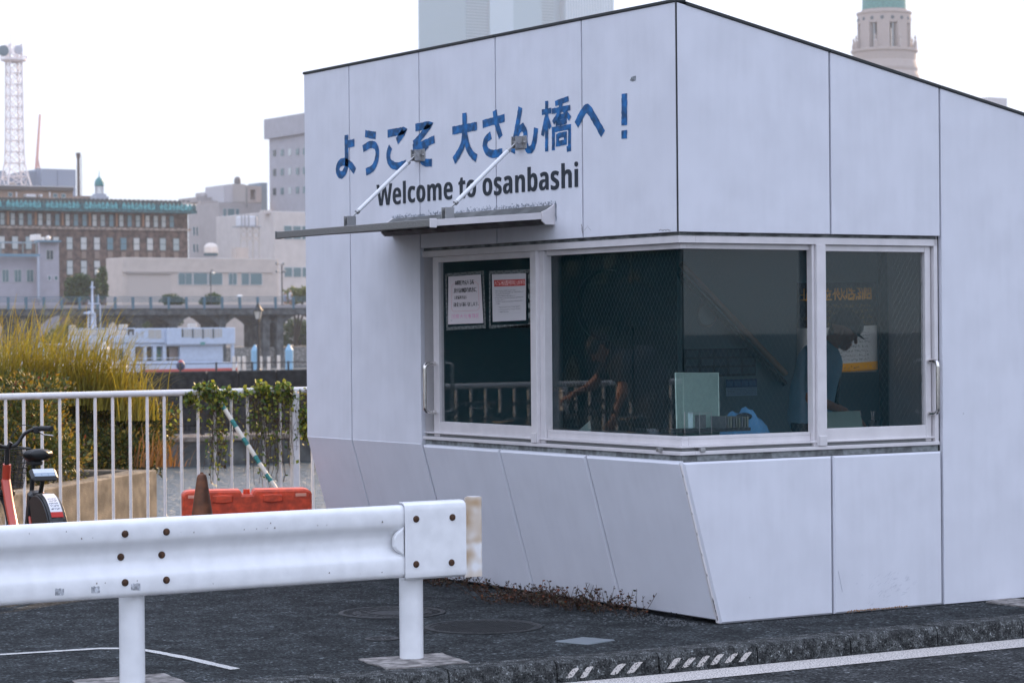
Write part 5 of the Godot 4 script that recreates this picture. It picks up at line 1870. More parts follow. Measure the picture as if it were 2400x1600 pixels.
func build_harbour():
	var b: MB
	var rng := RandomNumberGenerator.new()
	rng.seed = 41
	# low jetty: grey wall with a pale ledge
	var z := -44.0
	var yl := on_z(560, 1019, z).y
	var t := thing("jetty", "low grey concrete jetty wall with a pale ledge across the water", "jetty", Vector3(24, -1.6, z))
	b = MB.new()
	b.boxm(Vector3(-6, -2.5, z - 1.6), Vector3(60, yl - 0.13, z))
	part_w(b, "wall", mat(0.13, 0.135, 0.13, 0.9, 0, T.mottle_strong, 0.3), t)
	b = MB.new()
	b.cboxm(Vector3(-6, yl - 0.128, z - 1.6), Vector3(60, yl, z + 0.08), 0.02)
	part_w(b, "ledge", mat(0.40, 0.33, 0.27, 0.9, 0, T.mottle_strong, 0.5), t)
	# its black railing
	var jr := thing("jetty_railing", "black picket railing on the jetty ledge across the water", "railing", Vector3(24, yl, z - 0.5))
	for y in [0.06, 0.80]:
		b = MB.new()
		b.boxm(Vector3(-6, yl + y, z - 0.52), Vector3(60, yl + y + 0.04, z - 0.48))
		part_w(b, "rail", M.black, jr)
	b = MB.new()
	b.boxm(Vector3(-0.012, 0, -0.012), Vector3(0.012, 0.76, 0.012))
	var pk := b.mesh()
	b = MB.new()
	b.boxm(Vector3(-0.035, 0, -0.035), Vector3(0.035, 0.92, 0.035))
	var po := b.mesh()
	var xa := on_z(330, 1000, z).x
	var xb := on_z(800, 1000, z).x
	var n := 0
	var x := xa
	while x < xb and n < 260:
		var o := part(pk if n % 14 else po, "picket" if n % 14 else "post", M.black, jr)
		o.position = Vector3(x - 24, 0.05 if n % 14 else 0.0, 0)
		x += 0.13
		n += 1
	# dark stone quay behind it: blocks
	var zq := -46.4
	var q := thing("stone_quay", "dark stone block quay wall under the moored boat", "quay wall", Vector3(24, -1.6, zq))
	b = MB.new()
	b.boxm(Vector3(-8, -2.5, zq - 3.0), Vector3(62, on_z(560, 874, zq).y, zq - 0.06))
	part_w(b, "backing", mat(0.018, 0.019, 0.02, 0.95), q)
	var yt := on_z(560, 868, zq).y
	var stone := []
	for k in 4: stone.push_back(relief(mat(0.026 + 0.006 * k, 0.027 + 0.006 * k, 0.028 + 0.006 * k, 0.95, 0, T.mottle_strong, 0.8), T.bump, 0.8))
	for row in 4:
		var y1 := yt - row * 0.46
		var xx := -6.0 + (0.45 if row % 2 else 0.0)
		while xx < 34.0:
			var L := rng.randf_range(0.8, 1.1)
			b = MB.new()
			b.cboxm(Vector3(xx + 0.012, y1 - 0.448, zq - 0.08), Vector3(xx + L - 0.012, y1, zq + rng.randf_range(-0.02, 0.02)), 0.03)
			part_w(b, "stone_block", stone[rng.randi() % 4], q)
			xx += L
	# lower landing far behind, with its thin black railing
	b = MB.new()
	b.boxm(Vector3(-20, -3, -119), Vector3(140, -0.9, -108))
	struct(b, "landing_ground", M.concrete)
	var fr := thing("landing_railing", "thin black railing in front of the white boat", "railing", Vector3(60, -0.9, -108.5))
	var yr := on_z(400, 853, -108.5).y
	for yy in [yr, (yr - 0.9) * 0.5]:
		b = MB.new()
		b.boxm(Vector3(-20, yy - 0.025, -108.53), Vector3(140, yy + 0.025, -108.47))
		part_w(b, "rail", M.black, fr)
	for k in range(-6, 24):
		var px := 168.0 + 84.5 * k
		b = MB.new()
		var c := on_z(px, 850, -108.5)
		b.boxm(Vector3(c.x - 0.04, -0.9, -108.54), Vector3(c.x + 0.04, yr + 0.06, -108.46))
		part_w(b, "post", M.black, fr)
	lamp_post("harbour_lamp", "black harbour lamp post with four-sided glass lantern", 604, 708, -112.0, 1.0)
	# mooring piles
	for p in [[94, 801, 862, "pale blue mooring pile with a pointed cap beside the gangway"], [597, 807, 866, "pale blue mooring pile standing behind the black lamp post"], [677, 806, 866, "pale blue mooring pile with white cap beside the stone quay end"]]:
		mooring_pile(p[0], p[1], 8.2, p[3], mat(0.22, 0.42, 0.60, 0.5, 0, T.mottle, 1.0))
	mooring_pile(243, 800, 11.5, "grey and white mooring pile standing before the boat", mat(0.50, 0.48, 0.46, 0.6, 0, T.mottle_strong, 1.0))
	# white pontoon posts
	for px in [549, 561, 573, 612, 631, 654]:
		b = MB.new()
		zbox(b, px - 3, px + 3, 832 + rng.randf() * 4, 905, -121.0, 0.14, 0.02)
		var o := part(b, "pontoon_post", mat(0.62, 0.58, 0.54, 0.6), self)
		tag(o, "short white pontoon post beside the boat's stern", "post", "white pontoon posts")
	boat()
	# small white craft
	small_boat(150, 300, 857, "low white dinghy hull moored before the ferry", 0)
	small_boat(-40, 158, 856, "long white launch hull beside the gangway", 1)
	# gangway with white rails
	var gw := thing("gangway", "white railed gangway at the water behind the grass", "gangway", on_z(50, 870, -122.0))
	zpart(gw, "deck", mat(0.5, 0.5, 0.52, 0.7), -40, 116, 860, 868, -122.0, 1.5)
	for py in [826, 843]:
		zpart(gw, "rail", M.white_paint, -40, 118, py, py + 2.5, -121.9, 0.05)
	for px in [5, 22, 44, 63, 86, 112]:
		zpart(gw, "post", M.white_paint, px - 1.3, px + 1.3, 826, 862, -121.92, 0.06)
	# fender buoy
	var c2 := on_z(423, 857, -124.0)
	var bu := thing("mooring_buoy", "navy blue round fender buoy with red top", "buoy", c2)
	b = MB.new()
	b.ball(Vector3.ZERO, Vector3.ONE * 0.27, 10, 16)
	part(b, "ball", mat(0.012, 0.03, 0.10, 0.4), bu)
	b = MB.new()
	b.lathe([Vector2(0.16, 0.22), Vector2(0.12, 0.30), Vector2(0.05, 0.34), Vector2(0.0, 0.36)], Vector3.ZERO, 12)
	part(b, "cap", mat(0.4, 0.03, 0.03, 0.5), bu)

func mooring_pile(px: float, py: float, half: float, label: String, m: Material):
	var z := -117.0
	var c := on_z(px, py, z)
	var r := on_z(px + half, py, z).x - c.x
	var t := thing("mooring_pile", label, "mooring pile", Vector3(c.x, -2.5, z), 0, "mooring piles")
	var b := MB.new()
	var h := c.y + 2.5
	b.lathe([Vector2(r, 0), Vector2(r, h - r * 1.5)], Vector3.ZERO, 18)
	part(b, "shaft", m, t)
	b = MB.new()
	b.lathe([Vector2(r * 1.04, h - r * 3.6), Vector2(r * 1.04, h - r * 1.5), Vector2(r * 0.3, h - r * 0.2), Vector2(0, h)], Vector3.ZERO, 18)
	part(b, "cap", mat(0.62, 0.66, 0.72, 0.5) if half > 10 else m, t)

func lamp_post(called: String, label: String, px: float, py: float, z: float, s: float):
	var top := on_z(px, py, z)
	var foot := Vector3(top.x, -0.9, z)
	var t := thing(called, label, "lamp post", foot)
	var L := top.y + 0.9
	var k := 0.024 * s   # metres per pixel of the photograph there
	var b := MB.new()
	b.lathe([Vector2(0.16, 0), Vector2(0.16, 0.4), Vector2(0.09, 0.5), Vector2(0.075, L - 44 * k), Vector2(0.10, L - 42 * k), Vector2(0.06, L - 38 * k)], Vector3.ZERO, 12)
	part(b, "pole", M.black, t)
	b = MB.new()
	b.tube([Vector3(-14 * k, L - 51 * k, 0), Vector3(14 * k, L - 51 * k, 0)], 0.035, 8)
	part(b, "ladder_bar", M.black, t)
	b = MB.new()
	b.lathe([Vector2(7 * k, L - 38 * k), Vector2(11 * k, L - 20 * k)], Vector3.ZERO, 4)
	part(b, "lantern_glass", mat(0.55, 0.54, 0.50, 0.25), t)
	b = MB.new()
	for i in 4:
		var a := TAU * i / 4
		b.tube([Vector3(cos(a) * 7.2 * k, L - 38 * k, sin(a) * 7.2 * k), Vector3(cos(a) * 11.3 * k, L - 20 * k, sin(a) * 11.3 * k)], 0.02, 4)
	b.lathe([Vector2(12.5 * k, L - 20 * k), Vector2(12.5 * k, L - 18.5 * k), Vector2(5 * k, L - 9 * k), Vector2(4 * k, L - 6 * k), Vector2(1.5 * k, L - 4 * k), Vector2(0.5 * k, L), Vector2(0, L)], Vector3.ZERO, 8)
	part(b, "lantern_roof", M.black, t)

func small_boat(px0: float, px1: float, py: float, label: String, kind: int):
	var z := -113.0 - kind * 7.0
	var a := on_z(px0, py, z)
	var c := on_z(px1, py, z)
	var t := thing("small_boat", label, "boat", Vector3((a.x + c.x) * 0.5, -1.6, z), 0, "small white boats")
	var L := (c.x - a.x) * 0.5
	var b := MB.new()
	var hgt := a.y + 1.6
	var last := []
	for k in 13:
		var f := k / 12.0 * 2.0 - 1.0
		var w := 0.75 * pow(maxf(0.0, 1.0 - pow(absf(f), 4.0)), 0.6) + 0.02
		var now := [Vector3(f * L, 0.0, -w * 0.7), Vector3(f * L, hgt * 0.92, -w), Vector3(f * L, hgt, -w * 0.8), Vector3(f * L, hgt, w * 0.8), Vector3(f * L, hgt * 0.92, w), Vector3(f * L, 0.0, w * 0.7)]
		if k > 0:
			for i in 5: b.quad(last[i], now[i], now[i + 1], last[i + 1])
		last = now
	part(b, "hull", mat(0.74, 0.74, 0.76, 0.4), t)
	b = MB.new()
	b.cbox(Vector3(L * 0.2, hgt + 0.06, 0), Vector3(L * 0.9, 0.16, 0.9), 0.06)
	part(b, "cover", mat(0.66, 0.66, 0.68, 0.7), t)

func boat():
	var z := -150.0
	var white := mat(0.50, 0.58, 0.72, 0.4, 0, T.mottle, 0.4)
	var pale := mat(0.62, 0.60, 0.57, 0.6, 0, T.fine, 0.7)
	var foot := on_z(350, 900, z)
	var t := thing("tour_boat", "white two-deck tour boat moored beyond the stone quay", "boat", Vector3(foot.x, -1.6, z))
	# hull with a raked bow, mostly below the quay line
	var b := MB.new()
	var xl := on_z(150, 860, z).x
	var xr := on_z(556, 860, z).x
	var y1 := on_z(350, 852, z).y
	b.prism(PackedVector2Array([Vector2(xl + 1.2, -1.9), Vector2(xr - 0.4, -1.9), Vector2(xr, y1), Vector2(xl, y1)]), Vector3(0, 0, z - 4.4), Vector3.RIGHT, Vector3.UP, Vector3.BACK, 4.6, 0.1)
	part_w(b, "hull", white, t)
	zpart(t, "boot_stripe", mat(0.5, 0.07, 0.05, 0.5), 330, 556, 864, 870, z + 0.25, 0.03)
	# lower house: pieces between the openings
	var glassy := mat(0.02, 0.06, 0.06, 0.08)
	var dark := mat(0.16, 0.13, 0.12, 0.8)
	zpart(t, "deckhouse_core", dark, 165, 515, 806, 853, z - 1.3, 2.6)
	zpart(t, "house_wall", white, 158, 300, 804, 818, z, 0.3)
	zpart(t, "house_wall", white, 158, 300, 842.5, 853, z, 0.3)
	var gaps := [[158, 162], [172.5, 178], [189.5, 194], [205.5, 210], [221.5, 226.5], [231, 260], [271.5, 277], [289.5, 300]]
	for g in gaps: zpart(t, "window_post", white, g[0], g[1], 818.2, 842.3, z, 0.3)
	for w in [[162, 172.5], [178, 189.5], [194, 205.5], [210, 221.5], [226.5, 231], [260, 271.5], [277, 289.5]]:
		zpart(t, "window", glassy, w[0], w[1], 818.2, 842.3, z - 0.15, 0.05)
	zpart(t, "house_wall", white, 300.2, 522, 804, 811, z, 0.3)
	zpart(t, "house_wall", white, 300.2, 522, 845, 853, z, 0.3)
	for g in [[300.2, 316], [336, 343], [358, 366], [381, 389], [421, 522]]: zpart(t, "house_wall", white, g[0], g[1], 811.2, 844.8, z, 0.3)
	zpart(t, "door", mat(0.05, 0.22, 0.2, 0.3), 366, 381, 811.2, 844.8, z - 0.5, 0.06)
	zpart(t, "door", mat(0.35, 0.28, 0.26, 0.7), 320, 333, 813, 844.8, z - 0.6, 0.06)
	zpart(t, "door", mat(0.38, 0.31, 0.28, 0.7), 396, 418, 813, 844.8, z - 0.6, 0.06)
	zpart(t, "guard_rail", white, 316, 421, 838, 840, z - 0.02, 0.05)
	# upper deck bulwark
	zpart(t, "upper_bulwark", white, 161, 316, 786.5, 804, z + 0.12, 0.25, 0.03)
	zpart(t, "upper_bulwark", white, 316.2, 390, 769, 804, z + 0.12, 0.25, 0.03)
	zpart(t, "upper_bulwark", white, 390.2, 551, 768, 806.5, z + 0.35, 0.25, 0.03)
	zpart(t, "top_rail", white, 161, 316, 768.5, 771.5, z + 0.1, 0.1)
	zpart(t, "upper_deck", white, 160, 550, 803, 806, z - 0.12, 4.2)
	zpart(t, "stern_post", white, 543, 549, 806.8, 853, z + 0.2, 0.2)
	for g in [161, 184, 206, 227, 251, 281, 296]: zpart(t, "stanchion", white, g, g + 2.2, 771.5, 786.5, z + 0.08, 0.06)
	for g in [[167, 183], [189, 205], [210, 226], [233, 250], [260, 280], [284, 295]]:
		zpart(t, "deck_seat", pale, g[0], g[1], 773, 786, z - 0.8, 0.5, 0.05)
	for g in [[347, 362], [363, 377]]: zpart(t, "opening", pale, g[0], g[1], 772, 793, z + 0.135, 0.01)
	for g in [[303, 309], [318, 323], [330, 336]]: zpart(t, "vent", mat(0.42, 0.45, 0.5, 0.6), g[0], g[1], 777, 792, z + 0.13, 0.01)
	var rng := RandomNumberGenerator.new()
	rng.seed = 6
	for k in 16:
		var px := 425 + k * 6.0
		zpart(t, "louvre", pale if k % 4 else mat(0.13, 0.13, 0.12, 0.7), px, px + 4.6, 770, 793 - rng.randf() * 3, z + 0.365, 0.015)
	zpart(t, "deck_box", pale, 168, 178, 762, 769, z - 1.5, 0.6, 0.05)
	zpart(t, "deck_box", pale, 284, 299, 760, 769, z - 1.5, 0.6, 0.05)
	zpart(t, "deck_box", pale, 446, 461, 758, 768, z - 1.5, 0.6, 0.05)
	# mast with radar and yards
	var c := on_z(216, 769, z - 2.0)
	var top := on_z(216, 659, z - 2.0).y
	b = MB.new()
	b.tube([c, Vector3(c.x, top, c.z)], [0.12, 0.05], 8)
	part_w(b, "mast", white, t)
	b = MB.new()
	for s in [-1, 1]: b.tube([c + Vector3(0.28 * s - 0.05, 0, 0), Vector3(c.x + 0.24 * s - 0.05, on_z(212, 733, z - 2).y, c.z)], 0.05, 6)
	for k in 5: b.tube([c + Vector3(-0.33, 0.2 + k * 0.2, 0), c + Vector3(0.23, 0.2 + k * 0.2, 0)], 0.02, 4)
	part_w(b, "mast_ladder", white, t)
	zpart(t, "radar_platform", white, 203, 222, 731, 735, z - 1.7, 0.6)
	b = MB.new()
	b.ball(on_z(208, 733, z - 2), Vector3(0.16, 0.12, 0.16), 6, 10)
	part_w(b, "radar_dome", white, t)
	zpart(t, "yard", white, 206, 233, 710, 712.5, z - 1.9, 0.06)
	zpart(t, "yard", white, 211, 221, 672, 675, z - 1.9, 0.08)
	for p in [[208, 704, 711], [230, 690, 711], [213, 668, 673]]: zpart(t, "aerial", white, p[0] - 0.6, p[0] + 0.6, p[1], p[2], z - 1.9, 0.04)
	zpart(t, "flag_staff", white, 234, 235.2, 712, 769, z - 2.5, 0.05)
	zpart(t, "crest", mat(0.1, 0.28, 0.28, 0.5), 469, 480, 801, 808, z + 0.362, 0.01)

# ---------------------------------------------------------------- city behind the harbour
# a block whose front stands on the plane z: corner c, right end r, left flank running back to the pixel l; top at pixel ty (seen at the corner)
func block(t: Node, called: String, m: Material, l: float, c: float, r: float, ty: float, z: float, by := -1.0, ch := 0.0) -> Dictionary:
	var xc := on_z(c, ty, z).x
	var xr := on_z(r, ty, z).x
	var y := on_z(c, ty, z).y
	var zb := on_x(l, ty, xc).z if l < c - 0.5 else z - 14.0
	if zb > z or zb < z - 160: zb = z - 14.0
	var y0 := 0.15
	if by > 0: y0 = on_z(c, by, z).y
	var b := MB.new()
	if ch > 0: b.cboxm(Vector3(xc, y0, zb), Vector3(xr, y, z), ch)
	else: b.boxm(Vector3(xc, y0, zb), Vector3(xr, y, z))
	part_w(b, called, m, t)
	return {"x": xc, "xr": xr, "y": y, "y0": y0, "z": z, "zb": zb}

# a window on the front plane: frame standing a little proud, pane set in it
func win_z(t: Node, px0: float, px1: float, y0: float, y1: float, z: float, frame: Material, pane_m: Material, split := 0):
	var a := on_z(px0, 600, z).x
	var c := on_z(px1, 600, z).x
	var f := 0.012 * (c - a) + 0.05
	var b := MB.new()
	b.boxm(Vector3(a - f, y0 - f, z - 0.05), Vector3(c + f, y1 + f, z + 0.05))
	var w := part_w(b, "window", frame, t)
	b = MB.new()
	if split == 2:
		b.boxm(Vector3(a, y0, z), Vector3((a + c) * 0.5 - f * 0.5, y1, z + 0.07))
		part_w(b, "glazing", pane_m, w)
		b = MB.new()
		b.boxm(Vector3((a + c) * 0.5 + f * 0.5, y0, z), Vector3(c, y1, z + 0.07))
	elif split == 1:
		b.boxm(Vector3(a, y0, z), Vector3(c, lerpf(y0, y1, 0.48), z + 0.07))
		part_w(b, "glazing", pane_m, w)
		b = MB.new()
		b.boxm(Vector3(a, lerpf(y0, y1, 0.53), z), Vector3(c, y1, z + 0.07))
	else:
		b.boxm(Vector3(a, y0, z), Vector3(c, y1, z + 0.07))
	part_w(b, "glazing", pane_m, w)

func win_x(t: Node, x: float, px0: float, px1: float, py0: float, py1: float, pane_m: Material):
	var a := on_x(px0, py0, x)
	var c := on_x(px1, py0, x)
	var y0 := on_x((px0 + px1) * 0.5, py1, x).y
	var y1 := on_x((px0 + px1) * 0.5, py0, x).y
	var b := MB.new()
	b.boxm(Vector3(x - 0.08, y0, a.z), Vector3(x + 0.05, y1, c.z))
	part_w(b, "window", pane_m, t)

func build_city():
	M.pane_far = mat(0.10, 0.17, 0.19, 0.1)
	M.pane_pale = mat(0.42, 0.47, 0.48, 0.3)
	M.pane_dark = mat(0.03, 0.05, 0.06, 0.1)
	M.far_frame = mat(0.45, 0.46, 0.47, 0.6)
	promenade()
	brick_hall()
	var b: MB
	var rng := RandomNumberGenerator.new()
	rng.seed = 88
	# mauve-grey building on the quay
	var z := -212.0
	var mauve := mat(0.37, 0.36, 0.41, 0.85, 0, T.mottle, 0.15)
	var t := thing("grey_building", "mauve-grey two-storey building with blue gutter and stair tower", "building", on_z(60, 700, z) * Vector3(1, 0, 1))
	block(t, "main_wall", mauve, -160, -140, 91, 600, z)
	block(t, "stair_tower", mauve, 88, 91.5, 137, 565, z + 0.6)
	zpart(t, "gutter", mat(0.12, 0.24, 0.33, 0.6), -140, 93, 594, 600, z + 0.9, 0.6)
	zpart(t, "tower_gutter", mat(0.12, 0.24, 0.33, 0.6), 86, 143, 563, 566.5, z + 1.3, 0.8)
	zpart(t, "downpipe", mat(0.42, 0.46, 0.54, 0.6), 88, 92, 600, 700, z + 1.2, 0.3)
	for q in [[10, 28], [32.5, 47.5], [61, 76]]:
		var y1 := on_z(40, 632, z).y
		var y0 := on_z(40, 660, z).y
		win_z(t, q[0] if q[0] > 20 else 4, q[1] if q[0] > 20 else 18, y0, y1, z, M.far_frame, M.pane_far, 2)
	var yw1 := on_z(115, 587, z).y
	var yw0 := on_z(115, 608, z).y
	win_z(t, 108, 123, yw0, yw1, z + 0.6, M.far_frame, M.pane_dark, 2)
	for q in [[111, 117], [126, 133]]: win_z(t, q[0], q[1], on_z(115, 656, z).y, on_z(115, 647, z).y, z + 0.6, mat(0.6, 0.6, 0.64, 0.7), M.pane_far)
	zpart(t, "roof_unit", mat(0.7, 0.68, 0.66, 0.6), 82, 95, 549, 563, z - 3, 1.5, 0.05)
	zpart(t, "roof_unit", mat(0.7, 0.68, 0.66, 0.6), 96, 103, 556, 563, z - 3, 1.2, 0.05)
	b = MB.new()
	b.ball(on_z(112, 558, z - 3), Vector3(0.26, 0.26, 0.26), 6, 10)
	part_w(b, "roof_vent", mat(0.75, 0.73, 0.7, 0.5), t)
	# roof terrace frame on its lower part
	for px in [-60, 0, 52, 84]: zpart(t, "terrace_post", mat(0.16, 0.2, 0.2, 0.7), px, px + 2.4, 568, 594, z - 2.0, 0.15)
	zpart(t, "terrace_beam", mat(0.25, 0.33, 0.38, 0.7), -100, 92, 566, 569, z - 2.0, 0.2)
	# long cream terminal
	z = -216.0
	var cream := mat(0.52, 0.46, 0.42, 0.85, 0, T.mottle, 0.12)
	t = thing("cream_terminal", "long low cream building with ribbon windows behind the promenade", "building", on_z(450, 700, z) * Vector3(1, 0, 1))
	var d := block(t, "wall", cream, 247, 286, 652, 603, z, -1, 0.05)
	zpart(t, "recessed_panel", mat(0.46, 0.41, 0.38, 0.85), 298, 400, 641, 700, z + 0.02, 0.04)
	zpart(t, "panel_lintel", mat(0.40, 0.36, 0.34, 0.85), 296, 402, 638.5, 641, z + 0.2, 0.25)
	var ya := on_z(470, 640, z).y
	var yb := on_z(470, 666.5, z).y
	for q in [[417, 448], [452, 484], [488, 519], [535, 553], [565, 582], [586, 612]]: win_z(t, q[0], q[1], yb, ya, z, mat(0.55, 0.54, 0.55, 0.6), M.pane_far, 2 if q[0] < 420 or q[0] == 535 else 0)
	zpart(t, "band", mat(0.47, 0.42, 0.39, 0.85), 286, 640, 636, 638, z + 0.12, 0.2)
	# tanks and roof things
	tank(t, 494, 569, 593, 15, z - 8, mat(0.66, 0.60, 0.55, 0.6))
	# white block with water tower
	z = -232.0
	var white := mat(0.56, 0.52, 0.50, 0.85, 0, T.mottle, 0.12)
	t = thing("white_block", "pale block with a rooftop water tower on braced legs", "building", on_z(600, 700, z) * Vector3(1, 0, 1))
	var e := block(t, "wall", white, 505, 642, 760, 494.5, z, -1, 0.05)
	for row in [[530, 560], [627, 648]]:
		var w1 := on_z(690, row[0], z).y
		var w0 := on_z(690, row[1], z).y
		for q in [[666, 683], [687, 704], [708, 725]]: win_z(t, q[0], q[1], w0, w1, z, mat(0.5, 0.52, 0.54, 0.6), M.pane_far)
	zpart(t, "parapet_post", white, 618, 637, 492, 500, z - 1, 1.0)
	# water tower in front of the flank
	var tz := -226.0
	var frame := mat(0.33, 0.34, 0.36, 0.7)
	var wt := thing("water_tower", "roof water tank with blue-grey frame on braced steel legs", "water tank", on_z(590, 600, tz))
	zpart(wt, "tank", mat(0.58, 0.59, 0.63, 0.5), 566, 604, 506, 530, tz, 1.5, 0.1)
	for px in [565, 573, 582, 599, 604]: zpart(wt, "frame_post", frame, px, px + 2, 502, 531, tz + 0.1, 0.1)
	zpart(wt, "platform", frame, 562, 612, 529, 532, tz + 0.2, 1.9)
	for px in [563, 578, 592, 607]: zpart(wt, "leg", mat(0.42, 0.4, 0.38, 0.8), px, px + 1.8, 532, 606, tz, 0.12)
	var lastp := 563.0
	for px in [578.0, 592.0, 607.0]:
		for row in [[533.0, 550.0], [550.0, 567.0]]:
			for dr in 2:
				b = MB.new()
				b.tube([on_z(lastp, row[0] if dr else row[1], tz), on_z(px, row[1] if dr else row[0], tz)], 0.03, 4)
				part_w(b, "brace", mat(0.42, 0.38, 0.34, 0.8), wt)
		lastp = px
	zpart(wt, "pipe_box", cream, 552, 582, 580, 606, tz + 0.5, 1.0)
	# grey office with stepped roof
	z = -300.0
	var off := mat(0.37, 0.345, 0.345, 0.85, 0, T.mottle, 0.1)
	t = thing("grey_office", "stepped beige-grey office block with a rooftop frame opening", "building", on_z(500, 700, z) * Vector3(1, 0, 1))
	block(t, "wall", off, 440, 512, 612, 474, z)
	block(t, "wing", mat(0.43, 0.39, 0.37, 0.85, 0, T.mottle, 0.1), 462, 470, 512, 470, z - 6)
	zpart(t, "roof_step", off, 460, 500, 462, 474, z - 8, 6)
	zpart(t, "roof_step", off, 493, 515, 449, 472, z - 10, 5)
	zpart(t, "stair_head", mat(0.46, 0.45, 0.47, 0.85), 524, 545, 434, 474, z - 4, 6)
	zpart(t, "stair_head", mat(0.42, 0.40, 0.39, 0.85), 545, 574, 431, 474, z - 4.2, 6)
	b = MB.new()
	b.ball(on_z(478, 460, z - 10), Vector3(0.6, 0.5, 0.6), 6, 10)
	part_w(b, "roof_tank", off, t)
	tank(t, 556, 414, 431, 7, z - 6, mat(0.16, 0.15, 0.15, 0.7))
	# frame with a hole that the sky shows through
	zpart(t, "roof_frame", off, 572, 586, 434, 474, z - 4.4, 2)
	zpart(t, "roof_frame", off, 598.5, 612, 436, 474, z - 4.4, 2)
	zpart(t, "roof_frame", off, 586.2, 598.3, 435, 444, z - 4.4, 2)
	zpart(t, "roof_frame", off, 586.2, 598.3, 468, 474, z - 4.4, 2)
	zpart(t, "mast_pole", M.alu_dark, 577.5, 579, 440, 486, z + 0.3, 0.2)
	for row in [[488, 507, [[478, 503], [523, 530], [534, 549], [553, 560]]], [528, 547, [[479, 503], [452, 456], [460, 463]]], [569, 587, [[480, 503], [452, 456], [460, 463]]]]:
		for q in row[2]: win_z(t, q[0], q[1], on_z(490, row[1], z).y, on_z(490, row[0], z).y, z + (0.0 if q[0] > 511 else -5.9), M.far_frame, M.pane_far, 2 if q[1] - q[0] > 20 else 0)
	# tall grey slab: its flank faces us
	z = -285.0
	var slab := mat(0.36, 0.36, 0.40, 0.85, 0, T.mottle, 0.1)
	t = thing("tall_grey_block", "tall plain grey block with rows of tiny windows", "building", on_z(700, 700, z) * Vector3(1, 0, 1))
	var g := block(t, "wall", slab, 630, 760, 900, 283, z)
	var xg: float = g.x
	b = MB.new()
	var yp := on_x(700, 315, xg).y
	b.boxm(Vector3(xg - 0.5, yp, g.zb - 0.6), Vector3(xg + 8, on_x(700, 268, xg).y, z))
	part_w(b, "crown", slab, t)
	for row in [[351, 366], [396, 412], [441, 457]]:
		var i := 0
		for px in [640, 658, 676, 694, 710]:
			win_x(t, xg, px, px + 6.5, row[0] - (px - 640) * 0.06, row[1] - (px - 640) * 0.06, [M.pane_far, M.pane_dark, M.pane_far, M.pane_pale, M.pane_far][(i + int(row[0])) % 5])
			i += 1
	zpart(t, "stair_bay", mat(0.2, 0.27, 0.34, 0.7), 611, 626, 428, 500, z - 20, 4)
	# blue glass tower behind
	z = -900.0
	t = thing("glass_tower", "tall blue glass office tower rising behind the booth roof", "tower", on_z(1250, 700, z) * Vector3(1, 0, 1))
	var bg := mat(0.10, 0.21, 0.27, 0.25)
	var bg2 := mat(0.30, 0.42, 0.50, 0.25)
	zpart(t, "glass_shaft", bg, 1093, 1300, -260, 760, z, 40)
	zpart(t, "shoulder", bg, 1084, 1093, 20, 760, z - 4, 36)
	zpart(t, "glass_shaft", mat(0.18, 0.31, 0.39, 0.25), 1300, 1441, -260, 760, z - 3, 36)
	for q in [[1150, 1205, bg2], [1327, 1441, bg2], [1205, 1272, mat(0.18, 0.30, 0.37, 0.25)]]:
		zpart(t, "light_bay", q[2], q[0], q[1], -255, 755, z + 1.2, 4)
	for k in 24: zpart(t, "floor_band", mat(0.20, 0.31, 0.38, 0.4), 1093.5, 1299.5, -40 + k * 7.0, -37.4 + k * 7.0, z + 0.4, 0.6)
	for k in 18: zpart(t, "mullion", mat(0.48, 0.57, 0.64, 0.4), 1328 + k * 6.3, 1329.4 + k * 6.3, -250, 150, z + 1.6, 0.5)
	domed_tower()
	# grey roof edge far to the side
	t = thing("far_block", "pale grey roof block showing beyond the booth's low eave", "building", on_z(2340, 700, -500.0) * Vector3(1, 0, 1))
	zpart(t, "wall", mat(0.42, 0.42, 0.45, 0.8), 2318, 2363, 229, 700, -500, 12)
	# trees on the promenade side
	leafy_tree("round green tree beside the mauve-grey building", [[165, 668, 16, 20], [190, 662, 20, 22], [215, 672, 18, 20], [180, 690, 30, 16]], -205.0, 4.2, 1)
	leafy_tree("dark green tree against the cream building's corner", [[238, 650, 11, 24], [236, 678, 14, 22]], -206.0, 3.6, 2)
	leafy_tree("low bush on the promenade before the cream building", [[398, 703, 22, 13], [412, 706, 16, 10]], -198.0, 1.4, 3)
	leafy_tree("small bush beside the promenade lamp", [[495, 702, 20, 15], [482, 707, 16, 10]], -198.0, 1.6, 4)
	leafy_tree("yellow-green tree at the promenade end beside the booth", [[690, 692, 26, 18], [712, 690, 20, 16], [736, 688, 20, 18]], -203.0, 4.0, 5)
	leafy_tree("dark tree under the promenade deck beside its pier", [[700, 770, 34, 24], [720, 790, 30, 24], [600, 768, 14, 14], [660, 800, 22, 16]], -208.0, 6.0, 6)
	leafy_tree("dark green trees in shade under the promenade by the boat mast", [[150, 780, 30, 18], [120, 800, 30, 20], [190, 770, 16, 14]], -210.0, 6.0, 7)
	leafy_tree("dark shrubs in shade under the promenade behind the boat roof", [[400, 756, 24, 8], [350, 760, 30, 8]], -210.0, 3.0, 8)

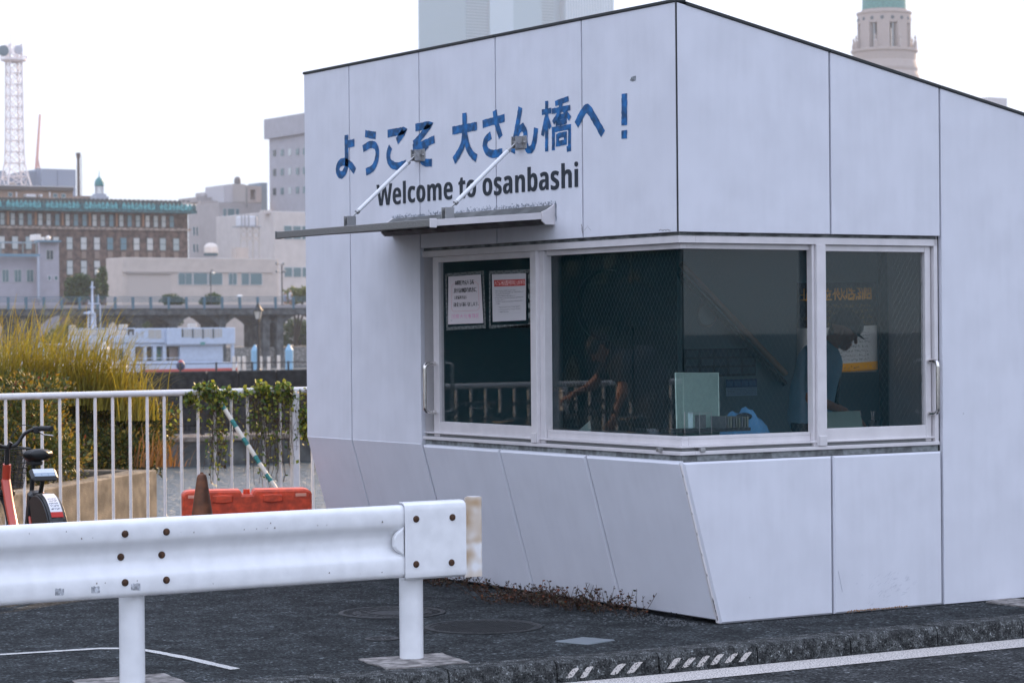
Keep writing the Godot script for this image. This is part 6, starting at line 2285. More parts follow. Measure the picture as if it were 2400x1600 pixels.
func tank(t: Node, px: float, y0: float, y1: float, half: float, z: float, m: Material):
	var c := on_z(px, y1, z)
	var r := on_z(px + half, y1, z).x - c.x
	var h := on_z(px, y0, z).y - c.y
	var b := MB.new()
	b.lathe([Vector2(r * 0.96, 0), Vector2(r, h * 0.1), Vector2(r, h * 0.6), Vector2(r * 0.7, h * 0.9), Vector2(r * 0.25, h), Vector2(0, h)], c, 16)
	part_w(b, "roof_tank", m, t)
	b = MB.new()
	b.lathe([Vector2(r * 1.02, -h * 0.25), Vector2(r * 1.02, 0), Vector2(0, 0)], c, 16)
	part_w(b, "tank_base", mat(0.05, 0.1, 0.12, 0.7), t)

func leafy_tree(label: String, lumps: Array, z: float, trunk_h: float, sd: int, group := "trees along the promenade"):
	var rng := RandomNumberGenerator.new()
	rng.seed = 700 + sd
	var c0 := on_z(lumps[0][0], lumps[0][1], z)
	var t := thing("leafy_tree", label, "tree", Vector3(c0.x, 0.2, z), 0, group)
	var k := on_z(lumps[0][0] + 1.0, lumps[0][1], z).x - c0.x
	var crown := MB.new()
	var wood := MB.new()
	for L in lumps:
		var c := on_z(L[0], L[1], z)
		c.z += rng.randf_range(-1, 1) * L[2] * k * 0.4
		wood.tube([Vector3(c0.x, 0.2, z), Vector3(lerpf(c0.x, c.x, 0.4), lerpf(0.2, c.y, 0.6), z), c], [0.16, 0.10, 0.03], 6)
		var rx: float = L[2] * k
		var ry: float = L[3] * k
		for i in int(clampf(L[2] * L[3] * 3.0, 300, 1600)):
			var u := rand_dir(rng)
			var rr := pow(rng.randf(), 0.4) * (0.85 + 0.25 * sin(u.x * 5 + sd) * sin(u.y * 6 + u.z * 4))
			crown.tint = Color(0.025, 0.055, 0.018).lerp(Color(0.075, 0.12, 0.028), rng.randf()) * rng.randf_range(0.7, 1.2)
			if sd == 5: crown.tint = Color(0.09, 0.12, 0.03).lerp(Color(0.2, 0.2, 0.05), rng.randf())
			var d := (u + rand_dir(rng)).normalized()
			leaf(crown, c + Vector3(u.x * rx, u.y * ry, u.z * rx) * rr, d, d.cross(rand_dir(rng)).normalized(), k * 5.5, k * 3.5)
	part_w(wood, "trunk", mat(0.05, 0.04, 0.03, 0.9), t)
	part_w(crown, "crown", leaf_mat(Color(0.3, 0.35, 0.15)), t)

func promenade():
	var z := -195.0
	var conc := mat(0.115, 0.125, 0.13, 0.9, 0, T.mottle_strong, 0.2)
	var teal := mat(0.06, 0.14, 0.19, 0.6)
	var t := thing("elevated_promenade", "raised concrete promenade with teal railing crossing behind the boat", "footbridge", Vector3(on_z(350, 800, z).x, 0, z))
	var b: MB
	var yd := on_z(350, 722, z).y
	var yg := on_z(350, 750, z).y
	b = MB.new()
	b.boxm(Vector3(-60, yg + 0.45, z - 6), Vector3(200, yd, z))
	part_w(b, "deck", conc, t)
	b = MB.new()
	b.boxm(Vector3(-60, yd - 0.02, z - 0.1), Vector3(200, yd + 0.28, z + 0.12))
	part_w(b, "edge_beam", mat(0.30, 0.29, 0.30, 0.9, 0, T.mottle, 0.2), t)
	# piers in pairs with haunches that make shallow arches
	var xs := [-150, 57, 90, 252, 330, 415, 528, 631, 663, 800, 835, 1000]
	for i in xs.size():
		var c := on_z(xs[i], 780, z).x
		b = MB.new()
		b.cboxm(Vector3(c - 0.36, -2.2, z - 4.6), Vector3(c + 0.36, yg + 0.45, z - 0.6), 0.05)
		part_w(b, "pier", conc, t)
		b = MB.new()
		var poly := PackedVector2Array()
		var w := 2.3
		for k in 9:
			var f := k / 8.0
			poly.push_back(Vector2(lerpf(0.37, w, f), yg + 0.45 - 0.9 * pow(1.0 - f, 2.0)))
		poly.push_back(Vector2(0.37, yg + 0.45))
		b.prism(poly, Vector3(c, 0, z - 4.5), Vector3.RIGHT, Vector3.UP, Vector3.BACK, 3.8)
		part_w(b, "haunch", conc, t)
		b = MB.new()
		for k in poly.size(): poly[k].x = -poly[k].x
		b.prism(poly, Vector3(c, 0, z - 4.5), Vector3.RIGHT, Vector3.UP, Vector3.BACK, 3.8)
		part_w(b, "haunch", conc, t)
	# railing
	var yt := on_z(350, 696, z).y
	for y in [yt, lerpf(yd, yt, 0.62), lerpf(yd, yt, 0.80)]:
		b = MB.new()
		b.boxm(Vector3(-60, y - 0.03, z - 0.05), Vector3(200, y + 0.03, z + 0.05))
		part_w(b, "rail", teal, t)
	for k in range(-4, 30):
		var c := on_z(17 + 41.8 * k, 700, z).x
		b = MB.new()
		b.boxm(Vector3(c - 0.11, yd - 0.1, z + 0.02), Vector3(c + 0.11, yt + 0.02, z + 0.16))
		part_w(b, "railing_post", teal, t)
	# lamps on it
	for p in [[227, 641, "thin black globe lamp on the promenade beside the mauve-grey building"], [500, 645, "thin black globe lamp on the promenade before the ribbon windows"]]:
		var top := on_z(p[0] - 7, p[1] - 8, z - 1.0)
		var l := thing("globe_lamp", p[2], "lamp post", Vector3(top.x, yd, z - 1.0), 0, "promenade lamps")
		b = MB.new()
		b.tube([Vector3(0, 0, 0), Vector3(0, top.y - yd, 0), Vector3(0.12, top.y - yd + 0.2, 0), Vector3(0.27, top.y - yd + 0.1, 0)], 0.045, 6)
		part(b, "pole", M.black, l)
		b = MB.new()
		b.ball(Vector3(0.27, top.y - yd - 0.12, 0), Vector3.ONE * 0.14, 8, 10)
		part(b, "globe", mat(0.75, 0.70, 0.6, 0.3), l)
	# floodlight pole
	var fp := on_z(660, 620, z - 2.0)
	var fl := thing("floodlight_pole", "floodlight pole with four round heads beside the pale block", "lamp post", Vector3(fp.x, yd, z - 2.0))
	b = MB.new()
	b.tube([Vector3.ZERO, Vector3(0, fp.y - yd, 0)], 0.06, 6)
	part(b, "pole", M.black, fl)
	for q in [[648, 617], [664, 618], [648, 636], [666, 636]]:
		var h := on_z(q[0], q[1], z - 2.0)
		b = MB.new()
		b.tube([Vector3(0, h.y - yd - 0.15, 0), Vector3(h.x - fp.x, h.y - yd, 0)], 0.03, 5)
		b.ball(Vector3(h.x - fp.x, h.y - yd, 0), Vector3(0.13, 0.13, 0.16), 6, 8)
		part(b, "floodlight", M.alu_dark, fl)
	# round-headed sign on the promenade
	var sg := on_z(561, 694, z - 0.8)
	var s := thing("promenade_sign", "white rounded sign board standing on the promenade", "sign", Vector3(sg.x, yd, z - 0.8))
	b = MB.new()
	b.cboxm(Vector3(-0.26, 0.45, -0.06), Vector3(0.26, 1.05, 0.06), 0.05)
	part(b, "board", mat(0.5, 0.46, 0.42, 0.6), s)
	b = MB.new()
	b.ball(Vector3(0, 1.08, 0), Vector3(0.30, 0.14, 0.1), 6, 12)
	part(b, "hood", mat(0.75, 0.74, 0.74, 0.6), s)
	b = MB.new()
	b.tube([Vector3(0, 0, 0), Vector3(0, 0.46, 0)], 0.05, 6)
	part(b, "post", M.alu_dark, s)

func brick_hall():
	var z := -258.0
	var brick := relief(mat(0.155, 0.105, 0.088, 0.9, 0, T.mottle_strong, 0.25), T.bump, 0.5)
	var copper := mat(0.10, 0.40, 0.44, 0.6, 0, T.mottle_strong, 0.5)
	var copper_dark := mat(0.03, 0.13, 0.15, 0.6, 0, T.mottle_strong, 0.5)
	var t := thing("brick_hall", "brown brick office hall with a green copper cornice and rows of windows", "building", on_z(220, 700, z) * Vector3(1, 0, 1))
	var xr := on_z(440, 600, z).x
	var xl := on_z(-160, 600, z).x
	var yc := on_z(220, 500, z).y
	var b := MB.new()
	b.boxm(Vector3(xl, 0.15, z - 24), Vector3(xr, yc + 1.0, z))
	part_w(b, "wall", brick, t)
	# cornice: soffit, fascia and a crest of pointed copper tiles
	var y0 := on_z(0, 493, z).y
	var y1 := on_z(0, 481, z).y
	var y2 := on_z(0, 469.5, z).y
	var y3 := on_z(0, 464, z).y
	var xe := on_z(461, 490, z + 1.6).x
	b = MB.new()
	b.boxm(Vector3(xl, y0, z - 25), Vector3(xe, y0 + 0.35, z + 1.6))
	part_w(b, "cornice", copper_dark, t)
	b = MB.new()
	b.boxm(Vector3(xl, y0 + 0.36, z - 25), Vector3(xe - 0.1, y1 + 0.1, z + 1.5))
	part_w(b, "cornice", copper, t)
	var tile := MB.new()
	var wd := 0.52
	tile.prism(PackedVector2Array([Vector2(-wd * 0.46, 0), Vector2(wd * 0.46, 0), Vector2(wd * 0.46, 0.45), Vector2(wd * 0.3, 0.62), Vector2(0, 0.82), Vector2(-wd * 0.3, 0.62), Vector2(-wd * 0.46, 0.45)]), Vector3.ZERO, Vector3.RIGHT, Vector3.UP, Vector3.BACK, 0.12, 0.04)
	var tm := tile.mesh()
	var root := root_of(t)
	var x := xe - 0.35
	var n := 0
	while x > xl and n < 75:
		var o := part(tm, "crest_tile", copper if n % 9 else copper_dark, t)
		o.position = Vector3(x, y1 - 0.25, z + 1.5) - root.position
		x -= on_z(10.3, 480, z).x - on_z(0, 480, z).x
		n += 1
	b = MB.new()
	b.prism(PackedVector2Array([Vector2(xl, y1), Vector2(xe - 0.9, y1), Vector2(xe - 1.9, y3), Vector2(xl, y3)]), Vector3(0, 0, z - 23), Vector3.RIGHT, Vector3.UP, Vector3.BACK, 24.2)
	part_w(b, "roof", mat(0.045, 0.055, 0.055, 0.8), t)
	for k in 30:
		var c := on_z(440 - k * 10.6, 464, z + 0.8)
		b = MB.new()
		b.cboxm(Vector3(c.x - 0.14, y3 - 0.02, z + 0.6), Vector3(c.x + 0.14, y3 + 0.12, z + 1.1), 0.05)
		part_w(b, "ridge_tile", mat(0.045, 0.055, 0.055, 0.8), t)
	# pale string course
	var ys := on_z(0, 532, z).y
	b = MB.new()
	b.boxm(Vector3(xl, ys - 0.14, z), Vector3(xr + 0.25, ys + 0.16, z + 0.3))
	part_w(b, "string_course", mat(0.38, 0.31, 0.27, 0.85, 0, T.mottle_strong, 0.5), t)
	# windows
	var rng := RandomNumberGenerator.new()
	rng.seed = 12
	var fr := mat(0.06, 0.085, 0.09, 0.6)
	var glz := [mat(0.40, 0.44, 0.45, 0.3), mat(0.30, 0.37, 0.39, 0.3), mat(0.12, 0.22, 0.27, 0.15), mat(0.48, 0.50, 0.50, 0.4)]
	var ta := on_z(0, 499, z).y
	var tb := on_z(0, 526, z).y
	for px in [4.6, 29, 48.7, 68.9, 93.7, 113.3, 133.5, 157.7, 177.3, 197.5, 220.9, 240.3, 260.2, 283.6, 303, 322.7, 345.2, 364.6, 383, 402, -20, -40, -62]:
		win_z(t, px - 4.4, px + 4.4, tb, ta, z, fr, glz[rng.randi() % 4], 1)
	for px in [17, 82, 145, 209, 272, 334]:
		b = MB.new()
		var c := on_z(px, 510, z).x
		b.boxm(Vector3(c - 0.12, tb, z), Vector3(c + 0.12, ta + 0.2, z + 0.12))
		part_w(b, "terracotta_strip", mat(0.30, 0.16, 0.09, 0.85), t)
	var rows := [[556, 584, 162], [611, 643, 162], [664, 694, 162]]
	for r in rows:
		var a := on_z(r[2], r[0], z).y
		var c := on_z(r[2], r[1], z).y
		for px in [3, 34, 66, 98, 130, 162, 195, 226, 257, 288.5, 319, 350.5, 380.7, 412]:
			win_z(t, px - 6.3, px + 6.3, c, a, z, fr, glz[rng.randi() % 4], 1)
			if r[0] < 600:
				b = MB.new()
				var m := on_z(px, 590, z).x
				b.boxm(Vector3(m - 0.29, c - 1.05, z), Vector3(m + 0.29, c - 0.22, z + 0.06))
				part_w(b, "spandrel", mat(0.21, 0.165, 0.14, 0.85), t)
	# upper storey set back
	var u := thing("attic_storey", "tan rooftop storey with small white windows above the copper cornice", "building", on_z(80, 470, z - 14.0))
	zpart(u, "wall", mat(0.34, 0.23, 0.17, 0.85, 0, T.mottle, 0.3), -120, 170, 444, 470, z - 14, 9)
	zpart(u, "eave", mat(0.12, 0.10, 0.09, 0.8), -120, 172, 435.5, 444, z - 13.6, 10)
	zpart(u, "ledge", mat(0.5, 0.48, 0.48, 0.8), -120, 176, 433.5, 436, z - 13.5, 10)
	for q in [[20, 28], [125, 134], [145, 153]]: win_z(u, q[0], q[1], on_z(80, 461, z - 14).y, on_z(80, 453, z - 14).y, z - 14, mat(0.55, 0.55, 0.56, 0.6), M.pane_far)
	zpart(u, "roof_unit", mat(0.65, 0.63, 0.64, 0.6), 60, 84, 455, 462, z - 13.2, 1, 0.05)
	zpart(u, "roof_unit", mat(0.65, 0.63, 0.64, 0.6), 93, 99, 455, 462, z - 13.2, 1, 0.05)
	zpart(u, "pipe", mat(0.65, 0.63, 0.64, 0.6), 37, 39, 450, 461, z - 13.2, 0.2)
	zpart(u, "pipe", mat(0.65, 0.63, 0.64, 0.6), 115, 117.5, 450, 462, z - 13.2, 0.2)
	# cupola
	var cz := -300.0
	var cb := on_z(232, 467, cz)
	var kk := on_z(233, 467, cz).x - cb.x
	var cu := thing("cupola", "small green domed cupola with open arches on the roofline", "cupola", cb)
	b = MB.new()
	b.cboxm(Vector3(-16 * kk, -1.5, -16 * kk), Vector3(16 * kk, 6 * kk, 16 * kk), 0.05)
	b.cboxm(Vector3(-12 * kk, 6 * kk, -12 * kk), Vector3(12 * kk, 12 * kk, 12 * kk), 0.05)
	part(b, "base", mat(0.33, 0.36, 0.42, 0.8), cu)
	for i in 8:
		var a := TAU * i / 8 + 0.2
		b = MB.new()
		b.tube([Vector3(cos(a) * 8.5 * kk, 12 * kk, sin(a) * 8.5 * kk), Vector3(cos(a) * 8.5 * kk, 30 * kk, sin(a) * 8.5 * kk)], 1.1 * kk, 6)
		part(b, "column", mat(0.33, 0.36, 0.42, 0.8), cu)
	b = MB.new()
	b.lathe([Vector2(9.5 * kk, 29 * kk), Vector2(10.5 * kk, 31 * kk), Vector2(10.5 * kk, 33 * kk), Vector2(9.6 * kk, 39 * kk), Vector2(7 * kk, 44 * kk), Vector2(3 * kk, 47.5 * kk), Vector2(1 * kk, 50 * kk), Vector2(0.4 * kk, 62 * kk), Vector2(0, 62 * kk)], Vector3.ZERO, 16)
	part(b, "dome", mat(0.05, 0.20, 0.21, 0.6), cu)
	zpart(cu, "roof_ridge", mat(0.22, 0.15, 0.12, 0.8), 186, 218, 459, 470, cz - 1, 3)
	# chimney with crown
	cz = -330.0
	var cc := on_z(183.5, 470, cz)
	kk = on_z(184.5, 470, cz).x - cc.x
	var ch := thing("brick_chimney", "dark brown square chimney with a flared crown", "chimney", cc)
	b = MB.new()
	b.lathe([Vector2(4.2 * kk, -6), Vector2(3.6 * kk, 92 * kk), Vector2(4.6 * kk, 96 * kk), Vector2(5.4 * kk, 100 * kk), Vector2(5.6 * kk, 105 * kk), Vector2(3 * kk, 105 * kk)], Vector3.ZERO, 8)
	part(b, "shaft", mat(0.10, 0.075, 0.065, 0.9), ch)
	b = MB.new()
	for i in 30: b.tube([Vector3(5.5 * kk, i * 3.2 * kk, 0), Vector3(8.0 * kk, i * 3.2 * kk, 0)], 0.03, 4)
	b.tube([Vector3(8 * kk, 0, 0), Vector3(8 * kk, 100 * kk, 0)], 0.035, 4)
	b.tube([Vector3(6 * kk, 0, 0), Vector3(6 * kk, 100 * kk, 0)], 0.035, 4)
	part(b, "ladder", mat(0.4, 0.38, 0.36, 0.8), ch)
	# blue-grey block with a flat roof
	cz = -430.0
	var bb := thing("blue_grey_block", "plain blue-grey flat block behind the chimney", "building", on_z(110, 700, cz) * Vector3(1, 0, 1))
	var bl := mat(0.23, 0.27, 0.35, 0.8)
	zpart(bb, "wall", bl, 97, 178, 396, 700, cz, 14)
	zpart(bb, "wing", mat(0.19, 0.23, 0.30, 0.8), 66, 97, 402, 700, cz - 2, 12)
	zpart(bb, "wing", mat(0.19, 0.23, 0.30, 0.8), 2, 14, 400, 700, cz - 2, 12)
	for px in [86, 135]: zpart(bb, "joint", mat(0.17, 0.2, 0.27, 0.8), px, px + 1.5, 398, 700, cz + 0.1, 0.3)
	radio_tower()
	crane()

func radio_tower():
	var z := -380.0
	var c := on_z(34, 445, z)
	var k := on_z(35, 445, z).x - c.x
	var white := mat(0.66, 0.62, 0.64, 0.5)
	var t := thing("radio_tower", "white steel lattice radio tower with dish antennas", "tower", Vector3(c.x, c.y - 4.0, z))
	var y0 := 4.0
	# half-widths in pixels of the photograph at pixel heights above the foot
	var prof := [[-40, 42], [0, 34], [30, 26], [60, 20], [95, 18], [180, 17], [285, 16], [325, 16]]
	var half := func(h: float) -> float:
		for i in prof.size() - 1:
			if h <= prof[i + 1][0]: return lerpf(prof[i][1], prof[i + 1][1], (h - prof[i][0]) / float(prof[i + 1][0] - prof[i][0]))
		return 16.0
	var P := func(h: float, i: int) -> Vector3:
		var w: float = half.call(h) * k * 0.86
		return Vector3([-1, 1, 1, -1][i % 4] * w, y0 + h * k, [-1, -1, 1, 1][i % 4] * w)
	var levels := [-40.0, 0.0, 30.0, 60.0, 85.0, 110.0, 135.0, 160.0, 185.0, 210.0, 235.0, 260.0, 285.0, 305.0, 325.0]
	for i in 4:
		var b := MB.new()
		var pts := []
		for h in levels: pts.push_back(P.call(h, i))
		b.tube(pts, 0.14, 6)
		part(b, "leg", white, t)
	for j in levels.size() - 1:
		var b := MB.new()
		for i in 4:
			b.tube([P.call(levels[j], i), P.call(levels[j], i + 1)], 0.08, 4)
			b.tube([P.call(levels[j], i), P.call(levels[j + 1], i + 1)], 0.07, 4)
			b.tube([P.call(levels[j], i + 1), P.call(levels[j + 1], i)], 0.07, 4)
		part(b, "lattice_bay", white, t)
	var b := MB.new()
	b.lathe([Vector2(17 * k, 284 * k + y0), Vector2(29 * k, 288 * k + y0), Vector2(29 * k, 291 * k + y0), Vector2(0, 291 * k + y0)], Vector3.ZERO, 20)
	part(b, "platform", white, t)
	b = MB.new()
	for i in 20:
		var a := TAU * i / 20
		b.tube([Vector3(cos(a) * 28.5 * k, 291 * k + y0, sin(a) * 28.5 * k), Vector3(cos(a) * 28.5 * k, 299 * k + y0, sin(a) * 28.5 * k)], 0.05, 4)
	b.lathe([Vector2(28 * k, 299 * k + y0), Vector2(29 * k, 299 * k + y0), Vector2(29 * k, 300 * k + y0), Vector2(28 * k, 300 * k + y0)], Vector3.ZERO, 20)
	part(b, "platform_rail", white, t)
	for q in [[4, 9, 311.0, 9.5, 0], [-31, 9, 307.0, 12.0, 1]]:
		b = MB.new()
		b.lathe([Vector2(0, -3 * k), Vector2(q[3] * k, 0), Vector2(q[3] * k, 5 * k), Vector2(0, 6 * k)], Vector3(q[0] * k, q[2] * k + y0, 16 * k), 18, Vector3(0, 0, 1))
		part(b, "dish", mat(0.40, 0.42, 0.48, 0.5) if q[4] == 0 else mat(0.10, 0.15, 0.18, 0.5), t)
	for q in [[-14, 360], [4, 345], [-6, 352]]:
		b = MB.new()
		b.tube([Vector3(q[0] * k, 318 * k + y0, 0), Vector3(q[0] * k, q[1] * k + y0, 0)], 0.06, 4)
		part(b, "aerial", white, t)
	b = MB.new()
	b.ball(Vector3(-14 * k, 22 * k, 24 * k) + Vector3(0, y0 - 1.0, 0), Vector3.ONE * 8 * k, 8, 12)
	part(b, "base_dish", mat(0.3, 0.25, 0.22, 0.7), t)

func crane():
	var z := -520.0
	var c := on_z(88, 404, z)
	var k := on_z(89, 404, z).x - c.x
	var t := thing("tower_crane", "red and white tower crane jib above the blue-grey block", "crane", Vector3(c.x, 0.2, z))
	var b := MB.new()
	b.boxm(Vector3(-1.5 * k, 0, -1.5 * k), Vector3(1.5 * k, c.y, 1.5 * k))
	part(b, "mast", mat(0.4, 0.42, 0.46, 0.7), t)
	b = MB.new()
	b.cbox(Vector3(0, c.y + 3 * k, 0), Vector3(13 * k, 8 * k, 8 * k), 1.0 * k)
	part(b, "cab", mat(0.14, 0.17, 0.2, 0.7), t)
	var tip := on_z(92.5, 268, z) - Vector3(c.x, 0.2, z)
	var foot := Vector3(-4 * k, c.y + 6 * k, 0)
	for s in [-1, 1]:
		b = MB.new()
		b.tube([foot + Vector3(s * 1.6 * k, 0, 0), tip + Vector3(s * 0.5 * k, 0, 0)], 0.22, 5)
		part(b, "jib_chord", mat(0.62, 0.34, 0.30, 0.6), t)
	b = MB.new()
	for i in 22:
		var p := foot.lerp(tip, i / 22.0)
		var q := foot.lerp(tip, (i + 1) / 22.0)
		b.tube([p + Vector3(-1.6 * k * (1 - i / 26.0), 0, 0), q + Vector3(1.5 * k * (1 - i / 26.0), 0, 0)], 0.14, 4)
	part(b, "jib_lacing", mat(0.66, 0.5, 0.46, 0.6), t)
	b = MB.new()
	b.tube([Vector3(4 * k, c.y + 6 * k, 0), Vector3(-3 * k, c.y + 46 * k, 0), Vector3(-4 * k, c.y + 6 * k, 0)], 0.2, 5)
	part(b, "a_frame", mat(0.62, 0.34, 0.30, 0.6), t)

func domed_tower():
	var z := -340.0
	var c := on_z(2074, 170, z)
	var k := on_z(2075, 170, z).x - c.x
	var stone := mat(0.42, 0.36, 0.33, 0.85, 0, T.mottle, 0.3)
	var t := thing("domed_tower", "cream stone tower with a green dome behind the booth roof", "tower", Vector3(c.x, 0.2, z))
	var y := c.y - 0.2
	var b := MB.new()
	b.lathe([Vector2(62 * k, 0), Vector2(62 * k, y - 8 * k), Vector2(59 * k, y), Vector2(60 * k, y + 6 * k), Vector2(56 * k, y + 20 * k), Vector2(57 * k, y + 34 * k), Vector2(60 * k, y + 36 * k), Vector2(60 * k, y + 40 * k), Vector2(47 * k, y + 42 * k)], Vector3.ZERO, 20)
	part(b, "shaft", stone, t)
	# octagonal belfry with open arches
	var R := 45 * k
	for i in 8:
		var a := TAU * i / 8 + TAU / 16 + 0.35
		b = MB.new()
		b.box(Vector3(cos(a) * R * 0.9, y + 66 * k, sin(a) * R * 0.9), Vector3(0.5 * R, 50 * k, 0.30 * R), Basis(Vector3.UP, -a + PI / 2))
		part(b, "belfry_pier", stone, t)
		b = MB.new()
		var a2 := TAU * i / 8 + 0.35
		b.box(Vector3(cos(a2) * R * 0.93, y + 64 * k, sin(a2) * R * 0.93), Vector3(2.5 * k, 44 * k, 4 * k), Basis(Vector3.UP, -a2 + PI / 2))
		part(b, "mullion", mat(0.3, 0.33, 0.34, 0.8), t)
	b = MB.new()
	b.lathe([Vector2(R * 0.7, y + 84 * k), Vector2(R * 1.06, y + 86 * k), Vector2(R * 1.06, y + 102 * k), Vector2(R * 1.10, y + 104 * k), Vector2(R * 1.10, y + 107 * k), Vector2(R * 0.9, y + 109 * k), Vector2(R * 0.9, y + 112 * k)], Vector3.ZERO, 24)
	part(b, "cornice", stone, t)
	for i in 16:
		var a := TAU * i / 16
		b = MB.new()
		b.lathe([Vector2(3.4 * k, 0), Vector2(3.0 * k, 0.06), Vector2(0, 0.06)], Vector3(cos(a) * R * 1.06, y + 94 * k, sin(a) * R * 1.06), 10, Vector3(cos(a), 0, sin(a)))
		part(b, "round_window", mat(0.08, 0.10, 0.11, 0.6), t)
	b = MB.new()
	b.lathe([Vector2(R * 0.87, y + 110 * k), Vector2(R * 0.87, y + 120 * k), Vector2(R * 0.84, y + 150 * k), Vector2(R * 0.72, y + 178 * k), Vector2(R * 0.5, y + 198 * k), Vector2(R * 0.2, y + 208 * k), Vector2(R * 0.12, y + 226 * k), Vector2(0, y + 236 * k)], Vector3.ZERO, 24)
	part(b, "dome", mat(0.13, 0.38, 0.34, 0.6, 0, T.mottle_strong, 0.6), t)
	for i in 8:
		var a := TAU * i / 8 + 0.2
		b = MB.new()
		b.lathe([Vector2(3 * k, 0), Vector2(3 * k, 12 * k), Vector2(1.2 * k, 16 * k), Vector2(2 * k, 20 * k), Vector2(0, 26 * k)], Vector3(cos(a) * 57 * k, y + 40 * k, sin(a) * 57 * k), 8)
		part(b, "finial", stone, t)

# ---------------------------------------------------------------- inside the booth
func flat_thing(called: String, label: String, category: String, a: Vector3, b: Vector3, c: Vector3, d: Vector3, m: StandardMaterial3D, group := "") -> Node3D:
	# a sheet with its print: corners from the lower start round; backed by a thin board
	var t := thing(called, label, category, a, 0, group)
	var n := (b - a).cross(d - a).normalized()
	var s := MB.new()
	s.quaduv(a + n * 0.0008, b + n * 0.0008, c + n * 0.0008, d + n * 0.0008)
	part_w(s, "print", m, t)
	s = MB.new()
	s.quad(a, d, c, b)
	s.quad(a, b, c, d)
	if m.backlight_enabled: return t
	part_w(s, "sheet", mat(0.6, 0.6, 0.6, 0.7), t)
	return t

func build_booth_inside():
	var b := MB.new()
	b.boxm(Vector3(0.37, 0.0, -4.125), Vector3(LONG - 0.05, 0.03, -0.135))
	part(b, "floor", mat(0.22, 0.22, 0.21, 0.7), booth)
	b = MB.new()
	b.boxm(Vector3(0.135, 2.36, -4.125), Vector3(4.55, 2.39, -0.135))
	part(b, "ceiling", mat(0.6, 0.6, 0.6, 0.8), booth)
	# linings
	b = MB.new()
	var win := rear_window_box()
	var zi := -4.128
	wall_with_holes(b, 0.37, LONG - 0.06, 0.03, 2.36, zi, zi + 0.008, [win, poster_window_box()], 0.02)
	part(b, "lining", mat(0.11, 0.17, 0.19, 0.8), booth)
	# rear window frame and pane
	var rw := Node3D.new()
	rw.name = "rear_window"
	booth.add_child(rw)
	b = MB.new()
	b.boxm(Vector3(win[0].x, win[0].y, -4.19), Vector3(win[1].x, win[1].y, -4.184))
	part(b, "pane", M.pane, rw)
	b = MB.new()
	var pw := poster_window_box()
	b.boxm(Vector3(pw[0].x, pw[0].y, -4.19), Vector3(pw[1].x, pw[1].y, -4.184))
	part(b, "pane", M.pane, rw)
	b = MB.new()
	for q in [[win[0].x - 0.03, win[0].y, win[0].x + 0.012, win[1].y], [win[1].x - 0.012, win[0].y, win[1].x + 0.03, win[1].y]]:
		b.boxm(Vector3(q[0], q[1], -4.115), Vector3(q[2], q[3], -4.10))
	part(b, "frame", M.alu_dark, rw)
	# desk that runs round the corner
	var dk := thing("counter", "dark counter running round inside the booth's corner windows", "counter", Vector3(0.4, 0.03, -0.4))
	b = MB.new()
	b.cboxm(Vector3(0.145, 0.945, -2.68), Vector3(0.72, 0.972, -0.145), 0.004)
	part_w(b, "top", mat(0.035, 0.035, 0.036, 0.4), dk)
	b = MB.new()
	b.cboxm(Vector3(0.722, 0.945, -0.72), Vector3(1.86, 0.972, -0.145), 0.004)
	part_w(b, "top", mat(0.035, 0.035, 0.036, 0.4), dk)
	for p in [Vector3(0.68, 0, -2.6), Vector3(0.68, 0, -0.72), Vector3(1.8, 0, -0.68)]:
		b = MB.new()
		b.boxm(p + Vector3(-0.025, 0.03, -0.025), p + Vector3(0.025, 0.945, 0.025))
		part_w(b, "leg", M.black, dk)
	# green document board standing at the corner
	var g := 0.0
	var a := on_z(1587, 1003, -0.42)
	var c := on_z(1686, 1003, -0.42)
	var d := on_z(1684, 874, -0.46)
	var e := on_z(1583, 874, -0.46)
	a.y = 0.972; c.y = 0.972
	var gb := thing("document_board", "pale green document board standing behind the glass corner", "board", a)
	b = MB.new()
	b.quad(a, c, d, e); b.quad(a, e, d, c)
	var pg := mat(0.34, 0.50, 0.44, 0.6, 0, T.mottle, 3.0)
	part_w(b, "sheet", pg, gb)
	b = MB.new()
	b.tube([a, e, d, c], 0.004, 5)
	part_w(b, "border", mat(0.45, 0.62, 0.54, 0.5), gb)
	b = MB.new()
	b.boxm(Vector3(a.x + 0.02, 0.972, -0.36), Vector3(c.x - 0.02, 0.978, -0.60))
	part_w(b, "foot", M.black, gb)
	# wire rack with files
	var fr := thing("file_rack", "dark wire rack of upright files on the counter", "rack", on_z(1650, 1010, -0.3) * Vector3(1, 0, 1) + Vector3(0, 0.972, 0))
	zpart(fr, "tray", M.black, 1600, 1760, 1004, 1012, -0.26, 0.2)
	for k in 9:
		var px := 1700 + k * 6.5
		zpart(fr, "file", mat(0.09 + 0.02 * (k % 3), 0.105 + 0.02 * (k % 3), 0.11, 0.6), px, px + 3.0, 976 + (k % 2) * 3, 1004, -0.3, 0.16)
	for p in [[1605, 1640], [1640, 1668]]:
		b = MB.new()
		var l := on_z(p[0], 966, -0.24)
		var r := on_z(p[1], 966, -0.24)
		b.tube([Vector3(l.x, 0.98, -0.24), l, (l + r) * 0.5 - Vector3(0, 0.006, 0), r, Vector3(r.x, 0.98, -0.24)], 0.0018, 5)
		part_w(b, "wire", M.steel, fr)
	zpart(fr, "card", mat(0.38, 0.55, 0.55, 0.6), 1614, 1624, 966, 1003, -0.25, 0.004)
	zpart(fr, "card", mat(0.07, 0.085, 0.085, 0.6), 1630, 1655, 972, 1003, -0.255, 0.004)
	# folded blue vest with a dark collar
	var bc := on_z(1742, 985, -0.62)
	var vest := thing("folded_vest", "folded light blue vest with a dark collar lying on the counter", "clothing", Vector3(bc.x, 0.972, bc.z))
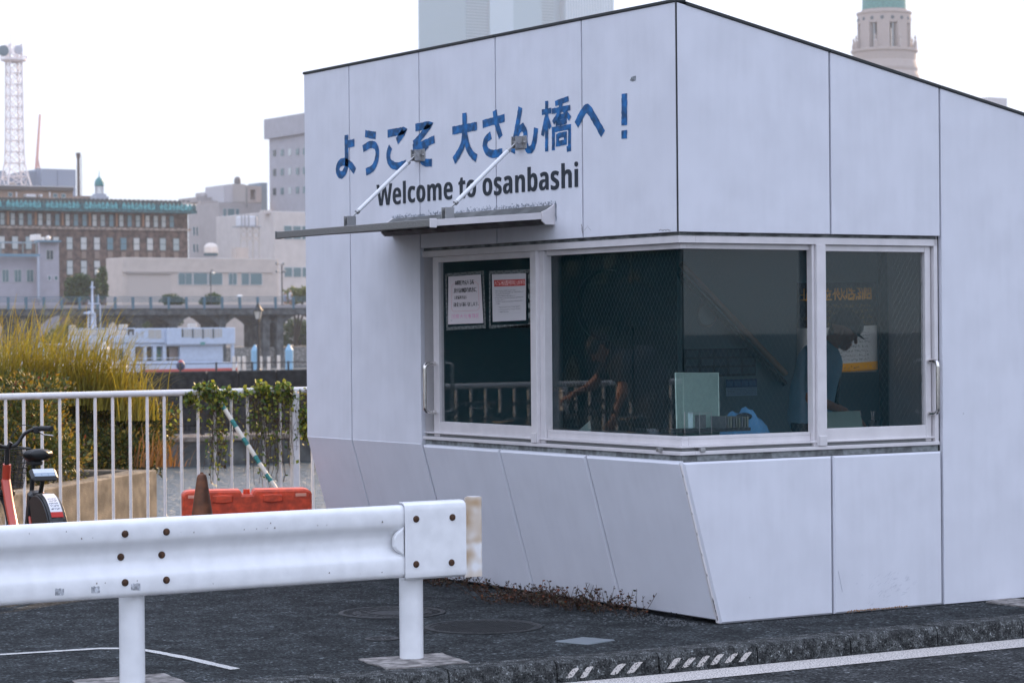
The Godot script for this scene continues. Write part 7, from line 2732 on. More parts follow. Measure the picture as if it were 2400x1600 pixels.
	b = MB.new()
	var last := []
	for k in 17:
		var f := k / 16.0 * 2.0 - 1.0
		var hgt := 0.135 * pow(maxf(0.0, 1.0 - f * f), 0.6) * (1.0 + 0.15 * sin(f * 9.0)) + 0.004
		var now := []
		for j in 9:
			var w := j / 8.0 * PI
			now.push_back(Vector3(f * 0.15, hgt * sin(w) * (1.0 + 0.05 * sin(f * 20.0 + w * 3.0)), cos(w) * (0.09 + 0.02 * sin(f * 5.0))))
		if k > 0:
			for j in 8: b.quad(last[j], last[j + 1], now[j + 1], now[j])
		last = now
	part(b, "cloth", mat(0.08, 0.24, 0.42, 0.8), vest)
	b = MB.new()
	b.ball(Vector3(-0.035, 0.108, 0.055), Vector3(0.055, 0.022, 0.03), 6, 12)
	part(b, "collar", mat(0.02, 0.025, 0.03, 0.8), vest)
	# paper tent and white cup
	var tp := thing("paper_tent", "small pale paper leaning on the counter by the side window", "paper", on_x(1370, 1000, 0.3))
	b = MB.new()
	b.tri(on_x(1352, 1012, 0.3), on_x(1386, 1012, 0.3), on_x(1383, 985, 0.32))
	b.tri(on_x(1352, 1012, 0.3), on_x(1383, 985, 0.32), on_x(1386, 1012, 0.3))
	part_w(b, "sheet", mat(0.36, 0.5, 0.47, 0.7), tp)
	# clipboard with pale green sheet behind the front sash
	var q1 := on_z(1925, 1012, -0.30)
	var q2 := on_z(2026, 1012, -0.30)
	var q3 := on_z(2016, 962, -0.44)
	var q4 := on_z(1925, 966, -0.44)
	var cl := thing("clipboard", "pale green clipboard propped behind the front sliding sash", "clipboard", q1)
	b = MB.new()
	b.quad(q1, q2, q3, q4); b.quad(q1, q4, q3, q2)
	part_w(b, "board", mat(0.20, 0.29, 0.25, 0.5), cl)
	b = MB.new()
	b.tube([q3, q3.lerp(q4, 0.16)], 0.004, 6)
	b.tube([q3, q3.lerp(q2, 0.25)], 0.003, 6)
	part_w(b, "clip", M.chrome, cl)
	var pen := thing("pen_holder", "chrome pen holder on the counter beside the clipboard", "pen holder", on_z(2046, 995, -0.34) * Vector3(1, 0, 1) + Vector3(0, 0.972, 0))
	b = MB.new()
	b.lathe([Vector2(0.026, 0), Vector2(0.026, 0.07), Vector2(0.024, 0.07), Vector2(0.024, 0.004)], Vector3.ZERO, 14)
	part(b, "cup", M.black_gloss, pen)
	for k in 3:
		b = MB.new()
		b.tube([Vector3(0, 0.02, 0), Vector3(-0.02 + 0.018 * k, 0.125, 0.01)], 0.0045, 6)
		part(b, "pen", M.chrome if k < 2 else M.black, pen)
	# rear ledge with bottle
	var sh := thing("rear_shelf", "narrow shelf under the booth's rear window", "shelf", on_z(1350, 900, -4.0))
	var ys := on_z(1350, 905, -4.0).y
	b = MB.new()
	b.boxm(Vector3(win[0].x - 0.3, ys - 0.03, -4.115), Vector3(win[1].x + 0.5, ys, -3.82))
	part_w(b, "board", mat(0.05, 0.045, 0.04, 0.6), sh)
	var bp := on_z(1346, 880, -3.95)
	var bt := thing("plastic_bottle", "clear plastic bottle with a black cap before the rear window", "bottle", Vector3(bp.x, ys + 0.001, -3.95))
	var bh := on_z(1346, 821, -3.95).y - ys
	b = MB.new()
	b.lathe([Vector2(0, 0.002), Vector2(0.062, 0.002), Vector2(0.066, 0.01), Vector2(0.066, bh * 0.45), Vector2(0.060, bh * 0.58), Vector2(0.045, bh * 0.72), Vector2(0.022, bh * 0.86), Vector2(0.018, bh * 0.90)], Vector3.ZERO, 20)
	var amber := glass(0.28, Color(0.40, 0.30, 0.12))
	part(b, "body", amber, bt)
	b = MB.new()
	b.lathe([Vector2(0.019, bh * 0.88), Vector2(0.019, bh), Vector2(0, bh)], Vector3.ZERO, 14)
	part(b, "cap", M.black, bt)
	# round black fan beside the rear window
	var fc := on_z(1424, 716, -3.7)
	var fan := thing("round_fan", "round black electric fan standing before the rear window", "fan", Vector3(fc.x, 0.03, -3.7))
	b = MB.new()
	b.lathe([Vector2(0.245, -0.04), Vector2(0.255, 0.0), Vector2(0.245, 0.04), Vector2(0.05, 0.08), Vector2(0, 0.085)], Vector3(0, fc.y - 0.03, 0), 32, Vector3.BACK)
	part(b, "guard", M.black, fan)
	b = MB.new()
	b.tube([Vector3(0, 0.02, 0), Vector3(0, fc.y - 0.2, 0)], 0.02, 8)
	b.lathe([Vector2(0.2, 0), Vector2(0.19, 0.03), Vector2(0, 0.05)], Vector3.ZERO, 20)
	part(b, "stand", M.black, fan)
	# black locker added beside the fan so the room behind goes dark
	var lk := thing("added_dark_locker", "black locker added to darken the room behind the side windows", "locker", on_z(1480, 900, -3.8) * Vector3(1, 0, 1) + Vector3(0, 0.03, 0))
	var l0 := on_z(1374, 900, -3.8).x
	var l1 := on_z(1592, 900, -3.8).x
	b = MB.new()
	b.cboxm(Vector3(l0, 0.03, -4.10), Vector3(l1, 2.25, -3.815), 0.004)
	part_w(b, "case", mat(0.016, 0.018, 0.02, 0.5), lk)
	for k in 2:
		b = MB.new()
		b.cboxm(Vector3(lerpf(l0, l1, 0.5 * k) + 0.008, 0.06, -3.814), Vector3(lerpf(l0, l1, 0.5 * k + 0.5) - 0.008, 2.22, -3.80), 0.003)
		part_w(b, "door", mat(0.016, 0.018, 0.02, 0.5), lk)
	# diagonal stair rail on the rear wall
	var r0 := on_z(1596, 618, -4.06)
	var r1 := on_z(1842, 876, -4.06)
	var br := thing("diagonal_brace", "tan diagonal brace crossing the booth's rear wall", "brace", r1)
	b = MB.new()
	b.tube([r0, r1], 0.026, 4)
	part_w(b, "rail", mat(0.30, 0.21, 0.13, 0.6), br)
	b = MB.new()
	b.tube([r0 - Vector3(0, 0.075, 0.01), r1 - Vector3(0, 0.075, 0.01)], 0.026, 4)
	part_w(b, "shadow_bar", mat(0.012, 0.012, 0.012, 0.6), br)  # black bar standing in for the shadow band under the tan rail
	# dark door post in the rear wall
	b = MB.new()
	zbox(b, 2066, 2087, 560, 1000, -4.08, 0.03)
	part(b, "rear_door_post", mat(0.03, 0.028, 0.026, 0.7), booth)
	notices()

func notices():
	var rng := RandomNumberGenerator.new()
	rng.seed = 9
	# first notice: black lettering in a thin pink frame
	var im := Image.create(360, 512, false, Image.FORMAT_RGB8)
	im.fill(Color(0.84, 0.81, 0.82))
	var K := Color(0.06, 0.06, 0.07)
	var pink := Color(0.80, 0.55, 0.58)
	for s in [[[40, 95], [70, 75], [95, 72]], [[265, 72], [300, 72], [328, 95], [328, 350], [305, 375], [60, 375], [40, 352], [40, 95]]]:
		for i in s.size() - 1: ink(im, Vector2(s[i][0], s[i][1]), Vector2(s[i + 1][0], s[i + 1][1]), 1.0, pink)
	put_glyphs(im, "制限区域立入る際", 76, 52, 26.5, 46, K, 2.1)
	put_glyphs(im, "身分証明書の掲示に", 62, 132, 28, 48, K, 2.1)
	put_glyphs(im, "（運転免許証）", 62, 214, 22, 34, K, 1.5)
	put_glyphs(im, "御協力お願い致します。", 62, 285, 25.5, 44, K, 1.9)
	for i in 7:
		put_glyphs(im, ["回", "限", "大", "分", "意", "項", "区"][i], 44 + i * 41, 410, 36, 44, Color(0.86, 0.52, 0.70), 1.3)
	for i in 3: ink(im, Vector2(30, 470 - i * 3), Vector2(46, 476 - i * 2), 0.7, Color(0.4, 0.4, 0.45))
	var x := 0.056
	var g1 := flat_thing("paper_notice", "white paper notice with bold black Japanese lettering taped inside the side window", "notice", on_x(1050, 760, x), on_x(1133, 757, x), on_x(1127, 643, x), on_x(1051, 648, x), printed(im), "notices taped in the side window")
	tape(g1, on_x(1046, 774, x), on_x(1139, 769, x), on_x(1134, 634, x), on_x(1043, 641, x))
	im = Image.create(360, 512, false, Image.FORMAT_RGB8)
	im.fill(Color(0.80, 0.79, 0.80))
	im.fill_rect(Rect2i(22, 62, 330, 70), Color(0.74, 0.20, 0.19))
	put_glyphs(im, "大さん橋岸壁利用時注意事項", 27, 72, 24.6, 50, Color(0.92, 0.78, 0.76), 1.5)
	var y := 172
	for i in 8:
		small_print(im, 30 if i in [0, 1, 4, 5] else 40, [250, 330, 190, 240, 330, 130, 330, 80][i], y, 9, Color(0.30, 0.31, 0.33), rng)
		y += 20
	for s in [[[60, 345], [300, 345], [300, 430], [60, 430], [60, 345]]]:
		for i in s.size() - 1: ink(im, Vector2(s[i][0], s[i][1]), Vector2(s[i + 1][0], s[i + 1][1]), 0.6, Color(0.62, 0.62, 0.64))
	for i in 3: small_print(im, 68, [290, 292, 170][i], 352 + i * 25, 11, Color(0.28, 0.29, 0.31), rng)
	var g2 := flat_thing("paper_notice", "white paper notice with a red heading strip taped inside the side window", "notice", on_x(1155, 754, x), on_x(1233, 750, x), on_x(1233, 640, x), on_x(1153, 643, x), printed(im), "notices taped in the side window")
	tape(g2, on_x(1146, 770, x), on_x(1243, 767, x), on_x(1242, 631, x), on_x(1146, 635, x))
	# warning poster on the rear wall: it faces outwards, so its lettering reads backwards from here
	im = Image.create(512, 576, false, Image.FORMAT_RGB8)
	im.fill(Color(0.70, 0.70, 0.67))
	im.fill_rect(Rect2i(0, 0, 512, 282), Color(0.13, 0.12, 0.09))
	im.fill_rect(Rect2i(0, 520, 512, 56), Color(0.82, 0.58, 0.05))
	var Y := Color(0.88, 0.62, 0.08)
	put_glyphs(im, "関係者以外立入禁止", 34, 38, 51, 74, Y, 4.0, true)
	for i in 4: small_print(im, 30, [470, 430, 480, 440][i], 138 + i * 38, 20, Color(0.52, 0.40, 0.10), rng, true)
	for i in 5: small_print(im, 50, [300, 330, 420, 450, 300][i], 300 + i * 20, 11, Color(0.42, 0.43, 0.44), rng, true)
	for i in 4: small_print(im, 60, [460, 330, 300, 420][i], 408 + i * 28, 15, Color(0.32, 0.33, 0.34), rng, true)
	small_print(im, 120, 260, 536, 22, Color(0.16, 0.12, 0.05), rng, true)
	small_print(im, 280, 400, 540, 16, Color(0.25, 0.18, 0.05), rng, true)
	var z := -4.112
	flat_thing("warning_poster", "black, white and yellow warning poster with reversed lettering on the rear wall", "poster", on_z(1868, 880, z), on_z(2058, 866, z), on_z(2054, 661, z), on_z(1868, 663, z), thin_paper(im))
	# sheet calendar and photo board on the rear wall
	im = Image.create(192, 108, false, Image.FORMAT_RGB8)
	im.fill(Color(0.50, 0.60, 0.68))
	im.fill_rect(Rect2i(0, 0, 192, 54), Color(0.12, 0.24, 0.40))
	for k in 4: im.fill_rect(Rect2i(6 + k * 46, 12, 40, 34), Color(0.25, 0.38, 0.52))
	for r in 4: small_print(im, 10, 180, 60 + r * 11, 6, Color(0.3, 0.38, 0.45), rng)
	flat_thing("wall_calendar", "blue and white calendar hanging on the booth's rear wall", "calendar", on_z(1702, 928, z), on_z(1775, 926, z), on_z(1774, 887, z), on_z(1701, 889, z), printed(im))
	im = Image.create(256, 176, false, Image.FORMAT_RGB8)
	im.fill(Color(0.06, 0.08, 0.12))
	for r in 3:
		for k in 5: im.fill_rect(Rect2i(6 + k * 50 + rng.randi() % 6, 8 + r * 56, 42, 42), Color(0.12, 0.18, 0.24).lerp(Color(0.25, 0.32, 0.36), rng.randf()))
	flat_thing("photo_board", "dark board of small blue photographs on the booth's rear wall", "board", on_z(1604, 884, z), on_z(1772, 880, z), on_z(1771, 815, z), on_z(1604, 818, z), printed(im))
	# wall clock
	var cc := on_z(1656, 738, z)
	var ck := thing("wall_clock", "round pale wall clock on the booth's rear wall", "clock", cc)
	var b := MB.new()
	b.lathe([Vector2(0.088, -0.02), Vector2(0.09, 0.01), Vector2(0.078, 0.014), Vector2(0.076, 0.006)], Vector3.ZERO, 28, Vector3.BACK)
	part(b, "rim", mat(0.2, 0.22, 0.22, 0.4), ck)
	b = MB.new()
	b.lathe([Vector2(0.077, 0.004), Vector2(0, 0.004)], Vector3.ZERO, 28, Vector3.BACK)
	part(b, "face", mat(0.20, 0.27, 0.28, 0.5), ck)

# paper that daylight comes through from behind
func thin_paper(im: Image) -> StandardMaterial3D:
	var m := printed(im)
	m.backlight_enabled = true
	m.backlight = Color(1, 1, 1)
	return m

# four strips of clear tape round a notice
func tape(t: Node3D, a: Vector3, b: Vector3, c: Vector3, d: Vector3):
	var m := mat(0.40, 0.46, 0.46, 0.45, 0, T.mottle_strong, 12.0)
	var w := 0.10
	for q in [[a, b, c, d], [b, c, d, a], [c, d, a, b], [d, a, b, c]]:
		var s := MB.new()
		var p0: Vector3 = q[0]
		var p1: Vector3 = q[1]
		var k := 0.020
		var i0: Vector3 = p0 + ((q[3] as Vector3) - p0).normalized() * k
		var i1: Vector3 = p1 + ((q[2] as Vector3) - p1).normalized() * k
		var off := Vector3(-0.0002, 0, 0)
		s.quad(p0 + off, p1 + off, i1 + off, i0 + off)
		s.quad(p0 + off, i0 + off, i1 + off, p1 + off)
		part_w(s, "tape_strip", m, t)

# ---------------------------------------------------------------- people
# a smooth skin over tapered bones: [a, b, radius a, radius b]
func skin(bones: Array, cell: float, blend: float) -> MB:
	var lo := Vector3.ONE * 1e9
	var hi := Vector3.ONE * -1e9
	for q in bones:
		for i in 2:
			var r: float = q[2 + i] + cell * 3
			lo = lo.min(q[i] - Vector3.ONE * r)
			hi = hi.max(q[i] + Vector3.ONE * r)
	var nx := int(ceil((hi.x - lo.x) / cell)) + 1
	var ny := int(ceil((hi.y - lo.y) / cell)) + 1
	var nz := int(ceil((hi.z - lo.z) / cell)) + 1
	var f := PackedFloat32Array()
	f.resize(nx * ny * nz)
	f.fill(1.0)
	for q in bones:
		var a: Vector3 = q[0]
		var ab: Vector3 = q[1] - q[0]
		var L := maxf(ab.length_squared(), 1e-9)
		var ra: float = q[2]
		var rb: float = q[3]
		var R := maxf(ra, rb) + blend + cell * 2
		var l: Vector3 = ((a.min(q[1]) - Vector3.ONE * R - lo) / cell).floor()
		var h: Vector3 = ((a.max(q[1]) + Vector3.ONE * R - lo) / cell).ceil()
		for k in range(maxi(0, int(l.z)), mini(nz, int(h.z) + 1)):
			for j in range(maxi(0, int(l.y)), mini(ny, int(h.y) + 1)):
				for i in range(maxi(0, int(l.x)), mini(nx, int(h.x) + 1)):
					var p := lo + Vector3(i, j, k) * cell
					var t := clampf((p - a).dot(ab) / L, 0.0, 1.0)
					var d := p.distance_to(a + ab * t) - lerpf(ra, rb, t)
					var id := (k * ny + j) * nx + i
					var o := f[id]
					var u := maxf(blend - absf(o - d), 0.0) / blend
					f[id] = minf(o, d) - u * u * blend * 0.25
	var b := MB.new()
	var vert := {}
	var sx := 1
	var sy := nx
	var sz := nx * ny
	for k in range(1, nz - 2):
		for j in range(1, ny - 2):
			for i in range(1, nx - 2):
				var id := (k * ny + j) * nx + i
				var c0 := f[id] < 0
				var mixed := false
				for e in [sx, sy, sz, sx + sy, sx + sz, sy + sz, sx + sy + sz]:
					if (f[id + e] < 0) != c0: mixed = true; break
				if not mixed: continue
				var s := Vector3.ZERO
				var n := 0
				for e in 12:
					var ax := e / 4
					var o1 := e % 2
					var o2 := (e / 2) % 2
					var st := [sx, sy, sz]
					var u1 := (ax + 1) % 3
					var u2 := (ax + 2) % 3
					var base: int = id + o1 * st[u1] + o2 * st[u2]
					var va := f[base]
					var vb := f[base + st[ax]]
					if (va < 0) == (vb < 0): continue
					var w := Vector3.ZERO
					w[ax] = va / (va - vb); w[u1] = o1; w[u2] = o2
					s += w; n += 1
				s /= n
				var g := Vector3(f[id + sx] - f[id - sx] + f[id + 2 * sx] - f[id], f[id + sy] - f[id - sy] + f[id + 2 * sy] - f[id], f[id + sz] - f[id - sz] + f[id + 2 * sz] - f[id])
				vert[id] = [lo + (Vector3(i, j, k) + s) * cell, g.normalized()]
	for id in vert:
		for ax in 3:
			var st := [sx, sy, sz]
			var a1: int = st[(ax + 1) % 3]
			var a2: int = st[(ax + 2) % 3]
			if (f[id] < 0) == (f[id + st[ax]] < 0): continue
			if not (vert.has(id - a1) and vert.has(id - a2) and vert.has(id - a1 - a2)): continue
			var A: Array = vert[id]
			var B: Array = vert[id - a1]
			var C: Array = vert[id - a1 - a2]
			var D: Array = vert[id - a2]
			if (B[0] - A[0]).cross(C[0] - A[0]).dot(A[1]) < 0:
				var x := B
				B = D; D = x
			b.trin(A[0], B[0], C[0], A[1], B[1], C[1])
			b.trin(A[0], C[0], D[0], A[1], C[1], D[1])
	return b

# five curled fingers on a palm: wrist w, direction of the hand d, palm normal n (towards the inside), thumb side s
func hand_bones(w: Vector3, d: Vector3, n: Vector3, s: Vector3, curl: float) -> Array:
	var out := []
	var mid := w + d * 0.085
	for k in 4:
		var off := s * (0.030 - 0.020 * k)
		out.push_back([w + off * 0.6, mid + off, 0.015, 0.012])
		var p := mid + off
		var dir := d
		var len: float = [0.040, 0.044, 0.041, 0.032][k]
		for j in 3:
			dir = (dir + n * curl * (0.6 + 0.25 * j)).normalized()
			var q: Vector3 = p + dir * len * (1.0 - 0.22 * j)
			out.push_back([p, q, 0.0092 - 0.0006 * j, 0.0086 - 0.0007 * j])
			p = q
	var t0 := w + d * 0.025 + s * 0.028
	var t1 := t0 + (d * 0.5 + s * 0.7 + n * 0.3).normalized() * 0.045
	var t2 := t1 + (d * 0.9 + n * 0.35 + s * 0.1).normalized() * 0.034
	out.push_back([w + s * 0.012, t0, 0.016, 0.014]); out.push_back([t0, t1, 0.013, 0.0105]); out.push_back([t1, t2, 0.0105, 0.009])
	return out

func head_bones(c: Vector3, fwd: Vector3, up: Vector3, s: Vector3) -> Array:
	# c: middle of the head; a skull, jaw, nose, brow, ears
	var out := [
		[c + up * 0.028 - fwd * 0.022, c + up * 0.028 + fwd * 0.018, 0.082, 0.076], [c - up * 0.02 + fwd * 0.02, c - up * 0.075 + fwd * 0.045, 0.066, 0.038],
		[c - up * 0.085 + fwd * 0.062 + s * 0.012, c - up * 0.085 + fwd * 0.062 - s * 0.012, 0.022, 0.022],
		[c + up * 0.012 + fwd * 0.088, c - up * 0.022 + fwd * 0.107, 0.008, 0.013], [c + up * 0.03 + fwd * 0.082 + s * 0.03, c + up * 0.03 + fwd * 0.082 - s * 0.03, 0.014, 0.014],
		[c - up * 0.05 + fwd * 0.086 + s * 0.016, c - up * 0.05 + fwd * 0.086 - s * 0.016, 0.008, 0.008], [c - up * 0.062 + fwd * 0.082 + s * 0.013, c - up * 0.062 + fwd * 0.082 - s * 0.013, 0.0085, 0.0085],
	]
	for k in [-1.0, 1.0]:
		out.push_back([c + s * 0.080 * k + up * 0.012 - fwd * 0.008, c + s * 0.082 * k - up * 0.022 - fwd * 0.002, 0.014, 0.010])
		out.push_back([c + s * 0.045 * k - up * 0.02 + fwd * 0.062, c + s * 0.04 * k - up * 0.03 + fwd * 0.062, 0.022, 0.02])
	return out

func build_people():
	guard()
	cyclist()
	walkers()

func guard():
	var eye := on_z(1978, 777, -2.45)
	var f := Vector3(cam_right.x, 0, cam_right.z).normalized()
	f = (f + Vector3(0.1, 0, 0.22)).normalized()
	var s := f.cross(Vector3.UP).normalized()     # his right-hand side turns to the camera
	if s.dot(cam_fwd) > 0: s = -s
	var P := func(a: float, y: float, l: float) -> Vector3: return Vector3(eye.x, 0, eye.z) + f * (a - 0.235) + Vector3(0, y, 0) + s * l
	var base := Vector3(eye.x, 0.03, eye.z) - f * 0.235
	var t := thing("person", "person in light blue uniform shirt and navy cap looking down inside the booth", "person", base)
	var hd := eye
	var up := (Vector3.UP * 0.86 + f * 0.50).normalized()
	var face := (f * 0.86 - Vector3.UP * 0.50).normalized()
	var dy := eye.y - 1.56
	var torso := [[P.call(0.0, 0.98, -0.09), P.call(0.0, 0.98, 0.09), 0.12, 0.12], [P.call(0.0, 1.0, 0), P.call(0.03, 1.16, 0), 0.135, 0.14], [P.call(0.03, 1.14, 0), P.call(0.07, 1.34, 0), 0.14, 0.145], [P.call(0.06, 1.28, -0.08), P.call(0.06, 1.28, 0.08), 0.12, 0.12], [P.call(0.075, 1.40, -0.15), P.call(0.075, 1.40, 0.15), 0.068, 0.068], [P.call(0.085, 1.40, 0), P.call(0.10, 1.44, 0), 0.09, 0.07]]
	var arm_u := []
	var arm_l := []
	var hands := []
	for k in [-1.0, 1.0]:
		var sh: Vector3 = P.call(0.07, 1.39, 0.185 * k)
		var el: Vector3 = P.call(0.02, 1.12, 0.245 * k)
		var wr: Vector3 = P.call(0.24, 1.02, 0.16 * k)
		arm_u.push_back([sh, el, 0.058, 0.044])
		arm_l.push_back([el, wr, 0.041, 0.028])
		var d := (wr - el).normalized()
		hands.append_array(hand_bones(wr, d, Vector3.DOWN, -s * k, 0.45))
	var legs := []
	for k in [-1.0, 1.0]:
		legs.push_back([P.call(0.0, 0.95, 0.085 * k), P.call(0.01, 0.52, 0.09 * k), 0.088, 0.060])
		legs.push_back([P.call(0.01, 0.52, 0.09 * k), P.call(-0.02, 0.12, 0.09 * k), 0.058, 0.040])
		legs.push_back([P.call(-0.03, 0.07, 0.09 * k), P.call(0.14, 0.06, 0.10 * k), 0.042, 0.034])
	var neck := [[P.call(0.10, 1.43, 0), hd - up * 0.06 - face * 0.02, 0.058, 0.055]]
	for set in [torso, arm_u, arm_l, legs, hands]:
		for q in set:
			q[0].y += dy; q[1].y += dy
	neck[0][0].y += dy
	var slim := []
	for q in torso + arm_u + arm_l + legs: slim.push_back([q[0], q[1], q[2] * 0.92, q[3] * 0.92])
	var body := skin(slim + neck, 0.016, 0.045)
	append_mb(body, skin(head_bones(hd, face, up, s) + neck, 0.006, 0.014))
	append_mb(body, skin(hands, 0.006, 0.006))
	part_w(body, "body", mat(0.30, 0.16, 0.105, 0.5), t)
	# clothes
	var sleeve := []
	for q in arm_u: sleeve.push_back([q[0], q[0].lerp(q[1], 0.78), 0.066, 0.060])
	var shirt := []
	for q in torso: shirt.push_back([q[0], q[1], q[2] + 0.012, q[3] + 0.012])
	part_w(skin(shirt + sleeve, 0.014, 0.04), "shirt", mat(0.17, 0.36, 0.50, 0.8, 0, T.mottle, 4.0), t)
	var pants := []
	for q in legs:
		if q[0].y > 0.2 + dy: pants.push_back([q[0], q[1], q[2] + 0.014, q[3] + 0.020])
	pants.push_back([torso[0][0] - Vector3(0, 0.03, 0), torso[0][1] - Vector3(0, 0.03, 0), 0.128, 0.128])
	part_w(skin(pants, 0.018, 0.04), "trousers", mat(0.014, 0.018, 0.028, 0.8), t)
	var b := skin([[P.call(0.085, 1.445, -0.05) + Vector3(0, dy, 0), P.call(0.085, 1.445, 0.05) + Vector3(0, dy, 0), 0.055, 0.055], [P.call(0.13, 1.43, 0) + Vector3(0, dy, 0), P.call(0.10, 1.47, 0) + Vector3(0, dy, 0), 0.045, 0.06]], 0.012, 0.03)
	part_w(b, "collar", mat(0.13, 0.30, 0.45, 0.8), t)
	# dark neck strap and tie down the front
	b = MB.new()
	b.tube([P.call(0.16, 1.43, 0.03) + Vector3(0, dy, 0), P.call(0.20, 1.32, 0.04) + Vector3(0, dy, 0), P.call(0.19, 1.18, 0.05) + Vector3(0, dy, 0), P.call(0.18, 1.05, 0.06) + Vector3(0, dy, 0)], 0.016, 6)
	part_w(b, "neck_strap", M.black, t)
	b = MB.new()
	b.tube([P.call(0.05, 1.47, 0.08) + Vector3(0, dy, 0), P.call(0.06, 1.475, 0.17) + Vector3(0, dy, 0)], 0.022, 6)
	part_w(b, "shoulder_loop", M.black, t)
	# badge on the sleeve that faces us
	var k2 := 1.0 if s.dot(cam_pos - eye) > 0 else -1.0
	var bd: Vector3 = P.call(0.075, 1.335, 0.215 * k2) + Vector3(0, dy, 0)
	var nn := (s * k2).normalized()
	b = MB.new()
	b.lathe([Vector2(0.036, 0.035), Vector2(0.034, 0.040), Vector2(0, 0.042)], bd, 18, nn)
	part_w(b, "sleeve_badge", mat(0.02, 0.03, 0.04, 0.6), t)
	b = MB.new()
	b.lathe([Vector2(0.024, 0.0405), Vector2(0.022, 0.0435), Vector2(0, 0.0435)], bd, 18, nn)
	part_w(b, "sleeve_badge", mat(0.12, 0.16, 0.18, 0.6), t)
	# cap: crown, band and peak
	var cap := Node3D.new()
	cap.name = "cap"
	t.add_child(cap)
	var navy := mat(0.010, 0.016, 0.030, 0.55)
	part_w(skin([[hd + up * 0.055 - face * 0.03, hd + up * 0.058 + face * 0.03, 0.086, 0.078], [hd + up * 0.085 - face * 0.01, hd + up * 0.075 + face * 0.05, 0.06, 0.045]], 0.008, 0.03), "crown", navy, cap)
	b = MB.new()
	var rim := []
	for k in 15:
		var a := lerpf(-1.15, 1.15, k / 14.0)
		rim.push_back([hd + up * 0.042 + face * (0.072 * cos(a) + 0.004) + s * 0.084 * sin(a), hd + up * 0.026 + face * (0.092 * cos(a) + 0.065 * pow(cos(a), 0.7)) + s * 0.078 * sin(a)])
	for k in 14:
		b.quad(rim[k][0], rim[k + 1][0], rim[k + 1][1], rim[k][1])
		b.quad(rim[k][0] - up * 0.004, rim[k][1] - up * 0.004, rim[k + 1][1] - up * 0.004, rim[k + 1][0] - up * 0.004)
	part_w(b, "peak", navy, cap)
	b = MB.new()
	b.box(hd + up * 0.085 + face * 0.083, Vector3(0.045, 0.022, 0.006), Basis(s, up, face))
	part_w(b, "badge_plate", mat(0.25, 0.25, 0.22, 0.4, 0.5), cap)
	part_w(skin([[hd - face * 0.045 + up * 0.015, hd - face * 0.05 - up * 0.035, 0.062, 0.045]], 0.01, 0.01), "hair", mat(0.02, 0.02, 0.02, 0.7), t)

func append_mb(a: MB, b: MB):
	a.v.append_array(b.v); a.n.append_array(b.n); a.uv.append_array(b.uv); a.col.append_array(b.col)

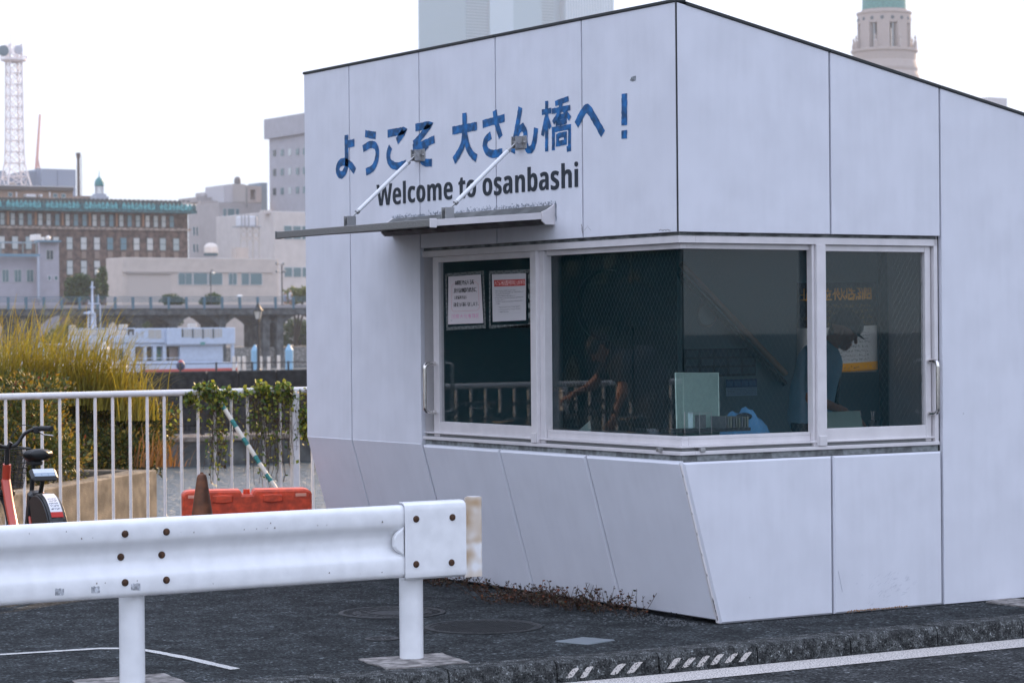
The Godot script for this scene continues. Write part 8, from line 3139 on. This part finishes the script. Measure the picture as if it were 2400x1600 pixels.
# someone bending over a bicycle beside the railing; only the side windows show the reflection
func cyclist():
	var vp := on_z(1478, 1000, -6.75)
	var base := Vector3(-vp.x, 0, -6.75)
	var f := Vector3(0.80, 0, -0.25).normalized()
	var s := f.cross(Vector3.UP).normalized()
	var P := func(a: float, y: float, l: float) -> Vector3: return base + f * a + Vector3(0, y, 0) + s * l
	var t := thing("person", "person in dark T-shirt with a backpack bending over a bicycle, mirrored in the side window", "person", base)
	var torso := [[P.call(-0.05, 0.93, -0.09), P.call(-0.05, 0.93, 0.09), 0.12, 0.12], [P.call(-0.04, 0.95, 0), P.call(0.10, 1.15, 0), 0.13, 0.135], [P.call(0.10, 1.15, 0), P.call(0.22, 1.27, 0), 0.135, 0.13], [P.call(0.25, 1.31, -0.15), P.call(0.25, 1.31, 0.15), 0.066, 0.066], [P.call(0.2, 1.25, 0), P.call(0.31, 1.36, 0), 0.1, 0.06]]
	var arms := []
	var hands := []
	for k in [-1.0, 1.0]:
		var sh: Vector3 = P.call(0.26, 1.30, 0.19 * k)
		var el: Vector3 = P.call(0.30, 1.04, 0.24 * k) if k > 0 else P.call(0.42, 1.10, 0.22 * k)
		var wr: Vector3 = P.call(0.36, 0.82, 0.20 * k) if k > 0 else P.call(0.62, 1.02, 0.16 * k)
		arms.push_back([sh, el, 0.052, 0.040]); arms.push_back([el, wr, 0.038, 0.027])
		hands.append_array(hand_bones(wr, (wr - el).normalized(), (Vector3.DOWN + s * -k).normalized(), f if k > 0 else -s * k, 0.5))
	var legs := []
	for k in [-1.0, 1.0]:
		legs.push_back([P.call(-0.05, 0.9, 0.09 * k), P.call(0.02 - 0.1 * k, 0.5, 0.10 * k), 0.088, 0.058])
		legs.push_back([P.call(0.02 - 0.1 * k, 0.5, 0.10 * k), P.call(-0.06 - 0.1 * k, 0.1, 0.10 * k), 0.056, 0.038])
		legs.push_back([P.call(-0.07 - 0.1 * k, 0.05, 0.10 * k), P.call(0.1 - 0.1 * k, 0.045, 0.11 * k), 0.042, 0.032])
	var hd: Vector3 = P.call(0.42, 1.42, 0)
	var face := (f * 0.6 - Vector3.UP * 0.8).normalized()
	var up := (f * 0.8 + Vector3.UP * 0.6).normalized()
	var neck := [[P.call(0.30, 1.35, 0), hd - up * 0.06, 0.055, 0.05]]
	var body := skin(torso + arms + legs + neck, 0.017, 0.04)
	append_mb(body, skin(head_bones(hd, face, up, s) + neck, 0.007, 0.014))
	append_mb(body, skin(hands, 0.006, 0.006))
	part_w(body, "body", mat(0.42, 0.20, 0.115, 0.5), t)
	var shirt := []
	for q in torso: shirt.push_back([q[0], q[1], q[2] + 0.014, q[3] + 0.014])
	for i in [0, 2]: shirt.push_back([arms[i][0], arms[i][0].lerp(arms[i][1], 0.5), 0.066, 0.062])
	part_w(skin(shirt, 0.016, 0.04), "t_shirt", mat(0.022, 0.024, 0.032, 0.85), t)
	var sh2 := [[torso[0][0], torso[0][1], 0.135, 0.135]]
	for i in [0, 3]: sh2.push_back([legs[i][0], legs[i][1], 0.104, 0.082])
	part_w(skin(sh2, 0.018, 0.04), "shorts", mat(0.012, 0.012, 0.014, 0.85), t)
	part_w(skin([[hd + up * 0.04 - face * 0.03, hd + up * 0.045 + face * 0.02, 0.088, 0.08], [hd - face * 0.05, hd - face * 0.05 - up * 0.05, 0.07, 0.05]], 0.01, 0.03), "hair", mat(0.008, 0.007, 0.007, 0.5), t)
	part_w(skin([[P.call(-0.06, 1.16, -0.07), P.call(-0.06, 1.16, 0.07), 0.12, 0.12], [P.call(0.03, 1.33, -0.07), P.call(0.03, 1.33, 0.07), 0.11, 0.11]], 0.02, 0.06), "backpack", mat(0.012, 0.02, 0.035, 0.7), t)

# two tiny figures on the raised promenade
func walkers():
	for q in [[680, 686, Color(0.55, 0.55, 0.58), "person in white walking on the raised promenade beside the tree"], [668, 694, Color(0.3, 0.33, 0.42), "person in grey-blue walking on the raised promenade beside the tree"]]:
		var z := -197.5
		var yd := on_z(350, 722, -195.0).y
		var c := on_z(q[0], q[1], z)
		var h := 1.66 if q[1] < 690 else 1.4
		var t := thing("person", q[3], "person", Vector3(c.x, yd, z), 0, "walkers on the promenade")
		var bones := [[Vector3(0, h * 0.52, -0.06), Vector3(0, h * 0.52, 0.06), 0.12, 0.12], [Vector3(0, h * 0.55, 0), Vector3(0, h * 0.78, 0), 0.13, 0.15], [Vector3(0, h * 0.80, -0.15), Vector3(0, h * 0.80, 0.15), 0.07, 0.07], [Vector3(0, h * 0.82, 0), Vector3(0, h * 0.9, 0), 0.055, 0.05], [Vector3(0, h * 0.93, 0), Vector3(0.01, h * 0.94, 0), 0.10, 0.09]]
		for k in [-1.0, 1.0]:
			bones.push_back([Vector3(0, h * 0.5, 0.08 * k), Vector3(0.08 * k, h * 0.27, 0.08 * k), 0.085, 0.06])
			bones.push_back([Vector3(0.08 * k, h * 0.27, 0.08 * k), Vector3(0.12 * k, 0.04, 0.08 * k), 0.055, 0.04])
			bones.push_back([Vector3(0, h * 0.79, 0.19 * k), Vector3(0.04 * k, h * 0.6, 0.22 * k), 0.05, 0.04])
			bones.push_back([Vector3(0.04 * k, h * 0.6, 0.22 * k), Vector3(0.12 * k, h * 0.46, 0.2 * k), 0.04, 0.03])
		part(skin(bones, 0.03, 0.05), "body", mat(0.35, 0.2, 0.14, 0.6), t)
		var top := []
		for i in 3: top.push_back([bones[i][0], bones[i][1], bones[i][2] + 0.02, bones[i][3] + 0.02])
		part(skin(top, 0.03, 0.05), "jacket", mat(q[2].r, q[2].g, q[2].b, 0.8), t)

# ---------------------------------------------------------------- beyond the picture's edges: what shades it and what its windows mirror
func build_outside_frame():
	var b := MB.new()
	b.boxm(Vector3(-60, -3, -62), Vector3(-3.4, -0.05, -8.66))
	struct(b, "park_ground", mat(0.05, 0.055, 0.03, 0.95, 0, T.mottle_strong, 0.4))
	b = MB.new()
	b.boxm(Vector3(60.05, -3, -60), Vector3(130, -0.13, -8.05))
	struct(b, "pier_ground", M.concrete)
	# office block whose shade lies over the booth and the road
	var t := thing("office_block", "tall beige office block on the pier, shading the booth from the sun", "building", Vector3(62, -0.12, -20))
	var wall := mat(0.40, 0.37, 0.33, 0.85, 0, T.mottle, 0.1)
	b = MB.new()
	b.boxm(Vector3(62, -0.12, -35.8), Vector3(92, 36, 26))
	part_w(b, "wall", wall, t)
	b = MB.new()
	b.boxm(Vector3(61.6, 36.01, -36.0), Vector3(92.4, 36.8, 26.4))
	part_w(b, "parapet", M.concrete, t)
	for f in 8:
		for k in 12:
			b = MB.new()
			b.boxm(Vector3(61.94, 2.0 + f * 4.3, -33.0 + k * 4.9), Vector3(62.1, 4.4 + f * 4.3, -29.8 + k * 4.9))
			part_w(b, "window", mat(0.05, 0.07, 0.08, 0.1) if k == 0 and f == 0 else M.pane_far, t)
	# park trees mirrored in the side windows
	var spots := [[-5.5, -13.5, 6.0], [-8.2, -12.2, 6.8], [-10.4, -15.5, 7.5], [-13.6, -13.5, 7.0], [-16.5, -17.0, 8.0], [-19.5, -14.0, 7.2], [-12.0, -20.0, 8.5], [-7.5, -18.0, 8.0], [-23.5, -18.0, 8.0], [-16.0, -24.0, 9.0], [-21.0, -25.0, 9.0]]
	var proto: Node3D = null
	var k := 0
	for s in spots:
		var o: Node3D
		if proto == null:
			proto = park_tree()
			o = proto
		else:
			o = copy(proto, "park_tree", Vector3.ZERO, 0.9 * k)
		o.position = Vector3(s[0], -0.05, s[1])
		o.rotation.y = 0.9 * k
		o.scale = Vector3.ONE * (s[2] / 7.0)
		k += 1
	# parked car and red notice board, faint in the same window
	car()
	var nb := thing("notice_board", "red-topped notice board on posts beside the parked car", "notice board", Vector3(-9.1, 0, -7.0), 0.9)
	b = MB.new()
	b.cboxm(Vector3(-0.45, 0.75, -0.02), Vector3(0.45, 1.62, 0.02), 0.01)
	part(b, "panel", mat(0.12, 0.13, 0.14, 0.6), nb)
	b = MB.new()
	b.cboxm(Vector3(-0.47, 1.50, -0.03), Vector3(0.47, 1.66, 0.03), 0.01)
	part(b, "top_band", mat(0.35, 0.04, 0.03, 0.6), nb)
	for x in [-0.4, 0.4]:
		b = MB.new()
		b.tube([Vector3(x, 0, -0.05), Vector3(x, 1.6, -0.05)], 0.025, 8)
		part(b, "post", M.steel, nb)

func park_tree() -> Node3D:
	var rng := RandomNumberGenerator.new()
	rng.seed = 990
	var t := thing("park_tree", "dense dark park tree beyond the railing, mirrored in the side windows", "tree", Vector3.ZERO, 0, "park trees beyond the railing")
	var wood := MB.new()
	wood.tube([Vector3(0, 0, 0), Vector3(0.1, 1.6, 0), Vector3(0.0, 3.6, 0.1), Vector3(0.1, 6.0, 0)], [0.22, 0.17, 0.11, 0.03], 10)
	var crown := MB.new()
	var lumps := [[Vector3(0, 4.6, 0), 1.7], [Vector3(1.2, 3.4, 0.4), 1.4], [Vector3(-1.2, 3.2, 0.5), 1.5], [Vector3(0.2, 3.0, -1.3), 1.4], [Vector3(-0.2, 2.6, 1.3), 1.3], [Vector3(0.1, 5.9, 0), 1.1], [Vector3(1.1, 1.7, -0.8), 1.1], [Vector3(-1.1, 1.6, -0.7), 1.1], [Vector3(0.9, 1.5, 0.9), 1.0], [Vector3(-0.8, 1.4, 0.9), 1.0]]
	for L in lumps:
		wood.tube([Vector3(0, maxf(1.2, L[0].y - 1.2), 0), L[0]], [0.07, 0.02], 6)
		for i in int(700 * L[1]):
			var u := rand_dir(rng)
			var rr := pow(rng.randf(), 0.4) * (0.85 + 0.25 * sin(u.x * 6) * sin(u.y * 5 + u.z * 4))
			crown.tint = Color(0.016, 0.032, 0.012).lerp(Color(0.04, 0.06, 0.018), rng.randf())
			var d := (u + rand_dir(rng)).normalized()
			leaf(crown, L[0] + u * rr * L[1], d, d.cross(rand_dir(rng)).normalized(), 0.24, 0.15)
	part(wood, "trunk", mat(0.05, 0.04, 0.03, 0.9), t)
	part(crown, "crown", leaf_mat(Color(0.2, 0.25, 0.1)), t)
	return t

func car():
	var t := thing("parked_car", "pale blue-white parked hatchback beside the park trees", "car", Vector3(-11.6, 0, -7.2), 0.35)
	var paint := mat(0.55, 0.62, 0.70, 0.25)
	paint.clearcoat_enabled = true
	var b := MB.new()
	var prof := PackedVector2Array([Vector2(-1.85, 0.28), Vector2(1.85, 0.28), Vector2(1.92, 0.55), Vector2(1.80, 0.78), Vector2(1.05, 0.92), Vector2(-1.80, 0.95), Vector2(-1.90, 0.6)])
	b.prism(prof, Vector3(0, 0, -0.80), Vector3.RIGHT, Vector3.UP, Vector3.BACK, 1.60, 0.10)
	part(b, "body", paint, t)
	b = MB.new()
	b.prism(PackedVector2Array([Vector2(-1.70, 0.95), Vector2(1.0, 0.92), Vector2(0.35, 1.42), Vector2(-1.45, 1.45)]), Vector3(0, 0, -0.66), Vector3.RIGHT, Vector3.UP, Vector3.BACK, 1.32, 0.08)
	part(b, "cabin_glass", mat(0.02, 0.025, 0.03, 0.05), t)
	b = MB.new()
	b.cboxm(Vector3(-1.48, 1.43, -0.62), Vector3(0.36, 1.49, 0.62), 0.03)
	part(b, "roof", paint, t)
	for p in [Vector3(1.2, 0.3, 0.72), Vector3(1.2, 0.3, -0.72), Vector3(-1.25, 0.3, 0.72), Vector3(-1.25, 0.3, -0.72)]:
		var w := Node3D.new()
		w.name = "wheel"
		t.add_child(w, true)
		w.position = p
		b = MB.new()
		b.lathe([Vector2(0.18, -0.1), Vector2(0.30, -0.1), Vector2(0.30, 0.1), Vector2(0.18, 0.1)], Vector3.ZERO, 20, Vector3.BACK)
		part(b, "tyre", M.black, w)
		b = MB.new()
		b.lathe([Vector2(0.18, -0.09), Vector2(0, -0.08), Vector2(0, 0.08), Vector2(0.18, 0.09)], Vector3.ZERO, 20, Vector3.BACK)
		part(b, "rim", M.steel, w)
	for z in [-0.6, 0.6]:
		b = MB.new()
		b.cbox(Vector3(1.87, 0.62, z), Vector3(0.08, 0.14, 0.3), 0.03)
		part(b, "headlight", mat(0.7, 0.7, 0.7, 0.1), t)

# ---------------------------------------------------------------- marks and small damage on the booth
func build_small():
	var rng := RandomNumberGenerator.new()
	rng.seed = 55
	# rust on panel edges
	var b := MB.new()
	var blot := func(b: MB, c: Vector3, ax: Vector3, ay: Vector3, w: float, h: float):
		var n := 9
		var pts := []
		for i in n:
			var a := TAU * i / n
			pts.push_back(c + ax * cos(a) * w * rng.randf_range(0.5, 1.0) + ay * sin(a) * h * rng.randf_range(0.4, 1.0))
		for i in n: b.tri(c, pts[i], pts[(i + 1) % n])
	for k in 9:
		var c := on_x(1546 + k * 3.0, 538.0 + rng.randf() * 2.0, -0.0012)
		blot.call(b, c, Vector3(0, 0, 1), Vector3.UP, 0.006, 0.003)
	for k in 8:
		var c := on_x(1363 + rng.randf() * 3.0, 527 + k * 2.6, -0.0012)
		blot.call(b, c, Vector3(0, 0, 1), Vector3.UP, 0.003, 0.006)
	for k in 7:
		var c := on_x(1370 + k * 2.4, 530.0 + absf(k - 3) * 3.0, -0.0012)
		blot.call(b, c, Vector3(0, 0, 1), Vector3.UP, 0.005, 0.002)
	part(b, "rust_mark", M.rust, booth)
	# rust along the foot of the front panel
	b = MB.new()
	for k in 40:
		var c := on_z(1985 + k * 3.6 + rng.randf() * 3, 1434.0 - k * 0.35, 0.0012)
		c.y = 0.010 + rng.randf() * 0.006
		blot.call(b, c, Vector3.RIGHT, Vector3.UP, rng.randf_range(0.004, 0.011), rng.randf_range(0.003, 0.007))
	part(b, "rust_mark", mat(0.30, 0.17, 0.09, 0.8), booth)
	# patch of old glue high on the side
	b = MB.new()
	blot.call(b, on_x(1484, 184, -0.0012), Vector3(0, 0, 1), Vector3.UP, 0.036, 0.022)
	part(b, "glue_patch", mat(0.36, 0.39, 0.42, 0.8, 0, T.mottle_strong, 12.0), booth)
	# dirt that has run down behind the awning's wall box and beside its end
	b = MB.new()
	for k in 420:
		var z := rng.randf_range(-3.05, -1.17)
		var y := 2.289 + absf(rng.randfn()) * 0.009
		b.box(Vector3(-0.0010, y, z), Vector3(0.0006, rng.randf_range(0.003, 0.012), rng.randf_range(0.002, 0.008)))
	for k in 40:
		b.box(Vector3(-0.0010, 2.20 + rng.randf() * 0.09, -1.175 + absf(rng.randfn()) * 0.006), Vector3(0.0006, rng.randf_range(0.01, 0.03), 0.002))
	var st := part(b, "dirt_runs", mat(0.30, 0.33, 0.38, 0.9), booth)
	st.set_meta("kind", "stuff")
	# scuffs on the lower panels
	b = MB.new()
	for k in 70:
		var c := on_z(2085 + rng.randfn() * 35, 1375 + rng.randfn() * 22, 0.0011)
		var d := Vector2(1, 0.7 + rng.randfn() * 0.3).normalized() * rng.randf_range(0.006, 0.035)
		b.quad(c, c + Vector3(d.x, d.y, 0), c + Vector3(d.x, d.y + 0.0012, 0), c + Vector3(0, 0.0012, 0))
	for k in 8:
		var c := on_z(1966 + k * 1.2, 1345 + k * 6.0, 0.0011)
		b.quad(c, c + Vector3(0.003, 0, 0), c + Vector3(0.001, 0.016, 0), c + Vector3(-0.002, 0.016, 0))
	var sc := part(b, "scuff_marks", mat(0.36, 0.38, 0.44, 0.8), booth)
	sc.set_meta("kind", "stuff")
	# a mark on the far front panel
	b = MB.new()
	blot.call(b, on_z(2259, 969, 0.0012), Vector3.RIGHT, Vector3.UP, 0.004, 0.004)
	blot.call(b, on_z(1758, 1400, 0.0012), Vector3.RIGHT, Vector3.UP, 0.003, 0.003)
	part(b, "speck", M.text_dark, booth)
	# worn spots along the drawn-in corner edge
	b = MB.new()
	for q in [0.80, 0.71, 0.60, 0.49, 0.38, 0.27, 0.13, 0.10, 0.07, 0.04]:
		var x: float = SLANT * (1.0 - (q - 0.02) / (LP - 0.02))
		blot.call(b, Vector3(x + 0.002, q, -0.0045), Vector3(0.28, -1, 0).normalized(), Vector3(1, 0.28, 0).normalized(), 0.012 if q > 0.15 else 0.026, 0.0022 if q > 0.15 else 0.004)
	part(b, "worn_edge", M.text_dark, booth)
	# chipped paint at the lower corner of the side
	b = MB.new()
	for q in [[1569, 1435], [1577, 1440], [1582, 1438], [1575, 1447]]:
		var c := on_y(q[0], q[1], 0.05)
		var slope := Vector3(-SLANT, LP, 0).normalized()
		var x := SLANT * (1.0 - 0.055 / LP) - 0.0015
		var p := on_x(q[0], q[1], x)
		blot.call(b, Vector3(SLANT * (1.0 - (p.y - 0.02) / (LP - 0.02)) - 0.0015, p.y, p.z), Vector3(0, 0, 1), slope, 0.007, 0.006)
	part(b, "chipped_paint", M.text_dark, booth)
